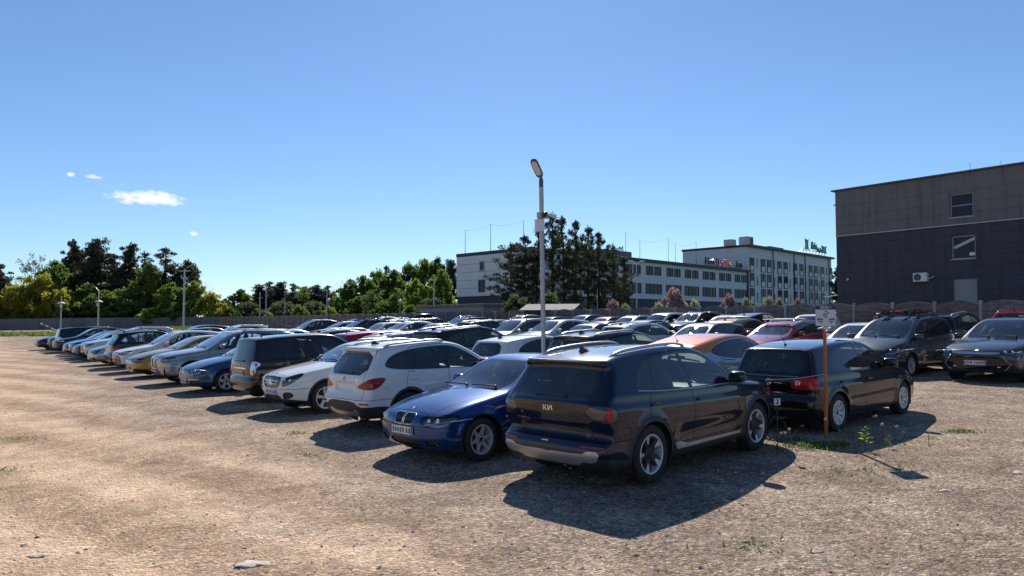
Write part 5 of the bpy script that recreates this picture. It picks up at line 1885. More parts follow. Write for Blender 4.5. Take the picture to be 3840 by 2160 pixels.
    for (a_, b_) in wins:
        for xw in (a_, b_): window(xw, 8.75 + e, 1.75, 1.35, n=2)
        window((a_ + b_) / 2, 5.7 + e, 4.5, 1.55, .16, 4)
    # drain gap between wing and block
    m = MB(); m.box((L1 - .15, -.02, (pl + top1) / 2), (.7, .5, top1 - pl)); m.obj('drainpipe_recess', M_ROOFDK, root)
    # --- end block
    c = MB(); c.box(((L1 + L2) / 2 + .2, D / 2 + .1, top2 / 2), (L2 - L1 - .4, D, top2)); c.obj('block_wall', M_HOTEL, root)
    c = MB(); c.bbox(((L1 + L2) / 2 + .2, D / 2 - .2, top2 + .2), (L2 - L1, D + 1.0, .45), .05); c.obj('block_roof', M_ROOFDK, root)
    cols = [1495, 1615, 1680, 1792, 1857, 1960, 2027, 2125, 2180, 2252, 2340]
    for cpx in cols:
        t = tpx(z4(cpx)) 
        for fl in range(5):
            zc = 12.45 + e - fl * 3.12
            if zc < 2.0: continue
            window(t, zc, 1.65, 1.45, .14, 2, -.0, panel=1.15)
    for cpx in (1718, 1945, 2062, 2318):
        t = tpx(z4(cpx)); m = MB(); m.tube([(t, -.12, 1.0), (t, -.12, top2 - .2), (t + .3, .0, top2)], .10, 8); m.obj('drainpipe', M_ROOFDK, root)
    for cpx in (1553, 1738, 1905, 2075, 2217, 2296):
        t = tpx(z4(cpx))
        for zc in (12.3, 8.6, 5.2): m = MB(); m.box((t, .04, zc + e), (.16, .10, 2.0)); m.obj('wall_slot', M_DARKFRAME, root)
    # roof plant
    m = MB(); m.bbox((L1 - .2, 3.6, top2 + .95), (1.9, 1.8, 1.3), .06); m.obj('roof_unit', M_PALE, root)
    m = MB(); m.bbox((L1 + 4.0, 2.2, top2 + 1.35), (2.5, 2.0, 2.1), .06); m.obj('roof_unit', M_PALE, root)
    m = MB(); m.box((L1 + 4.5, 1.16, top2 + 1.35), (1.1, .1, 1.5)); m.obj('roof_unit_louver', M_DARKFRAME, root)
    m = MB(); m.bbox((L1 + 22, 6, top2 + 1.0), (7, 4, 1.5), .1); m.obj('roof_unit', M_FLASH, root)
    m = MB(); m.bbox((tpx(2395), 8, top1 + 1.3), (9, 7, 1.8), .15); m.obj('roof_hut', M_FLASH, root)
    # antennas with slack wires
    pts = []
    hts = []
    for px, py in ((1740, 862), (1836, 838), (1960, 826), (2348, 870), (2401, 900), (2508, 890), (2535, 914), (2613, 908)):
        a = px2a(px)
        # stand on the roof plane about 6 m behind the facade
        t = (a * (oy + .7071 * 6) - (ox - .7071 * 6)) / (.7071 * (1 - a))
        if px < 2000: t = max(t, 0.5)
        lx = t
        Xw = ox + .7071 * (t - 6); Yw = oy + .7071 * (t + 6)
        if px < 2000:
            # on the gable edge
            tt = (ox - a * oy) / (.7071 * (1 + a)); tt = min(max(tt, .3), D)
            lx, ly = .2, tt; Yw = oy + .7071 * tt
        else: ly = 6.0
        h = (1210 - py) * Yw / 2741 + e
        m = MB(); m.tube([(lx, ly, top1 + .3), (lx, ly, h)], [.05, .03], 5); m.obj('antenna_mast', M_FLASH, root)
        pts.append((lx, ly, h))
    for i in (0, 1, 3, 4, 5, 6):
        p, q = Vector(pts[i]), Vector(pts[i + 1])
        m = MB(); m.tube([p.lerp(q, t) - Vector((0, 0, 4 * t * (1 - t) * (p - q).length * .06)) for t in np.linspace(0, 1, 9)], .010, 4); m.obj('antenna_wire', M_FLASH, root)
    # lettering on the wing roof: Hotel DeSilva Inn
    M_GREEN = mat_simple('sign_green', (.02, .07, .05), .25); M_SRED = mat_simple('sign_red', (.55, .02, .03), .2, coat=1); M_LIME = mat_simple('sign_lime', (.03, .22, .05), .3)
    sgn = empty('roof_sign', (ox, oy, zg), A45)
    tag(sgn, 'roof letters reading Hotel DeSilva Inn in dark green and red on the lower wing', 'sign')
    x_, z_ = tpx(2666), top1 + .9
    for txt, mt, px0, sz in (('Hotel', M_GREEN, 2665, 1.9), ('DeSilva', M_SRED, 2713, 1.9), ('Inn', M_GREEN, 2781, 1.8)):
        me = text_mesh('letters', txt, sz, mt, .12, 'LEFT', .03)
        link('letters', me, sgn, (tpx(px0), 1.0, z_ + .65), (R(90), 0, 0))
    m = MB(); xa, xb = tpx(2665), tpx(2800)
    m.box(((xa + xb) / 2, 1.1, z_ - .12), (xb - xa, .12, .12)); m.box(((xa + xb) / 2, 1.1, z_ + .5), (xb - xa, .06, .06))
    for t in np.linspace(xa, xb, 9): m.tube([(t, 1.1, top1 + .3), (t, 1.1, z_ + 1.1)], .05, 5); m.tube([(t, 1.1, z_ + .6), (t, 2.4, top1 + .4)], .04, 5)
    m.obj('sign_frame', M_FLASH, sgn)
    # green letters on the end block: ibis styles
    sg2 = empty('roof_sign', (ox, oy, zg), A45)
    tag(sg2, 'green roof letters reading ibis Styles with pillow-shaped boards on the taller end block', 'sign')
    x0 = tpx(3040); zt = top2 + 1.0
    m = MB()
    for t, w, h, zc in ((tpx(3047), 1.7, 2.5, zt + 1.9), (tpx(3111), 2.6, 1.9, zt + 1.3)):
        P = []
        n = 6
        for k in range(n): P.append((-w / 2 + w * k / n, -h / 2 + .25 * math.sin(math.pi * k / n)))
        for k in range(n): P.append((w / 2 - .25 * math.sin(math.pi * k / n), -h / 2 + h * k / n))
        for k in range(n): P.append((w / 2 - w * k / n, h / 2 - .25 * math.sin(math.pi * k / n)))
        for k in range(n): P.append((-w / 2 + .25 * math.sin(math.pi * k / n), h / 2 - h * k / n))
        m.prism(P, 0, .25, Matrix.Translation((t, 1.2, zc)) @ Matrix.Rotation(R(90), 4, 'X'))
    m.obj('sign_board', M_LIME, sg2)
    link('letters', text_mesh('letters', 'ibis', 2.5, M_LIME, .12, 'LEFT', .06), sg2, (tpx(3060), .9, zt + 1.7), (R(90), 0, 0))
    link('letters', text_mesh('letters', 'Styles', 1.5, M_LIME, .12, 'LEFT', .04), sg2, (tpx(3082), .9, zt + 1.0), (R(90), 0, 0))
    m = MB()
    for t in np.linspace(tpx(3040), tpx(3118), 8): m.tube([(t, 1.4, top2 + .3), (t, 1.4, zt + 1.2)], .06, 5); m.tube([(t, 1.4, zt + 1.0), (t - 1.5, 3.2, top2 + .4)], .04, 5)
    m.box(((tpx(3040) + tpx(3118)) / 2, 1.4, zt + .6), (tpx(3118) - tpx(3040), .1, .1))
    m.obj('sign_frame', M_FLASH, sg2)


hotel()

# sheds just behind the fence
M_SHEDROOF = mat_simple('shed_roof_sheet', (.17, .165, .155), .85, noise=.15, nscale=2)
def shed_flat():
    x, y = at_depth(1750, 74), 74
    r = empty('flat_shed', (x, y, 1.25), math.atan2(UY, UX) + math.pi)
    tag(r, 'low flat-roofed shed with pale roof edge behind the fence, left of the lamp pole', 'shed')
    m = MB(); m.box((0, 0, 1.25), (11.5, 4, 2.5)); m.obj('wall', M_BLIND, r)
    m = MB(); m.bbox((0, 0, 2.62), (12.2, 4.8, .24), .03); m.obj('roof', M_SHEDROOF, r)
shed_flat()
def shed_gable():
    x, y = at_depth(2075, 62), 62
    r = empty('gabled_shed', (x, y, 1.25), R(-20))
    tag(r, 'small shed with shallow pale pitched roof behind the fence beside the lamp pole', 'shed')
    m = MB(); m.box((0, 0, 1.0), (4.3, 3.0, 2.0)); m.obj('wall', M_NAVY, r)
    M = Matrix.Rotation(R(90), 4, 'Z') @ Matrix.Rotation(R(90), 4, 'X')
    m = MB()
    for s_ in (-1, 1): m.box((0, s_ * 1.0, 2.25), (4.7, 2.2, .07), M=Matrix.Rotation(R(-15 * s_), 3, 'X'))
    m.obj('roof', M_SHEDROOF, r)
    m = MB(); m.prism([(-1.5, 0), (1.5, 0), (0, .42)], -2.2, 2.2, Matrix.Translation((0, 0, 2.0)) @ M); m.obj('gable', M_NAVY, r)
shed_gable()

def house_far():
    x, y = at_depth(845, 190), 190
    r = empty('far_house', (x, y, 1.0), R(20))
    tag(r, 'distant house with grey roof glimpsed between the trees', 'house')
    m = MB(); m.box((0, 0, 2.2), (9, 8, 4.4)); m.obj('wall', mat_simple('far_wall', (.42, .32, .26), .9), r)
    m = MB(); m.prism([(-4.6, 0), (4.6, 0), (0, 3.0)], -4.8, 4.8, Matrix.Translation((0, 0, 4.4)) @ Matrix.Rotation(R(90), 4, 'X')); m.obj('roof', mat_simple('far_roof', (.20, .19, .19), .8), r)
    m = MB(); m.box((2, 0, 7), (.8, .8, 2.0)); m.obj('chimney', mat_simple('far_brick', (.25, .12, .08), .9), r)
house_far()
# ================================================================== trees
def leaf_mat(name, c0, c1, trans=.35, rough=.6):
    m = bpy.data.materials.new(name); m.use_nodes = True
    nt = m.node_tree; b = nt.nodes['Principled BSDF']
    geo = nt.nodes.new('ShaderNodeNewGeometry'); oi = nt.nodes.new('ShaderNodeObjectInfo')
    r = nt.nodes.new('ShaderNodeValToRGB'); r.color_ramp.elements[0].color = (*c0, 1); r.color_ramp.elements[1].color = (*c1, 1)
    nt.links.new(geo.outputs['Random Per Island'], r.inputs[0])
    mr = nt.nodes.new('ShaderNodeMapRange'); mr.inputs[3].default_value = .8; mr.inputs[4].default_value = 1.2
    nt.links.new(oi.outputs['Random'], mr.inputs[0])
    mx = nt.nodes.new('ShaderNodeMix'); mx.data_type = 'RGBA'; mx.blend_type = 'MULTIPLY'; mx.inputs['Factor'].default_value = 1
    nt.links.new(r.outputs[0], mx.inputs[6]); nt.links.new(mr.outputs[0], mx.inputs[7])
    nt.links.new(mx.outputs[2], b.inputs['Base Color']); b.inputs['Roughness'].default_value = rough
    b.inputs['Specular IOR Level'].default_value = .25
    tr = nt.nodes.new('ShaderNodeBsdfTranslucent'); nt.links.new(mx.outputs[2], tr.inputs[0])
    ms = nt.nodes.new('ShaderNodeMixShader'); ms.inputs[0].default_value = trans
    nt.links.new(b.outputs[0], ms.inputs[1]); nt.links.new(tr.outputs[0], ms.inputs[2])
    nt.links.new(ms.outputs[0], nt.nodes['Material Output'].inputs[0])
    return m


LEAF = {
    'pine': leaf_mat('pine_needles', (.042, .058, .032), (.10, .112, .060), .4),
    'darkpine': leaf_mat('dark_pine_needles', (.050, .062, .038), (.11, .115, .070), .45),
    'leaf': leaf_mat('green_leaves', (.09, .155, .030), (.18, .26, .06), .7),
    'bright': leaf_mat('bright_green_leaves', (.15, .23, .035), (.27, .36, .08), .72),
    'yellow': leaf_mat('yellow_green_leaves', (.23, .24, .025), (.39, .38, .06), .7),
    'dull': leaf_mat('dull_green_leaves', (.085, .115, .045), (.16, .19, .09), .6),
    'bare': leaf_mat('budding_twigs', (.11, .09, .068), (.19, .17, .12), .4),
    'pink': leaf_mat('pink_blossom', (.30, .17, .18), (.50, .36, .35), .45),
    'cream': leaf_mat('cream_blossom', (.24, .29, .15), (.56, .55, .42), .45),
    'grass': leaf_mat('grass_blades', (.09, .14, .025), (.21, .27, .07), .5),
    'dry': leaf_mat('dry_stalks', (.16, .11, .06), (.34, .27, .18), .2),
}
M_BARK = mat_simple('bark', (.075, .055, .042), .9, noise=.3, nscale=3)
M_PBARK = mat_simple('pine_bark', (.13, .075, .050), .9, noise=.3, nscale=2)


def leaves(P, size, r, up=0.0, quad=True, aspect=.55):
    """a small leaf-shaped face at each of the points P"""
    n = len(P)
    d = r.normal(size=(n, 3)); d[:, 2] += up
    d /= np.linalg.norm(d, axis=1, keepdims=True)
    e = np.cross(d, r.normal(size=(n, 3))); e /= np.linalg.norm(e, axis=1, keepdims=True) + 1e-9
    s = size * (.6 + .8 * r.random((n, 1)))
    a = P - d * s; b = P + d * s; w = e * s * aspect
    V = np.stack([a, P + w, b, P - w], 1).reshape(-1, 3)
    F = (np.arange(n) * 4)[:, None] + np.array([0, 1, 2, 3])
    return V, F


def in_ball(n, r):
    p = r.normal(size=(n, 3)); p /= np.linalg.norm(p, axis=1, keepdims=True)
    return p * r.random((n, 1)) ** (1 / 2.2)


PROTO = {}


def pine_proto(key, seed, H=10.0, crown0=.25, spread=2.4, top=.9, n=46, leaf=.17, clump=.55, per=46, flat=.5, lean=0.0, core=.10):
    r = np.random.default_rng(seed); rn = random.Random(seed)
    t = MB()
    k = 9
    ax = [(lean * H * (i / k) ** 2 + rn.uniform(-.06, .06), rn.uniform(-.06, .06), H * i / k) for i in range(k + 1)]
    t.tube(ax, [.20 * (1 - .85 * i / k) + .02 for i in range(k + 1)], 7)
    P = []
    for i in range(n):
        f = (i + rn.random()) / n
        h = H * (crown0 + (top + .06 - crown0) * f)
        prof = (math.sin(math.pi * min(1, (.18 + .82 * f)) ** 1.1) ** .7) if f < .8 else .62 * (1.02 - f) / .22 + .12
        L = spread * prof * rn.uniform(.45, 1.1)
        a = rn.random() * 6.283
        x0 = lean * H * (h / H) ** 2
        dz = L * rn.uniform(.05, .45)
        pts = [(x0, 0, h - .2), (x0 + math.cos(a) * L * .5, math.sin(a) * L * .5, h - .1 + dz * .3), (x0 + math.cos(a) * L, math.sin(a) * L, h + dz)]
        t.tube(pts, [.045, .03, .012], 4, caps=False)
        m = max(1, int(L / .55))
        for q in range(m):
            g = (q + .7 + rn.uniform(-.2, .3)) / m
            c = np.array([x0 + math.cos(a) * L * g + rn.uniform(-.2, .2), math.sin(a) * L * g + rn.uniform(-.2, .2), h + dz * g ** 1.5 + rn.uniform(-.05, .2)])
            P.append(c + in_ball(per, r) * np.array([clump, clump, clump * flat]) * rn.uniform(.6, 1.15))
    g = r.random(int(n * per * core)) ** .9
    hh = H * (crown0 + (top - crown0) * g)
    rr = spread * .62 * np.sin(np.pi * np.clip(.15 + .8 * g, 0, 1)) ** .7 * r.random(len(g)) ** .5
    aa = r.random(len(g)) * 6.283
    P.append(np.stack([lean * H * (hh / H) ** 2 + rr * np.cos(aa), rr * np.sin(aa), hh], 1))
    c = np.array([lean * H, 0, H * (top + .03)])
    P.append(c + in_ball(per, r) * np.array([.35, .35, .6]))
    V, F = leaves(np.vstack(P), leaf, r, .5, aspect=.34)
    PROTO[key] = (t.mesh('trunk', M_PBARK), new_mesh('crown', V, F, (LEAF['pine'],)))


def broad_proto(key, seed, H=10.0, trunk=.22, rad=3.4, n=95, leaf=.17, per=60, clump=.8, gap=.0, oval=1.15, low=.22, aspect=.6):
    r = np.random.default_rng(seed); rn = random.Random(seed)
    t = MB()
    zt = H * trunk
    t.tube([(0, 0, 0), (.06, .02, zt * .6), (.0, .05, zt + .6), (.1, -.05, H * .62), (.0, .0, H * .88)], [.24, .20, .16, .09, .02], 7)
    cz = H * (low + (1 - low) / 2); rz = H * (1 - low) / 2
    P = []
    for i in range(n):
        d = r.normal(size=3); d /= np.linalg.norm(d)
        d[2] = d[2] * .9 + .08
        q = (.45 + .55 * r.random() ** .5)
        lob = 1 + .22 * math.sin(3 * math.atan2(d[1], d[0]) + seed) + .14 * math.sin(5 * d[2] + seed * 2)
        w = 1 - .35 * max(0, d[2]) ** 2
        c = np.array([d[0] * rad * q * lob * w, d[1] * rad * q * lob * w, cz + d[2] * rz * q])
        if c[2] < H * low * .6: continue
        if i % 3 == 0:
            b0 = (0, 0, min(c[2] - .3, zt + (c[2] - zt) * .4) if c[2] > zt else zt * .8)
            t.tube([b0, tuple((np.array(b0) + c) / 2 + np.array([0, 0, .15])), tuple(c)], [.07, .045, .015], 4, caps=False)
        P.append(c + in_ball(per, r) * clump * rn.uniform(.55, 1.2) * np.array([1, 1, .75]))
    V, F = leaves(np.vstack(P), leaf, r, .2, aspect=aspect)
    PROTO[key] = (t.mesh('trunk', M_BARK), new_mesh('crown', V, F, (LEAF['leaf'],)))


pine_proto('pine_a', 1, n=54, spread=2.3, crown0=.16, leaf=.15, per=50, clump=.54, core=.03)
pine_proto('pine_b', 2, n=48, spread=2.0, crown0=.26, leaf=.15, per=48, clump=.52, lean=.03, core=.02)
pine_proto('pine_c', 3, n=70, spread=2.7, crown0=.04, leaf=.19, per=64, clump=.70, flat=.6, core=.35)
pine_proto('pine_e', 6, n=50, spread=2.7, crown0=.10, leaf=.15, per=50, clump=.54, flat=.5, core=.03)
pine_proto('pine_d', 4, n=48, spread=1.7, crown0=.18, leaf=.15, per=46, clump=.48, lean=-.03, core=.02)
pine_proto('spruce', 5, n=74, spread=2.2, crown0=.03, leaf=.19, per=60, clump=.52, top=.96, core=.3)
broad_proto('broad_a', 11, n=150, per=64, leaf=.19, low=.10)
broad_proto('broad_b', 12, rad=2.9, n=130, per=64, leaf=.19, clump=.75, low=.10)
broad_proto('broad_c', 13, rad=4.2, n=150, per=58, leaf=.21, low=.04, clump=.95)
broad_proto('airy', 14, rad=4.2, n=80, per=34, leaf=.13, clump=.75, low=.25)
broad_proto('birch', 15, rad=1.9, n=80, per=50, leaf=.14, clump=.6, low=.1, trunk=.3)
broad_proto('shrub', 16, rad=5.2, n=140, per=64, leaf=.28, clump=1.1, low=.0, trunk=.08)
broad_proto('twiggy', 17, rad=3.6, n=70, per=22, leaf=.10, clump=.8, low=.25, aspect=.2)
TREE_PROFILE = {'pine_a': 2.5, 'pine_b': 2.3, 'pine_c': 3.0, 'pine_d': 2.0, 'pine_e': 3.0, 'spruce': 2.3, 'broad_a': 3.7, 'broad_b': 3.2, 'broad_c': 4.6, 'airy': 4.5, 'birch': 2.2, 'shrub': 5.8, 'twiggy': 3.9}


def tree(proto, leaf, px, top, half, Y, label, name='tree', cat='tree', group=None, seed=0, foot=None):
    """px column of the trunk, top row, half width in columns of the 3840 px photograph, Y distance"""
    if proto.startswith('pine') or proto == 'spruce': half *= 1.35 if Y > 165 else (1.22 if Y < 95 else 1.12)
    x = at_depth(px, Y)
    zg = float(gz(x, Y)) if foot is None else foot
    h = 2.2 + (1210 - top) * Y / 2741 - zg
    w = half * Y / 2741
    sz = h / 10.2; sx = w / TREE_PROFILE[proto]
    root = empty(name, (x, Y, zg), random.Random(px * 7 + seed).uniform(0, 6.28))
    tr, cr = PROTO[proto]
    o = link('trunk', tr, root); o.scale = (min(sx, sz) * 1.1, min(sx, sz) * 1.1, sz)
    c = link('crown', cr, root); c.scale = (sx, sx, sz)
    c.material_slots[0].link = 'OBJECT'; c.material_slots[0].material = LEAF[leaf]
    o.scale = (sx, sx, sz)
    tag(root, label, cat, group)
    return root


GL, GM, GH, GP = 'trees beyond the grey left wall', 'trees along the far end of the lot', 'trees on the wooded rise left of the hotel', 'pines standing in front of the hotel'
for row in [
    ('spruce', 'darkpine', -14, 990, 62, 150, 'dark conifer cut by the left edge of the picture', GL, 'pine_tree'),
    ('airy', 'dull', 130, 948, 85, 152, 'pale airy tree with see-through crown left of the dark pines', GL, 'tree'),
    ('broad_a', 'leaf', 205, 972, 75, 149, 'green broad tree between the airy tree and the dark pines', GL, 'tree'),
    ('spruce', 'darkpine', 268, 905, 48, 156, 'slim dark pine, first of the tall ones from the left', GL, 'pine_tree'),
    ('pine_c', 'darkpine', 358, 885, 92, 153, 'biggest dark pine, tallest in the left wood', GL, 'pine_tree'),
    ('pine_a', 'darkpine', 425, 945, 60, 151, 'dark pine tucked against the right of the biggest pine', GL, 'pine_tree'),
    ('spruce', 'darkpine', 488, 918, 58, 154, 'pointed dark pine right of the biggest pine', GL, 'pine_tree'),
    ('pine_d', 'darkpine', 545, 932, 46, 155, 'narrow dark pine between two wider ones', GL, 'pine_tree'),
    ('pine_a', 'darkpine', 618, 918, 74, 150, 'flat-topped dark pine at the right of the left wood', GL, 'pine_tree'),
    ('broad_b', 'dull', 700, 972, 62, 150, 'grey-green tree ending the left wood behind the tall pole', GL, 'tree'),
    ('broad_b', 'bright', 555, 985, 55, 145, 'bright green tree in front of the narrow dark pine', GL, 'tree'),
    ('broad_c', 'leaf', 330, 1062, 95, 143, 'dark green broad tree below the biggest pine', GL, 'tree'),
    ('broad_c', 'leaf', 470, 1078, 95, 142, 'low green broad tree below the pointed pine', GL, 'tree'),
    ('shrub', 'yellow', 60, 1060, 70, 139, 'yellow-green bush at the far left above the wall', GL, 'bush'),
    ('shrub', 'yellow', 150, 1020, 88, 140, 'tall yellow-green bush under the airy tree', GL, 'bush'),
    ('shrub', 'yellow', 232, 1075, 50, 138, 'yellow-green bush right of the tall yellow one', GL, 'bush'),
    ('broad_a', 'leaf', 395, 1085, 70, 139, 'green tree right of the two short lamp posts', GL, 'tree'),
    ('broad_b', 'leaf', 640, 1058, 58, 139, 'green tree left of the tall grey pole', GL, 'tree'),
    ('broad_b', 'bright', 725, 1052, 55, 140, 'fresh green tree right of the tall grey pole', GL, 'tree'),
    ('shrub', 'yellow', 795, 1090, 45, 140, 'yellow-green bush at the right end of the left wood', GL, 'bush'),
    ('twiggy', 'bare', 772, 1052, 40, 150, 'nearly leafless tree at the right end of the left wood', GL, 'tree'),
    ('shrub', 'bright', 570, 1150, 60, 136, 'low sprawling bright bush just above the grey wall', GL, 'bush'),
    ('broad_c', 'dull', 270, 1050, 110, 160, 'dusky thicket tree deep behind the slim dark pine', GL, 'tree'),
    ('broad_c', 'dull', 420, 1030, 120, 162, 'dusky thicket tree deep behind the biggest pine', GL, 'tree'),
    ('broad_c', 'dull', 580, 1040, 120, 161, 'dusky thicket tree deep behind the flat-topped pine', GL, 'tree'),
    ('broad_c', 'dull', 90, 1080, 110, 158, 'dusky thicket tree deep behind the yellow bushes', GL, 'tree'),
    ('broad_c', 'dull', 700, 1085, 80, 158, 'dusky thicket tree deep behind the tall grey pole', GL, 'tree'),
    ('pine_c', 'darkpine', 300, 930, 66, 158, 'dark pine between the slim pine and the biggest pine', GL, 'pine_tree'),
    ('pine_c', 'darkpine', 565, 985, 70, 158, 'dark pine behind the bright green tree', GL, 'pine_tree'),
    ('pine_c', 'darkpine', 1030, 1075, 60, 182, 'dark pine in the second line of the far wood on the left', GM, 'pine_tree'),
    ('pine_c', 'darkpine', 1140, 1072, 60, 182, 'dark pine in the second line of the far wood behind the birch', GM, 'pine_tree'),
    ('pine_c', 'darkpine', 1215, 1080, 56, 180, 'dark pine in the second line of the far wood on the right', GM, 'pine_tree'),
    ('shrub', 'dull', 930, 1130, 60, 150, 'dark undergrowth at the left foot of the far pine wood', GM, 'bush'),
    ('shrub', 'dull', 1060, 1125, 70, 150, 'dark undergrowth at the middle foot of the far pine wood', GM, 'bush'),
    ('shrub', 'dull', 1180, 1125, 70, 150, 'dark undergrowth at the right foot of the far pine wood', GM, 'bush'),
    ('shrub', 'leaf', 300, 1130, 80, 138, 'dark low bush above the wall by the two short lamp posts', GL, 'bush'),
    ('shrub', 'leaf', 470, 1125, 90, 139, 'dark low bush above the wall below the bright green tree', GL, 'bush'),
    ('shrub', 'leaf', 660, 1125, 80, 138, 'dark low bush above the wall behind the tall grey pole', GL, 'bush'),
    ('shrub', 'yellow', 0, 1110, 60, 138, 'yellow bush cut by the left edge of the picture', GL, 'bush'),
    ('broad_a', 'leaf', 902, 1082, 52, 160, 'round green tree left of the far pine wood', GM, 'tree'),
    ('shrub', 'leaf', 860, 1148, 40, 143, 'light bush beside the corner of the two walls', GM, 'bush'),
    ('pine_c', 'darkpine', 972, 1062, 48, 170, 'leftmost dark pine of the far pine wood', GM, 'pine_tree'),
    ('pine_a', 'darkpine', 1010, 1050, 42, 174, 'tall dark pine in the left part of the far pine wood', GM, 'pine_tree'),
    ('pine_c', 'darkpine', 1052, 1052, 46, 171, 'spreading dark pine behind the thin post in the far wood', GM, 'pine_tree'),
    ('pine_a', 'darkpine', 1098, 1058, 44, 173, 'dark pine left of the pale birch', GM, 'pine_tree'),
    ('birch', 'leaf', 1143, 1064, 26, 168, 'slim pale birch among the far dark pines', GM, 'tree'),
    ('pine_c', 'darkpine', 1185, 1064, 46, 172, 'dark pine right of the pale birch', GM, 'pine_tree'),
    ('pine_a', 'darkpine', 1228, 1066, 40, 170, 'dark pine at the right end of the far pine wood', GM, 'pine_tree'),
    ('twiggy', 'bare', 1278, 1048, 55, 165, 'bare grey tree between the far pines and the wooded rise', GM, 'tree'),
    ('broad_c', 'dull', 1120, 1098, 70, 176, 'dull green thicket tree behind the far pines', GM, 'tree'),
    ('broad_c', 'dull', 1010, 1108, 70, 178, 'dull thicket tree low behind the left far pines', GM, 'tree'),
    ('broad_c', 'dull', 1240, 1100, 60, 176, 'dull thicket tree low behind the right far pines', GM, 'tree'),
    ('shrub', 'bright', 1122, 1140, 34, 128, 'bright young tree standing alone above the fence', GM, 'bush'),
    ('shrub', 'bright', 1010, 1168, 24, 132, 'small light bush peeking over the fence', GM, 'bush'),
    ('shrub', 'dull', 1195, 1160, 28, 124, 'greyish bush above the fence right of the bright young tree', GM, 'bush'),
    ('shrub', 'bright', 1238, 1146, 34, 120, 'light bush beside the round park lamp', GM, 'bush'),
    ('broad_b', 'leaf', 1300, 1062, 50, 140, 'green tree at the foot of the wooded rise', GH, 'tree'),
    ('pine_b', 'darkpine', 1312, 1040, 36, 150, 'small dark pine at the left of the wooded rise', GH, 'pine_tree'),
    ('broad_a', 'leaf', 1362, 1030, 62, 140, 'green tree low on the wooded rise', GH, 'tree'),
    ('broad_c', 'bright', 1415, 1008, 66, 146, 'bright tree on the lower slope of the wooded rise', GH, 'tree'),
    ('pine_b', 'darkpine', 1450, 988, 34, 152, 'dark pine poking out of the wooded rise', GH, 'pine_tree'),
    ('broad_a', 'leaf', 1475, 1008, 60, 142, 'green tree in the middle of the wooded rise', GH, 'tree'),
    ('broad_c', 'leaf', 1530, 982, 66, 148, 'large green tree near the top of the wooded rise', GH, 'tree'),
    ('broad_a', 'bright', 1590, 966, 66, 148, 'tallest bright tree on the wooded rise', GH, 'tree'),
    ('broad_b', 'leaf', 1640, 962, 52, 146, 'green tree left of the dark pine beside the hotel', GH, 'tree'),
    ('pine_c', 'darkpine', 1690, 965, 56, 142, 'dark pine touching the left corner of the hotel', GH, 'pine_tree'),
    ('broad_a', 'bright', 1655, 1005, 52, 128, 'bright green tree in front of the dark pine beside the hotel', GH, 'tree'),
    ('broad_b', 'bright', 1560, 1045, 55, 122, 'light green tree on the right foot of the rise', GH, 'tree'),
    ('birch', 'leaf', 1485, 1072, 44, 112, 'green birch-like tree in the middle front of the rise', GH, 'tree'),
    ('birch', 'leaf', 1395, 1078, 46, 114, 'green birch-like tree at the left front of the rise', GH, 'tree'),
    ('broad_a', 'leaf', 1345, 1110, 50, 118, 'bushy green tree behind the fence left of the two birch-like trees', GH, 'tree'),
    ('shrub', 'leaf', 1440, 1128, 48, 110, 'bushy undergrowth between the two birch-like trees', GH, 'bush'),
    ('shrub', 'dull', 1620, 1112, 62, 110, 'dusky undergrowth at the right foot of the rise', GH, 'bush'),
    ('shrub', 'leaf', 1540, 1140, 42, 106, 'low green bush under the rise left of the thin post', GH, 'bush'),
    ('pine_e', 'pine', 1915, 898, 84, 80, 'leftmost pine before the hotel, wide and low', GP, 'pine_tree'),
    ('pine_a', 'pine', 1968, 870, 66, 83, 'second pine from the left before the hotel', GP, 'pine_tree'),
    ('pine_b', 'pine', 2012, 830, 50, 84, 'pine just left of the lamp pole before the hotel', GP, 'pine_tree'),
    ('pine_a', 'pine', 2072, 782, 58, 82, 'tallest pine just right of the lamp pole', GP, 'pine_tree'),
    ('pine_b', 'pine', 2116, 796, 52, 86, 'tall pine close right of the tallest one', GP, 'pine_tree'),
    ('pine_a', 'pine', 2160, 812, 54, 82, 'pine in the middle right of the group before the hotel', GP, 'pine_tree'),
    ('pine_d', 'pine', 2205, 832, 46, 85, 'slender pine among the right half of the group', GP, 'pine_tree'),
    ('pine_a', 'pine', 2246, 858, 54, 80, 'third pine from the right before the hotel wing', GP, 'pine_tree'),
    ('pine_e', 'pine', 2300, 902, 70, 78, 'second pine from the right, before the hotel windows', GP, 'pine_tree'),
    ('pine_b', 'pine', 2338, 955, 48, 79, 'rightmost and lowest pine before the hotel windows', GP, 'pine_tree'),
    ('shrub', 'dull', 1935, 1100, 62, 66, 'grey-green bush behind the fence left of the lamp pole', GP, 'bush'),
    ('shrub', 'dull', 2060, 1090, 56, 68, 'grey-green bush behind the fence right of the lamp pole', GP, 'bush'),
    ('shrub', 'pink', 2300, 1120, 36, 66, 'small dark pink blossoming bush left of the thin lamp post', 'blossoming bushes before the hotel', 'bush'),
    ('shrub', 'cream', 2345, 1135, 28, 64, 'cream flowering bush beside the small dark pink one', 'blossoming bushes before the hotel', 'bush'),
    ('shrub', 'pink', 2528, 1072, 52, 66, 'biggest pink blossoming bush before the lower hotel wing', 'blossoming bushes before the hotel', 'bush'),
    ('shrub', 'cream', 2605, 1118, 34, 64, 'cream flowering bush right of the biggest pink one', 'blossoming bushes before the hotel', 'bush'),
    ('shrub', 'cream', 2470, 1128, 28, 64, 'cream flowering bush left of the biggest pink one', 'blossoming bushes before the hotel', 'bush'),
    ('shrub', 'pink', 2735, 1096, 36, 66, 'medium pink blossoming bush where wing and end block meet', 'blossoming bushes before the hotel', 'bush'),
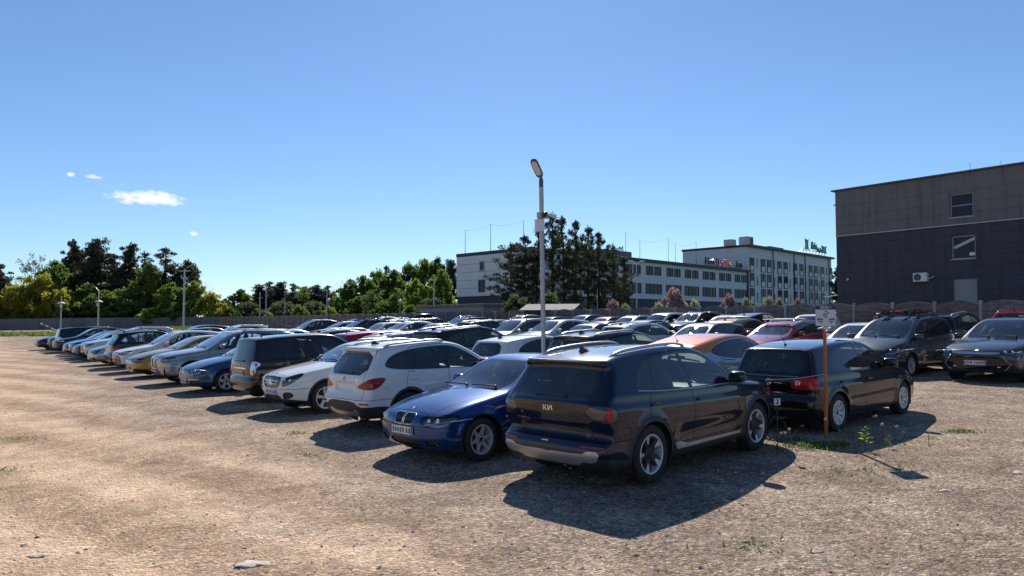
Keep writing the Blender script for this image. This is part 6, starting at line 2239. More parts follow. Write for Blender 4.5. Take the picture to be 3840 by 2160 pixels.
    ('shrub', 'cream', 2800, 1112, 28, 64, 'cream flowering bush right of the medium pink one', 'blossoming bushes before the hotel', 'bush'),
    ('shrub', 'pink', 2920, 1112, 30, 62, 'pink blossoming bush before the end block', 'blossoming bushes before the hotel', 'bush'),
    ('shrub', 'cream', 2880, 1108, 28, 63, 'pale flowering bush before the left of the end block', 'blossoming bushes before the hotel', 'bush'),
    ('shrub', 'pink', 2990, 1114, 28, 60, 'rightmost pink blossoming bush, before the end block', 'blossoming bushes before the hotel', 'bush'),
    ('pine_c', 'darkpine', 3150, 985, 40, 165, 'dark pine in the gap between hotel and dark building', 'pines standing in front of the hotel', 'pine_tree'),
]:
    p, lf, px, top, half, Y, lab, grp, nm = row
    tree(p, lf, px, top, half, Y, lab, nm, 'bush' if nm == 'bush' else ('pine tree' if nm == 'pine_tree' else 'tree'), grp)


def grass_strip():
    """weeds along the foot of the far walls"""
    r = np.random.default_rng(5)
    P = []
    for _ in range(2600):
        px = r.uniform(560, 860); Y = r.uniform(112, 126)
        x = at_depth(px, Y); P.append((x, Y, float(gz(x, Y)) + r.uniform(0, .35)))
    for _ in range(1500):
        px = r.uniform(-60, 330); Y = r.uniform(84, 92)
        x = at_depth(px, Y); P.append((x, Y, float(gz(x, Y)) + r.uniform(0, .28)))
    V, F = leaves(np.array(P), .28, r, 1.6, aspect=.25)
    tag(link('grass', new_mesh('grass', V, F, (LEAF['grass'],))), 'strips of weeds and grass at the far end of the yard', 'grass', kind='stuff')


grass_strip()


# ================================================================== posts
M_GALV = mat_simple('galvanised_steel', (.40, .40, .40), .45, .6, noise=.15, nscale=6)
M_LEDGLASS = mat_simple('led_panel', (.62, .60, .56), .3)
M_BOX = mat_simple('white_plastic_box', (.72, .72, .74), .4)


def lamp_pole():
    a = (2041 - 1920) / 2741; v = 10.65
    Y = v / (VX * a + VY); X = a * Y
    zg = float(gz(X, Y))
    r = empty('lamp_pole', (X, Y, zg)); r.rotation_euler = (0, R(-.75), 0)
    tag(r, 'tall steel lamp pole with LED head, camera and white box among the cars', 'lamp pole')
    zt = lambda py: 2.2 + (1210 - py) * Y / 2741 - zg
    m = MB(); m.tube([(0, 0, 0), (0, 0, zt(700))], .052, 16)
    m.tube([(0, 0, 0), (0, 0, .04)], .13, 16); m.obj('pole', M_GALV, r, smooth='auto')
    m = MB(); m.tube([(0, 0, zt(860)), (0, 0, zt(668))], .038, 14); m.obj('upper_pole', M_GALV, r, smooth='auto')
    zb = zt(668)
    m = MB(); m.tube([(0, 0, zt(700)), (0, 0, zb)], .05, 12); m.tube([(0, 0, zb), (-.01, -.03, zb + .07)], .035, 10); m.obj('collar', M_FLASH, r)
    # head leans up and to the left, its LED face looks down at the camera
    d = Vector((-.30, -.62, .52)).normalized(); s_ = Vector((.95, -.30, 0)).normalized(); nn = s_.cross(d).normalized(); s_ = d.cross(nn)
    M = Matrix((s_, d, nn)).transposed()
    P = []
    L_, W_ = .52, .085
    for k in range(24):
        t = 2 * math.pi * k / 24
        cx, cy = math.cos(t), math.sin(t)
        P.append((math.copysign(abs(cx) ** .55, cx) * W_, L_ / 2 + math.copysign(abs(cy) ** .45, cy) * L_ / 2))
    m = MB(); m.prism(P, -.022, .03, M.to_4x4(), .0); h = m.obj('lamp_head', M_FLASH, r, (-.01, -.03, zb + .05))
    Q = [(x * .78, L_ * .54 + (y - L_ / 2) * .78) for x, y in P]
    sgn = 1 if (M @ Vector((0, 0, 1))).z < 0 else -1
    m = MB(); m.prism(Q, .031 * sgn, .036 * sgn, M.to_4x4()); m.obj('led_panel', M_LEDGLASS, h)
    zc = zt(806)
    m = MB(); m.bbox((-.06, -.03, zc), (.10, .14, .15), .012); m.bbox((.09, -.03, zc), (.11, .14, .15), .012); m.obj('junction_box', mat_simple('beige_box', (.48, .47, .40), .5), r)
    m = MB(); m.ellipsoid((.07, -.12, zc + .0), (.06, .06, .06), 14, 10); m.ellipsoid((.07, -.145, zc - .015), (.042, .042, .042), 12, 8); m.obj('camera', M_TRIM, r, smooth=True)
    m = MB(); m.bbox((.25, -.05, zc - .015), (.16, .08, .075), .012, R(-25), Matrix.Rotation(R(18), 3, 'Y')); m.tube([(.05, 0, zc), (.2, -.02, zc)], .014, 6); m.obj('camera', M_BOX, r)
    z0, z1 = zt(868), zt(822)
    m = MB(); m.bbox((-.055, -.09, (z0 + z1) / 2), (.21, .12, z1 - z0), .012, R(8)); m.obj('control_box', M_BOX, r)


lamp_pole()


def small_post(px, foot_y, top_y, Y, rad, kind, label, name='lamp_post', cat='lamp post'):
    x = at_depth(px, Y); zg = float(gz(x, Y))
    r = empty(name, (x, Y, zg))
    tag(r, label, cat, 'thin posts around the yard')
    zt = lambda py: 2.2 + (1210 - py) * Y / 2741 - zg
    h = zt(top_y)
    m = MB(); m.tube([(0, 0, 0), (0, 0, h)], [rad, rad * .7], 8); m.obj('pole', M_GALV, r)
    if kind == 'dish':
        z = zt(top_y + (1280 - top_y) * .16)
        m = MB(); m.lathe([(.05, .28), (.55, .02), (.60, -.06), (.0, -.02)], 16, 'Z', (0, 0, z)); m.obj('lamp_shade', M_PALE, r)
        m = MB(); m.bbox((0, 0, z - .45), (.3, .3, .5), .03); m.obj('lamp_box', M_PALE, r)
    elif kind == 'arm':
        z = zt(1095)
        m = MB(); m.tube([(0, 0, h), (-.3, 0, h + .35), (-.6, 0, h + .62)], [.06, .05, .04], 6); m.obj('arm', M_GALV, r)
        m = MB(); m.lathe([(.05, .28), (.55, .02), (.60, -.06), (.0, -.02)], 16, 'Z', (0, 0, zt(1131))); m.obj('lamp_shade', M_PALE, r)
        m = MB(); m.bbox((-.1, 0, zt(1142)), (.3, .3, .55), .03); m.obj('lamp_box', M_PALE, r)
    elif kind == 'cross':
        m = MB(); m.box((0, 0, h - .3), (1.6, .1, .1)); m.box((.1, 0, h - 5), (.5, .3, .12)); m.obj('crossbar', M_PALE, r)
    elif kind == 'globe':
        m = MB(); m.ellipsoid((0, 0, h + .15), (.28, .28, .26), 12, 8); m.obj('globe', M_BOX, r, smooth=True)
    elif kind == 'fork':
        m = MB(); m.tube([(0, 0, h - .1), (-.35, 0, h + .1)], .03, 5); m.tube([(0, 0, h - .1), (.35, 0, h + .1)], .03, 5)
        m.bbox((-.45, 0, h + .13), (.4, .12, .06), .015); m.bbox((.45, 0, h + .13), (.4, .12, .06), .015); m.obj('lamp_head', M_BOX, r)
    elif kind == 'head':
        m = MB(); m.bbox((-.3, 0, h + .04), (.75, .18, .08), .02); m.obj('lamp_head', M_PALE, r)
    return r


small_post(230, 1230, 1110, 118, .13, 'dish', 'short lamp post with dish shade, leftmost in the yard')
small_post(370, 1230, 1092, 112, .14, 'arm', 'short lamp post with slanting arm, second from the left')
small_post(690, 1232, 1008, 104, .17, 'cross', 'tall grey pole with small crossbar above the left wall', 'utility_pole', 'pole')
small_post(975, 1190, 1095, 128, .14, 'none', 'pale concrete post before the far pine wood', 'utility_pole', 'pole')
small_post(998, 1190, 1058, 136, .14, 'none', 'dark slim post beside the pale concrete post', 'utility_pole', 'pole')
small_post(1067, 1190, 1122, 140, .10, 'head', 'small street lamp before the far pine wood')
small_post(1226, 1215, 1090, 95, .08, 'head', 'thin lamp post rising from the fence, left of the round park lamp')
small_post(1233, 1195, 1128, 120, .07, 'globe', 'round park lamp on a dark post above the fence')
small_post(1500, 1180, 1134, 105, .06, 'globe', 'small round park lamp before the birch-like trees')
small_post(1627, 1190, 1052, 80, .07, 'head', 'thin pale lamp post left of the hotel corner')
small_post(2388, 1180, 985, 57, .055, 'fork', 'thin twin-headed lamp post before the hotel wing')
small_post(2240, 1180, 1085, 60, .03, 'none', 'thin bare rod before the pines on the right', 'utility_pole', 'pole')


def barrier():
    """red and white barrier arm left by the grey wall"""
    Y = 112.0
    x0 = at_depth(153, Y); x1 = at_depth(205, Y)
    zg = float(gz(x0, Y))
    r = empty('barrier_arm', (x1, Y, zg)); tag(r, 'tilted red and white barrier arm before the far left wall', 'barrier')
    m = MB(); m.bbox((0, 0, .12), (.35, .35, .5), .04); m.obj('base', M_GALV, r)
    p0 = Vector((0, 0, .35)); p1 = Vector((x0 - x1, 0, 1.25))
    for i in range(5):
        a = p0.lerp(p1, i / 5); b_ = p0.lerp(p1, (i + 1) / 5)
        m = MB(); m.tube([a, b_], .06, 6); m.obj('arm_section', M_WHITE if i % 2 == 0 else M_RED, r)


barrier()
# ================================================================== parked cars
for nm, col, me_, ro in (
    ('navy', (.003, .008, .030), .25, .25), ('black', (.007, .007, .009), .3, .25), ('blackred', (.014, .007, .009), .3, .25), ('royal', (.004, .050, .20), .5, .26),
    ('bright_blue', (.02, .10, .46), .4, .3), ('steel_blue', (.035, .075, .15), .6, .3), ('dark_blue', (.010, .018, .05), .4, .28),
    ('white', (.72, .72, .71), 0, .3), ('pearl', (.62, .62, .63), .1, .3), ('silver', (.42, .43, .44), .7, .32), ('grey', (.12, .125, .13), .6, .3),
    ('greige', (.33, .33, .33), .65, .32), ('dark_grey', (.045, .047, .055), .5, .3), ('gold', (.40, .235, .045), .45, .3), ('orange', (.72, .20, .02), .15, .3),
    ('red', (.38, .012, .03), .3, .28), ('cherry', (.20, .008, .02), .4, .28), ('copper', (.42, .22, .05), .5, .3), ('teal_grey', (.04, .055, .065), .5, .3)):
    paint(nm, col, me_, ro)

KINDS = {k: Kind(k) for k in SPECS}


def u_at(px, v):
    a = (px - 1920) / 2741
    return (a * VY * v - VX * v) / (UX - a * UY)


HD = R(49.0)
NEAR = {}


def car(kind, u, v, face, pname, label, group, dh=0.0, near=False, **kw):
    x, y = uv_xy(u, v)
    h = HD + R(dh) + (math.pi if face == 'F' else 0)
    root, obs = KINDS[kind].place(x, y, h, pname, label, group, near=near, **kw)
    return root, obs


G1, G2, G3, G4, G5 = 'cars in the front row along the drive', 'cars in the second row', 'cars in the third row', 'cars in the fourth row', 'cars in the back row along the fence'

# front row, from the right ------------------------------------------------
fu, fv = 2.067 * UX + 10.675 * UY, 2.067 * VX + 10.675 * VY
NEAR['kia'] = car('kia', fu, fv, 'R', 'navy', 'dark navy SUV with silver rear skid plate, nearest car in the front row', G1, dh=-3.3, near=True, skip=('license_plate', 'plate_characters'))
NEAR['sedan'] = car('sedan', 9.72, 7.45, 'F', 'royal', 'royal blue sedan with star-spoked wheels, nosing out beside the nearest SUV', G1, dh=-2, near=True)
NEAR['x1'] = car('x1', 13.05, 8.1, 'R', 'white', 'white SUV with wide red tail lamps, tail out beside the blue sedan', G1, dh=-2, near=True)
NEAR['gla'] = car('gla', 16.3, 7.9, 'F', 'white', 'white crossover with star badge and five-spoke wheel, nose out', G1, dh=-1, near=True)
NEAR['mpv'] = car('mpv', 19.2, 8.05, 'R', 'blackred', 'black tall people carrier with clear tail lamps, tail out', G1, dh=-1, near=True)
NEAR['hatch'] = car('hatch', 22.55, 7.6, 'F', 'steel_blue', 'blue-grey hatchback with angular headlamps beside the black people carrier', G1, near=True)
NEAR['bigsuv'] = car('bigsuv', 26.15, 7.65, 'F', 'greige', 'light grey big SUV with black intakes, nose out', G1, near=True)
car('wagon', 28.2, 8.9, 'F', 'silver', 'silver car set back between the light grey SUV and the gold car', G1)
car('fastback', 30.2, 7.6, 'F', 'gold', 'gold-yellow fastback with chrome grille bars', G1, near=True)
car('bz', 33.65, 7.7, 'F', 'white', 'white SUV beside the gold fastback, nose out', G1, near=True)
car('x1', 37.0, 7.8, 'R', 'black', 'black SUV with red tail lamps and bright roof rails in the front row', G1)
car('hatch', 39.9, 7.5, 'F', 'silver', 'silver low hatchback left of the black SUV with red tail lamps', G1)
car('bigsuv', 44.7, 7.9, 'F', 'pearl', 'silver-white big SUV with dark grille far along the front row', G1)
car('golf', 46.9, 7.6, 'F', 'dark_blue', 'small dark blue hatchback squeezed left of the silver-white SUV', G1)
car('gla', 49.0, 7.7, 'F', 'bright_blue', 'bright blue car, the only light blue one far along the front row', G1)
car('hatch', 51.6, 7.7, 'F', 'dark_blue', 'dark blue hatchback left of the bright blue car', G1)
car('sedan', 54.2, 7.9, 'F', 'black', 'black sedan with white plate far along the front row', G1)
car('bz', 57.0, 7.8, 'F', 'dark_grey', 'dark grey-green SUV just right of the far black van', G1)
car('mpv', 59.5, 8.0, 'R', 'black', 'black van with dark windows near the far end of the front row', G1)
car('x1', 62.2, 7.8, 'F', 'black', 'black SUV left of the far black van', G1)
car('fastback', 64.8, 7.4, 'F', 'black', 'black low car, last one at the far left of the front row', G1)

# second row ----------------------------------------------------------------
gu, gv = 5.925 * UX + 13.804 * UY, 5.925 * VX + 13.804 * VY
NEAR['golf'] = car('golf', gu, gv, 'R', 'black', 'black hatchback with round red tail lamps behind the orange sign post', G2, dh=.9, near=True, skip=('license_plate', 'plate_characters'))
ru = lambda px, v=13.2: u_at(px, v)
car('chr', ru(2700), 13.2, 'R', 'silver', 'silver crossover with orange roof behind the nearest SUV', G2, roof='orange', near=True)
car('x1', ru(2345), 13.2, 'R', 'black', 'black car with tall black roof rails behind the nearest SUV roof', G2)
car('hatch', ru(2020), 13.2, 'R', 'white', 'white hatchback with grey tail glass right behind the lamp pole', G2, near=True)
car('bigsuv', ru(1790), 13.3, 'R', 'black', 'big black SUV behind the white tail-out SUV, left of the lamp pole', G2)
car('wagon', ru(1590), 13.2, 'R', 'silver', 'silver wagon left of the big black SUV in the second row', G2)
car('golf', ru(1430), 13.2, 'R', 'red', 'red hatchback, only red one in the second row', G2)
car('gla', ru(1315), 13.3, 'R', 'black', 'black crossover left of the red hatchback', G2)
car('wagon', ru(1215), 13.3, 'F', 'dark_blue', 'dark blue wagon left of the black crossover in the second row', G2)
car('sedan', ru(1122), 13.3, 'R', 'black', 'black sedan behind the black people carrier roof', G2)
car('sedan', ru(1040), 13.3, 'F', 'silver', 'silver sedan left of the black sedan in the second row', G2)
car('hatch', ru(968), 13.3, 'F', 'dark_grey', 'dark grey hatchback half hidden behind the light grey SUV', G2)
car('x1', ru(872), 13.3, 'F', 'white', 'white SUV far along the second row behind the light grey SUV', G2)
car('golf', ru(800), 13.3, 'R', 'grey', 'grey hatchback left of the white SUV in the second row', G2)
car('bz', ru(735), 13.4, 'F', 'dark_blue', 'dark blue SUV near the far end of the second row', G2)

# third row -----------------------------------------------------------------
NEAR['bz'] = car('bz', 7.62, 23.0, 'F', 'dark_grey', 'dark grey SUV facing the camera at the right edge, full plate showing', G3, dh=3, near=True)
NEAR['picasso'] = car('picasso', ru(3372, 22.6), 22.6, 'F', 'teal_grey', 'dark people carrier with ski carrier on its roof, facing the camera', G3, dh=2, near=True)
rv = 23.0
car('hatch', ru(3222, rv), rv + .3, 'F', 'white', 'white hatchback facing the camera left of the people carrier with ski carrier', G3)
car('gla', ru(2930, rv), rv, 'F', 'cherry', 'cherry red crossover with roof bars and glare on its windshield', G3)
car('hatch', ru(2636, rv), rv, 'F', 'dark_grey', 'dark grey hatchback with glaring windshield behind the orange roof', G3)
car('wagon', ru(2428, rv), rv, 'R', 'white', 'white wagon with roof rails seen from behind in the third row', G3)
car('sedan', ru(2200, rv), rv, 'F', 'dark_grey', 'dark grey sedan right of the lamp pole in the third row', G3)
car('bz', ru(2075, rv), rv + .1, 'F', 'white', 'white SUV cut by the lamp pole in the third row', G3)
car('picasso', ru(1955, rv), rv, 'F', 'silver', 'silver people carrier left of the lamp pole in the third row', G3, skip=('roof_rack',))
car('x1', ru(1848, rv), rv, 'R', 'dark_grey', 'dark grey SUV left of the silver people carrier in the third row', G3)
car('golf', ru(1735, rv), rv, 'F', 'steel_blue', 'steel blue hatchback behind the big black SUV of the second row', G3)
car('sedan', ru(1625, rv), rv, 'F', 'silver', 'silver sedan in the middle of the third row', G3)
car('gla', ru(1520, rv), rv, 'F', 'pearl', 'pearl white crossover with black roof sides in the third row', G3)
car('golf', ru(1440, rv), rv, 'F', 'white', 'small white hatchback left of the pearl white crossover', G3)
car('picasso', ru(1362, rv), rv, 'F', 'black', 'black people carrier with roof bars in the third row', G3)
car('gla', ru(1282, rv), rv, 'F', 'black', 'black crossover left of the black people carrier with bars', G3)
car('kia', ru(1172, rv), rv, 'F', 'black', 'black SUV before the far left stretch of fence in the third row', G3)

# fourth row ----------------------------------------------------------------
rv = 28.2
car('wagon', ru(3870, rv), rv, 'R', 'white', 'white car cut by the right edge of the picture', G4)
car('bigsuv', ru(3570, rv), rv, 'R', 'black', 'tall black SUV behind the facing cars at the right', G4)
car('gla', ru(2790, rv), rv, 'R', 'copper', 'copper-gold car half hidden behind the cherry red crossover', G4)
car('fastback', ru(2452, rv), rv, 'R', 'black', 'black fastback seen from behind above the white wagon', G4)
car('sedan', ru(2300, rv), rv, 'R', 'black', 'black sedan roof between white and dark cars in the fourth row', G4)
car('fastback', ru(2182, rv), rv, 'R', 'dark_blue', 'dark blue low roof behind the white SUV right of the lamp pole', G4)
car('golf', ru(2095, rv), rv, 'F', 'white', 'white hatchback just right of the lamp pole in the fourth row', G4)
car('hatch', ru(2010, rv), rv, 'F', 'silver', 'silver hatchback just left of the lamp pole in the fourth row', G4)
car('wagon', ru(1915, rv), rv, 'F', 'silver', 'silver wagon behind the dark grey SUV in the fourth row', G4)
car('golf', ru(1830, rv), rv, 'F', 'white', 'white-roofed hatchback behind the black SUV roof in the fourth row', G4)
car('picasso', ru(1748, rv), rv, 'F', 'dark_blue', 'dark blue people carrier in the middle of the fourth row', G4, skip=('roof_rack',))
car('x1', ru(1640, rv), rv, 'R', 'black', 'black SUV left of the dark blue people carrier', G4)
car('gla', ru(1560, rv), rv, 'F', 'silver', 'silver crossover below the car with the roof box', G4)
car('wagon', ru(1455, rv), rv, 'F', 'white', 'white wagon far along the fourth row', G4)
car('hatch', ru(1385, rv), rv, 'F', 'dark_blue', 'dark blue hatchback at the far end of the fourth row', G4)

# back row along the fence --------------------------------------------------
rv = 36.0
car('x1', ru(3845, rv), rv, 'R', 'red', 'red SUV with black tail glass at the right edge before the fence', G5)
car('picasso', ru(3400, rv), rv, 'R', 'red', 'red people carrier behind the ski carrier before the fence', G5, skip=('roof_rack',))
car('golf', ru(3040, rv), rv, 'F', 'white', 'white hatchback left of the direction sign before the fence', G5)
car('bz', ru(2850, rv), rv, 'R', 'dark_blue', 'dark blue SUV behind the cherry red car before the fence', G5)
car('wagon', ru(2718, rv), rv, 'F', 'white', 'white wagon before the fence below the medium pink bush', G5)
car('bigsuv', ru(2600, rv), rv, 'F', 'blackred', 'dark brown SUV with glaring windshield before the fence', G5)
car('mpv', ru(2486, rv), rv, 'F', 'white', 'tall white car before the fence below the biggest pink bush', G5)
car('gla', ru(2365, rv), rv, 'F', 'pearl', 'pale car with the strongest glare beside the thin twin lamp post', G5)
car('hatch', ru(2268, rv), rv, 'F', 'cherry', 'dark red hatchback left of the glaring pale car', G5)
car('bz', ru(2188, rv), rv, 'F', 'dark_grey', 'dark grey SUV with bright roof edge in the middle of the back row', G5)
car('golf', ru(2062, rv), rv, 'F', 'dark_blue', 'dark blue hatchback hidden half behind the lamp pole in the back row', G5)
car('x1', ru(1945, rv), rv, 'F', 'grey', 'grey SUV left of the lamp pole before the fence', G5)
car('picasso', ru(1740, rv), rv, 'F', 'black', 'black people carrier before the flat shed in the back row', G5, skip=('roof_rack',))
RB = car('gla', ru(1585, rv), rv, 'F', 'black', 'black car carrying a glossy roof box before the fence', G5)
car('hatch', ru(1528, rv), rv, 'F', 'steel_blue', 'steel blue hatchback left of the car with the roof box', G5)
car('wagon', ru(1474, rv), rv, 'F', 'dark_blue', 'dark blue wagon two places left of the roof box car', G5)
car('x1', ru(1425, rv), rv, 'F', 'white', 'white SUV at the left part of the back row', G5)
car('golf', ru(1375, rv), rv, 'F', 'black', 'black hatchback next to last on the left of the back row', G5)
car('hatch', ru(1328, rv), rv, 'F', 'dark_blue', 'dark blue hatchback, last on the left of the back row', G5)
print('cars', round(time.time() - T0, 1))
# ================================================================== badges and writing on the cars
def along(B, end, y, z):
    """point and outward normal on the front or rear face, in car space"""
    p = B.front(y, z) if end == 'f' else B.rear(y, z)
    n = B.normals(np.array([p]))[0]
    return Vector((B.xc - p[0], p[1], p[2])), Vector((-n[0], n[1], n[2]))


def face_frame(B, end, y, z, off=.003):
    """matrix whose x runs to the viewer's right, y up the panel and z out of it"""
    p, n = along(B, end, y, z)
    r = Vector((0, 0, 1)).cross(n).normalized()
    u = n.cross(r)
    M = Matrix((r, u, n)).transposed().to_4x4()
    M.translation = p + n * off
    return M


def flat_letters(name, polys, mat, parent, M, depth=.004):
    m = MB()
    for P in polys: m.prism(P, 0, depth)
    o = m.obj(name, mat, parent)
    o.matrix_local = M
    return o


def kia():
    root, obs = NEAR['kia']; B = KINDS['kia'].B
    s = .052
    k = [[(-2.6, 0), (-2.15, 0), (-2.15, 1.0), (-2.6, 1.0)], [(-2.15, .42), (-1.25, 1.0), (-.85, 1.0), (-1.95, .28)], [(-2.0, .36), (-1.15, 0), (-.75, 0), (-1.62, .55)],
         [(-.55, 0), (-.12, 0), (-.06, 1.0), (-.49, 1.0)], [(-.55, 0), (-.02, 0), (1.42, 1.0), (.95, 1.0)], [(.98, 1.0), (1.42, 1.0), (1.62, 0), (1.19, 0)]]
    # K, then the I and the A run into one another
    polys = [[(x * s * .72, (y - .5) * s * 1.35) for x, y in P] for P in k]
    flat_letters('badge_letters', polys, M_CHROME, root, face_frame(B, 'r', 0, .965, .004))
    o = link('model_letters', text_mesh('model_letters', 'SPORTAGE', .040, M_CHROME, .002, 'CENTER', .001, 1.15), root); o.matrix_local = face_frame(B, 'r', .49, .80, .004)
    o = link('round_emblem', (lambda m: m.mesh('round_emblem', M_CHROME))(MB().lathe([(.001, .004), (.018, .004), (.020, 0)], 16, 'Z')), root); o.matrix_local = face_frame(B, 'r', .50, .875, .003)
    m = MB()
    for sg in (1, -1):
        for y in np.linspace(.56, .80, 5): 
            p, n = along(B, 'r', sg * y, .545); m.box(tuple(p + n * .002), (.02, .066, .022), rz=math.atan2(n.y, n.x))
        m.obj('reflector', M_DKRED, root); m = MB()
    # bright strips: below the rear spoiler, under the side windows
    pts = []
    for y in np.linspace(-.66, .66, 15):
        p, n = along(B, 'r', y, 1.52); pts.append(p + n * .004 + Vector((0, 0, .006)))
    m = MB(); m.tube(pts, .012, 6); m.obj('spoiler_strip', M_SATIN, root)
    for sg in (1, -1):
        pts = []
        for x in np.linspace(1.55, 3.78, 14):
            z = float(np.interp(x, [1.42, 2.4, 3.35, 3.80], [1.065, 1.072, 1.112, 1.155])); p = B.side(x, z, sg); pts.append((B.xc - x, p[1] + sg * .003, z))
        m = MB(); m.tube(pts, .010, 6); m.obj('window_strip', M_SATIN, root)
    m = MB(); p, n = along(B, 'r', 0.05, .565); m.box(tuple(p + n * .002), (.01, .11, .016)); m.obj('tailgate_button', M_SATIN, root)


def golf():
    root, obs = NEAR['golf']; B = KINDS['golf'].B
    M = face_frame(B, 'r', 0, .845, .004)
    m = MB(); m.lathe([(.050, 0), (.055, .006), (.048, .008), (.046, .002)], 28, 'Z')
    def bar(a, b_, w=.0045):
        d = Vector((b_[0] - a[0], b_[1] - a[1], 0)).normalized(); q = Vector((-d.y, d.x, 0)) * w
        m.prism([(a[0] - q.x, a[1] - q.y), (b_[0] - q.x, b_[1] - q.y), (b_[0] + q.x, b_[1] + q.y), (a[0] + q.x, a[1] + q.y)], 0, .007)
    bar((-.020, .045), (0, .006)); bar((.020, .045), (0, .006))
    bar((-.044, .020), (-.020, -.040)); bar((-.020, -.040), (0, -.002)); bar((0, -.002), (.020, -.040)); bar((.020, -.040), (.044, .020))
    o = m.obj('round_badge', M_CHROME, root); o.matrix_local = M
    o = link('model_letters', text_mesh('model_letters', '1.9 TDI', .040, M_CHROME, .002, 'CENTER', .001), root); o.matrix_local = face_frame(B, 'r', -.42, .70, .004)
    # bright rings inside the round tail lamps, thin bright strip above the tailgate handle
    for sg in (1, -1):
        for y, r_ in ((.505, .045), (.655, .052)):
            m = MB(); m.lathe([(r_, 0), (r_ * .9, .007), (r_ * .5, .008), (r_ * .45, .002)], 22, 'Z'); m.lathe([(r_ * .35, .003), (.001, .007)], 14, 'Z')
            o = m.obj('lamp_ring', M_CLEAR if r_ < .05 else M_RED, root, smooth=True); o.matrix_local = face_frame(B, 'r', sg * y, .845, .001)
    pts = [along(B, 'r', y, .945)[0] + along(B, 'r', y, .945)[1] * .004 for y in np.linspace(-.5, .5, 11)]
    m = MB(); m.tube(pts, .006, 5); m.obj('tailgate_strip', M_SATIN, root)
    m = MB(); m.tube([(-2.02, .45, .20), (-2.12, .45, .19)], .028, 8); m.obj('exhaust', M_DARKALLOY, root)


def roundel(root, B, end, z, dz=0):
    M = face_frame(B, end, 0, z, .003)
    m = MB(); m.lathe([(.041, 0), (.041, .006), (.028, .006), (.028, .004)], 24, 'Z'); o = m.obj('round_badge', M_TRIM, root); o.matrix_local = M
    for q in range(4):
        a = [R(90 * q + t) for t in (0, 22, 45, 68, 90)]
        m = MB(); m.prism([(0, 0)] + [(.028 * math.cos(t), .028 * math.sin(t)) for t in a], 0, .0055)
        s = m.obj('badge_quarter', M_WHITE if q % 2 else M_BLUE, o)
    m = MB(); m.lathe([(.043, 0), (.043, .007), (.0405, .007), (.0405, .003)], 24, 'Z'); m.obj('badge_rim', M_CHROME, o)


def sedan():
    root, obs = NEAR['sedan']; B = KINDS['sedan'].B
    roundel(root, B, 'f', .765)
    for sg in (1, -1):
        m = MB()
        P = [(.018, .555), (.20, .56), (.25, .69), (.20, .715), (.03, .715), (.012, .66)]
        pts = [along(B, 'f', sg * y, z)[0] + along(B, 'f', sg * y, z)[1] * .004 for y, z in P + P[:1]]
        m.tube(pts, .009, 6); m.obj('grille_rim', M_CHROME, root, smooth=True)
        m = MB()
        for k in range(6):
            y = .05 + k * .03; a = along(B, 'f', sg * y, .575)[0]; b_ = along(B, 'f', sg * y, .695)[0]
            m.tube([a, b_], .006, 5)
        m.obj('grille_slats', M_PLASTIC, root)
        # door-side indicator and chrome on the rub line
        x = 1.25; p = B.side(x, .60, sg); m = MB(); m.ellipsoid((B.xc - x, p[1], .60), (.045, .008, .013), 10, 6); m.obj('side_repeater', M_CLEAR, root)


def x1():
    root, obs = NEAR['x1']; B = KINDS['x1'].B
    roundel(root, B, 'r', .965)
    o = link('model_letters', text_mesh('model_letters', 'X1', .065, M_CHROME, .002, 'CENTER', .002, 1.1), root); o.matrix_local = face_frame(B, 'r', -.42, .955, .004)
    m = MB(); pts = [along(B, 'r', y, .90)[0] + along(B, 'r', y, .90)[1] * .006 for y in np.linspace(-.32, .32, 7)]; m.tube(pts, .012, 6); m.obj('tailgate_handle', PAINTS['white'], root)
    # fuel flap outline on the right flank
    m = MB(); P = [(3.98, .80), (4.12, .80), (4.13, .90), (4.12, .955), (3.98, .955), (3.97, .90), (3.98, .80)]
    m.tube([(B.xc - x, B.side(x, z, -1)[1] - .001, z) for x, z in P], .003, 4); m.obj('fuel_flap_outline', M_SEAM, root)
    for sg in (1, -1):
        m = MB()
        p, n = along(B, 'r', sg * .70, .535); m.box(tuple(p + n * .003), (.02, .20, .03), rz=math.atan2(n.y, n.x)); m.obj('reflector', M_DKRED, root)
    m = MB(); m.tube([(-2.05, -.48, .26), (-2.18, -.48, .26)], .038, 12); m.obj('exhaust', M_CHROME, root)


def gla():
    root, obs = NEAR['gla']; B = KINDS['gla'].B
    M = face_frame(B, 'f', 0, .715, .016)
    m = MB(); m.lathe([(.088, 0), (.094, .006), (.090, .012), (.082, .006)], 28, 'Z')
    for k in range(3):
        a = R(90 + 120 * k); d = Vector((math.cos(a), math.sin(a), 0)); q = Vector((-d.y, d.x, 0))
        P = [q * .016, d * .088, -q * .016]
        m.prism([(v.x, v.y) for v in P], 0, .008)
    o = m.obj('star_badge', M_CHROME, root); o.matrix_local = M
    m = MB(); m.lathe([(.022, 0), (.022, .004), (.001, .005)], 14, 'Z'); o = m.obj('hood_badge', M_TRIM, root); o.matrix_local = face_frame(B, 'f', 0, .89, .002)
    # perforated look of the grille bars
    for z in (.672, .750):
        m = MB()
        for y in np.linspace(-.34, .34, 13):
            if abs(y) < .10: continue
            p, n = along(B, 'f', y, z); m.bbox(tuple(p + n * .008), (.012, .030, .018), .003, rz=math.atan2(n.y, n.x))
        m.obj('grille_studs', M_TRIM, root)
    m = MB()
    P = [(-.42, .585), (-.44, .70), (-.42, .80), (-.36, .835), (0, .845), (.36, .835), (.42, .80), (.44, .70), (.42, .59), (0, .58), (-.42, .585)]
    m.tube([along(B, 'f', y, z)[0] + along(B, 'f', y, z)[1] * .002 for y, z in P], .009, 6); m.obj('grille_rim', M_CHROME, root)


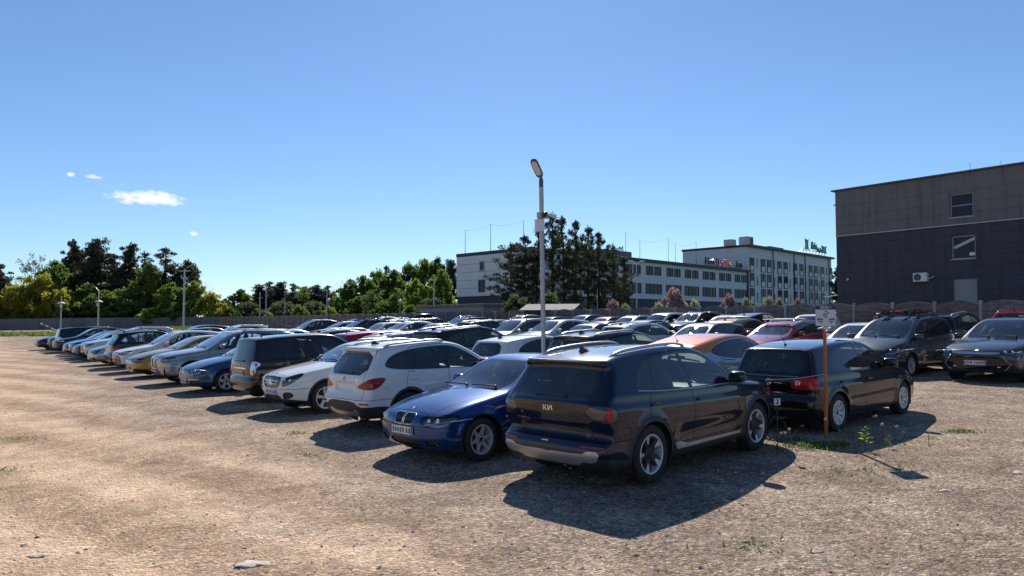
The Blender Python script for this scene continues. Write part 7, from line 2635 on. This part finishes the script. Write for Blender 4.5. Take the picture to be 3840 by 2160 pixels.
def hatch():
    root, obs = NEAR['hatch']; B = KINDS['hatch'].B
    M = face_frame(B, 'f', 0, .645, .016)
    m = MB()
    P = [(0, .10), (.055, 0), (0, -.10), (-.055, 0)]; Q = [(x * .55, y * .62) for x, y in P]
    V = [(x, y, 0) for x, y in P] + [(x, y, 0) for x, y in Q] + [((x + a) / 2, (y + b_) / 2, .02) for (x, y), (a, b_) in zip(P, Q)]
    F = []
    for i in range(4):
        j = (i + 1) % 4; F += [(i, j, 8 + j, 8 + i), (4 + i, 8 + i, 8 + j, 4 + j)]
    m.add(V, F); o = m.obj('diamond_badge', M_CHROME, root); o.matrix_local = M
    for z in (.585, .635):
        m = MB(); m.tube([along(B, 'f', y, z)[0] + along(B, 'f', y, z)[1] * .004 for y in np.linspace(-.33, .33, 9)], .008, 5); m.obj('grille_bar', M_CHROME, root)
    # daytime-lamp hook at the lower rear of the headlamps
    for sg in (1, -1):
        m = MB(); pts = []
        for s_, z in ((1.13, .735), (1.02, .645), (.90, .59), (.78, .575), (.66, .59)):
            y = sg * s_ * .80; p, n = along(B, 'f', y, z); pts.append(p + n * .006)
        m.tube(pts, .010, 6); m.obj('light_hook', M_WHITE, root, smooth=True)


def mpv():
    root, obs = NEAR['mpv']; B = KINDS['mpv'].B
    M = face_frame(B, 'r', 0, .925, .004)
    m = MB(); 
    for a, b_ in ((.055, .038), (.022, .036), (.040, .014)):
        m.tube([(a * math.cos(t), b_ * math.sin(t) + (.010 if b_ == .014 else 0), .003) for t in np.linspace(0, 2 * math.pi, 19)], .004, 5)
    o = m.obj('oval_badge', M_CHROME, root); o.matrix_local = M
    for sg in (1, -1):
        for z, r_ in ((.955, .034), (.80, .040), (.74, .03)):
            m = MB(); m.ellipsoid((0, 0, .002), (r_, r_, .012), 12, 6); o = m.obj('lamp_bulb', M_DKRED if z != .80 else M_HOUSING, root, smooth=True); o.matrix_local = face_frame(B, 'r', sg * (.735 if z < .9 else .77), z, .002)


def bz():
    root, obs = NEAR['bz']; B = KINDS['bz'].B; K = KINDS['bz']
    pl = obs[K.plate_f]
    for c in list(pl.children): bpy.data.objects.remove(c)
    me = text_mesh('plate_characters', 'KDA 11603', .098, M_INK, .001, 'CENTER', .0015, .98)
    o = link('plate_characters', me, pl); o.matrix_local = Matrix(((0, 0, 1, .0085), (1, 0, 0, -.026 + .0), (0, 1, 0, 0), (0, 0, 0, 1)))
    M = face_frame(B, 'f', 0, .845, .004)
    m = MB()
    for a, b_, dy in ((.062, .040, 0), (.024, .038, 0), (.046, .015, .012)):
        m.tube([(a * math.cos(t), b_ * math.sin(t) + dy, .003) for t in np.linspace(0, 2 * math.pi, 21)], .0045, 5)
    o = m.obj('oval_badge', M_CHROME, root); o.matrix_local = M
    for sg in (1, -1):
        m = MB(); p, n = along(B, 'f', sg * .50, .43); m.ellipsoid(tuple(p + n * .004), (.012, .045, .018), 12, 6); m.obj('fog_lamp', M_CLEAR, root)
        m = MB(); pts = []
        for y, z in ((.58, .72), (.66, .60), (.74, .50), (.66, .38), (.60, .345)): p, n = along(B, 'f', sg * y, z); pts.append(p + n * .004)
        m.tube(pts, .012, 6); m.obj('grille_edge', M_SATIN, root, smooth=True)


def bigsuv():
    root, obs = NEAR['bigsuv']; B = KINDS['bigsuv'].B
    roundel(root, B, 'f', .955)
    for sg in (1, -1):
        P = [(.03, .56), (.24, .58), (.32, .78), (.30, .86), (.06, .87)]
        m = MB(); m.tube([along(B, 'f', sg * y, z)[0] + along(B, 'f', sg * y, z)[1] * .004 for y, z in P + P[:1]], .010, 6); m.obj('grille_rim', M_CHROME, root, smooth=True)


for fn in (kia, golf, sedan, x1, gla, hatch, mpv, bz, bigsuv): fn()


def roof_box():
    root, obs = RB
    B = KINDS['gla'].B
    m = MB(); m.ellipsoid((-.25, 0, 1.72), (1.05, .42, .20), 20, 10, .7); m.obj('roof_box', M_TRIM, root, smooth=True)
    m = MB()
    for x in (.2, -.7): m.box((x, 0, 1.51), (.06, 1.1, .04))
    m.obj('roof_bars', M_TRIM, root)


roof_box()

# roof bars on the cherry red car and black one
def bars(lbl, z, L=(.15, -.65)):
    for o in scene.objects:
        if o.get('label') == lbl:
            m = MB()
            for x in L: m.bbox((x, 0, z), (.09, 1.16, .035), .012); m.box((x, .5, z - .05), (.06, .05, .09)); m.box((x, -.5, z - .05), (.06, .05, .09))
            m.obj('roof_bars', M_SATIN, o)
bars('cherry red crossover with roof bars and glare on its windshield', 1.58)


# ================================================================== sign post, rope, number plate, weeds
M_ORANGE = mat_simple('orange_paint', (.50, .13, .025), .5, noise=.2, nscale=9, bump=.1)
M_SIGNW = mat_simple('sign_white', (.62, .62, .62), .5, noise=.05)
M_SIGND = mat_simple('sign_dark', (.035, .035, .05), .5)


def sign_post():
    X, Y = 5.0, 11.74
    zg = float(gz(X, Y))
    zt = lambda py: 2.2 + (1210 - py) * Y / 2741 - zg
    r = empty('sign_post', (X, Y, zg))
    tag(r, 'orange post with white direction board of two arrows beside the black hatchback', 'sign')
    m = MB(); m.tube([(0, 0, -.05), (.012, 0, .6), (.012, .0, zt(1228))], [.030, .028, .026], 14); m.obj('post', M_ORANGE, r, smooth='auto')
    k = Y / 2741
    w = 75 * k; x0 = (3100 - 3097) * k
    z0, z1, z2 = zt(1222), zt(1161), zt(1148)
    zh = z1 - .0
    M = Matrix.Rotation(R(-6), 4, 'Z')
    bd = empty('x', (0, 0, 0)); bpy.data.objects.remove(bd)
    m = MB(); m.bbox((x0, -.045, (z0 + z1) / 2), (w, .014, z1 - z0), .003); board = m.obj('board', M_SIGNW, r)
    m = MB(); m.bbox((x0, -.046, (z1 + zt(1146)) / 2), (w, .016, zt(1146) - z1), .003); head = m.obj('board_header', M_SIGND, r)
    f = -.0545
    def put(txt, size, x, z, mt, par, b=.0015): link('letters', text_mesh('letters', txt, size, mt, .0008, 'CENTER', b), par, (x0 + x, f, z), (R(90), 0, 0))
    put('RZĄD 1', .050, 0, (z1 + zt(1146)) / 2, M_SIGNW, head, .002)
    # arrows
    za = zt(1197)
    for sg in (-1, 1):
        P = [(.145 * sg, 0), (.120 * sg, .020), (.120 * sg, .010), (.048 * sg, .010), (.048 * sg, -.010), (.120 * sg, -.010), (.120 * sg, -.020)]
        m = MB(); m.prism([(x0 + x, -(y)) for x, y in P], 0, .003, Matrix.Translation((0, f, za)) @ Matrix.Rotation(R(90), 4, 'X')); m.obj('arrow', M_SIGND, board)
    # the tilted mark between two chevrons
    Mx = Matrix.Translation((x0, f, zt(1178))) @ Matrix.Rotation(R(90), 4, 'X')
    m = MB(); c, s_ = math.cos(R(20)), math.sin(R(20))
    m.prism([(x * c - y * s_, x * s_ + y * c) for x, y in [(-.055, -.008), (.055, -.008), (.055, .008), (-.055, .008)]], 0, .003, Mx)
    m.prism([(-.026, .026), (-.012, .052), (.008, .055), (.022, .036), (.016, .030), (.004, .045), (-.008, .042), (-.018, .022)], 0, .003, Mx)
    m.prism([(-.028, -.030), (-.010, -.058), (.008, -.058), (.028, -.026), (.018, -.024), (.004, -.044), (-.008, -.042), (-.020, -.024)], 0, .003, Mx)
    m.obj('emblem', M_SIGND, board)
    put('RZĄD', .024, -.082, zt(1205.5), M_SIGND, board); put('4', .026, -.082, zt(1212.5), M_SIGND, board)
    put('RZĄD', .024, .082, zt(1205.5), M_SIGND, board); put('3', .026, .082, zt(1212.5), M_SIGND, board)
    m = MB(); m.box((0, -.03, z0 - .0), (.05, .03, .10)); m.obj('clamp', M_GALV, r)
    # folded plastic sleeve tied under the board
    m = MB(); m.tube([(-.10, .0, z0 - .05), (-.02, -.03, z0 - .03), (.06, -.03, z0 - .05), (.10, 0, z0 - .02), (.05, .02, z0 - .09), (0, -.03, z0 - .075)], [.012, .02, .018, .010, .02, .016], 7); m.obj('tied_rag', M_SIGNW, r, smooth=True)
    # rope to the number plate near the SUV
    rp = empty('rope', (X, Y, zg)); tag(rp, 'thin pale rope stretched from the orange post towards the number 2 card', 'rope')
    zr = zt(1400)
    p0 = Vector((0, -.02, zr)); 
    xb = at_depth(2868, 11.2) - X; p1 = Vector((xb, -.55, 2.2 + (1421 - 1210) * -11.2 / 2741 - zg))
    m = MB(); m.tube([p0.lerp(p1, t) - Vector((0, 0, .06 * t * (1 - t) * 4 * .5)) for t in np.linspace(0, 1, 12)], .0035, 5)
    m.tube([p0, p0 + Vector((-.02, -.02, -.12)), p0 + Vector((-.05, -.02, -.17))], .006, 5); m.obj('cord', M_BLIND, rp)


sign_post()


def number_card():
    Y = 10.7
    x = at_depth(2908, Y); zg = float(gz(x, Y))
    zc = 2.2 + (1210 - 1505) * Y / 2741 - zg
    r = empty('number_card', (x, Y, zg)); tag(r, 'small white card with black number 2 by the front wheel of the nearest SUV', 'sign')
    m = MB(); m.bbox((0, 0, zc), (.092, .006, .096), .002, R(0)); c = m.obj('card', M_SIGNW, r)
    link('numeral', text_mesh('numeral', '2', .10, M_INK, .0008, 'CENTER', .003), c, (0, -.0042, zc), (R(90), 0, 0))
    m = MB(); m.tube([(0, .01, -.03), (0, .01, zc)], .008, 6); m.obj('stake', M_PLASTIC, r)


number_card()


def weeds():
    rn = random.Random(4); r = np.random.default_rng(8)
    c = (4.75, 11.35)
    # dandelion clocks
    for i in range(13):
        x = c[0] + rn.uniform(-1.0, 1.1); y = c[1] + rn.uniform(-.25, .35); zg = float(ground_z(x, y)); h = rn.uniform(.15, .42)
        o = empty('dandelion', (x, y, zg))
        m = MB(); m.tube([(0, 0, -.01), (rn.uniform(-.03, .03), 0, h * .6), (rn.uniform(-.05, .05), rn.uniform(-.03, .03), h)], .004, 5); tip = m.V[-1]; m.obj('stem', LEAF['dull'], o)
        P = in_ball(60, r) * .024; V, F = leaves(P + np.array([tip[0], tip[1], h]), .010, r, 0, aspect=.25)
        link('seed_head', new_mesh('seed_head', V, F, (LEAF['cream'],)), o)
        tag(o, 'dandelion gone to seed near the foot of the orange post', 'dandelion', 'dandelions around the orange post')
    # leafy weed stalks
    for i, (dx, dy, h, lb) in enumerate(((.42, -.55, .34, 'tall leafy weed just right of the orange post'), (.78, -.52, .20, 'small leafy weed where the post shadow begins'), (1.6, -.1, .16, 'tiny weed at the edge of the hatchback shadow'))):
        x, y = c[0] + dx, c[1] + dy; zg = float(ground_z(x, y))
        o = empty('leafy_weed', (x, y, zg))
        m = MB(); m.tube([(0, 0, -.02), (.01, 0, h * .5), (.0, .01, h)], .005, 5); m.obj('stem', LEAF['leaf'], o)
        V = []; F = []
        n = 16 if h > .3 else 9
        for k in range(n):
            z = h * (.25 + .75 * k / n); a = k * 2.4; L_ = .11 * (1.15 - .5 * k / n) * h / .3; d = Vector((math.cos(a), math.sin(a), .35)).normalized(); s_ = Vector((-d.y, d.x, 0)) * L_ * .17
            b = len(V); p = Vector((0, 0, z)); q = p + d * L_ * .5 + Vector((0, 0, .01)); e = p + d * L_ - Vector((0, 0, .015))
            V += [p, q + s_, e, q - s_]; F.append((b, b + 1, b + 2, b + 3))
        link('leaf', new_mesh('leaf', [tuple(v) for v in V], F, (LEAF['bright'],)), o)
        tag(o, lb, 'weed')
    # dry stalks
    for i in range(9):
        x = c[0] + rn.uniform(-.6, 1.0); y = c[1] + rn.uniform(-.4, .2); zg = float(ground_z(x, y)); h = rn.uniform(.18, .5); a = rn.uniform(-.6, .6)
        m = MB(); m.tube([(0, 0, -.01), (a * h * .4, 0, h * .5), (a * h, 0, h)], [.005, .004, .002], 5); o = m.obj('dry_stalk', LEAF['dry'], None, (x, y, zg))
        tag(o, 'bent dry plant stalk at the foot of the orange post', 'stalk', 'dry stalks around the orange post')
    # grass tufts
    P = []
    def tuft(px, py, n, s_, hh):
        # ground point seen at a picture position
        a = (px - 1920) / 2741; Yd = 10.0
        for _ in range(30): Yd = (2.2 - float(gz(a * Yd, Yd))) * 2741 / (py - 1210)
        x0, y0 = a * Yd, Yd
        for _ in range(n):
            x = x0 + rn.gauss(0, s_); y = y0 + rn.gauss(0, s_ * .6); P.append((x, y, float(ground_z(x, y)) + rn.random() * hh))
    tuft(3040, 1672, 420, .20, .06); tuft(2960, 1650, 160, .14, .05); tuft(3100, 1668, 140, .2, .03); tuft(3590, 1614, 170, .15, .03)
    tuft(3130, 1665, 110, .1, .06); tuft(3450, 1660, 60, .5, .015); tuft(3250, 1760, 110, .35, .015); tuft(2830, 2030, 50, .18, .015)
    tuft(20, 1760, 70, .25, .02); tuft(60, 1640, 40, .25, .02); tuft(1180, 1700, 40, .1, .02); tuft(1110, 1620, 60, .12, .03); tuft(640, 1290, 120, .8, .1)
    V, F = leaves(np.array(P), .034, r, 1.0, aspect=.22)
    tag(link('grass_tufts', new_mesh('grass_tufts', V, F, (LEAF['grass'],))), 'tufts of green weeds growing out of the gravel', 'grass', kind='stuff')


weeds()


def flat_stones():
    """pale flat lumps of concrete lying in the gravel"""
    mt = mat_simple('pale_concrete_lump', (.42, .37, .32), .9, noise=.2, nscale=25, bump=.3)
    rn = random.Random(9)
    for px, py, s_, lb in ((955, 2118, .22, 'pale flat concrete lump at the bottom left of the drive'), (3545, 1840, .12, 'pale flat lump on the gravel at the right'), (3060, 2070, .08, 'small pale lump at the bottom right'),
                           (140, 2085, .12, 'pale lump near the bottom left corner'), (3820, 1772, .13, 'pale flat lump at the right edge')):
        a = (px - 1920) / 2741; Yd = 7.0
        for _ in range(40): Yd = (2.2 - float(gz(a * Yd, Yd))) * 2741 / (py - 1080) * .5 + Yd * .5 if False else (lambda t: t)(Yd)
        # solve along the viewing ray
        b = -(py - 1080) / 2741; p = R(2.715); d = Vector((a, math.cos(p) - b * math.sin(p), math.sin(p) + b * math.cos(p)))
        t = 5.0
        for _ in range(40): t = (2.2 - float(ground_z(d.x * t, d.y * t))) / -d.z
        m = MB(); m.ellipsoid((0, 0, 0), (s_ * .8, s_ * .42, .007), 13, 5, .8)
        m.V = [(x + rn.uniform(-.18, .18) * s_, y + rn.uniform(-.14, .14) * s_, z) for x, y, z in m.V]
        o = m.obj('concrete_lump', mt, None, (d.x * t, d.y * t, float(ground_z(d.x * t, d.y * t)) + .001), (0, 0, rn.uniform(0, 1)), smooth=True)
        tag(o, lb, 'stone')


flat_stones()
print('script', round(time.time() - T0, 1))
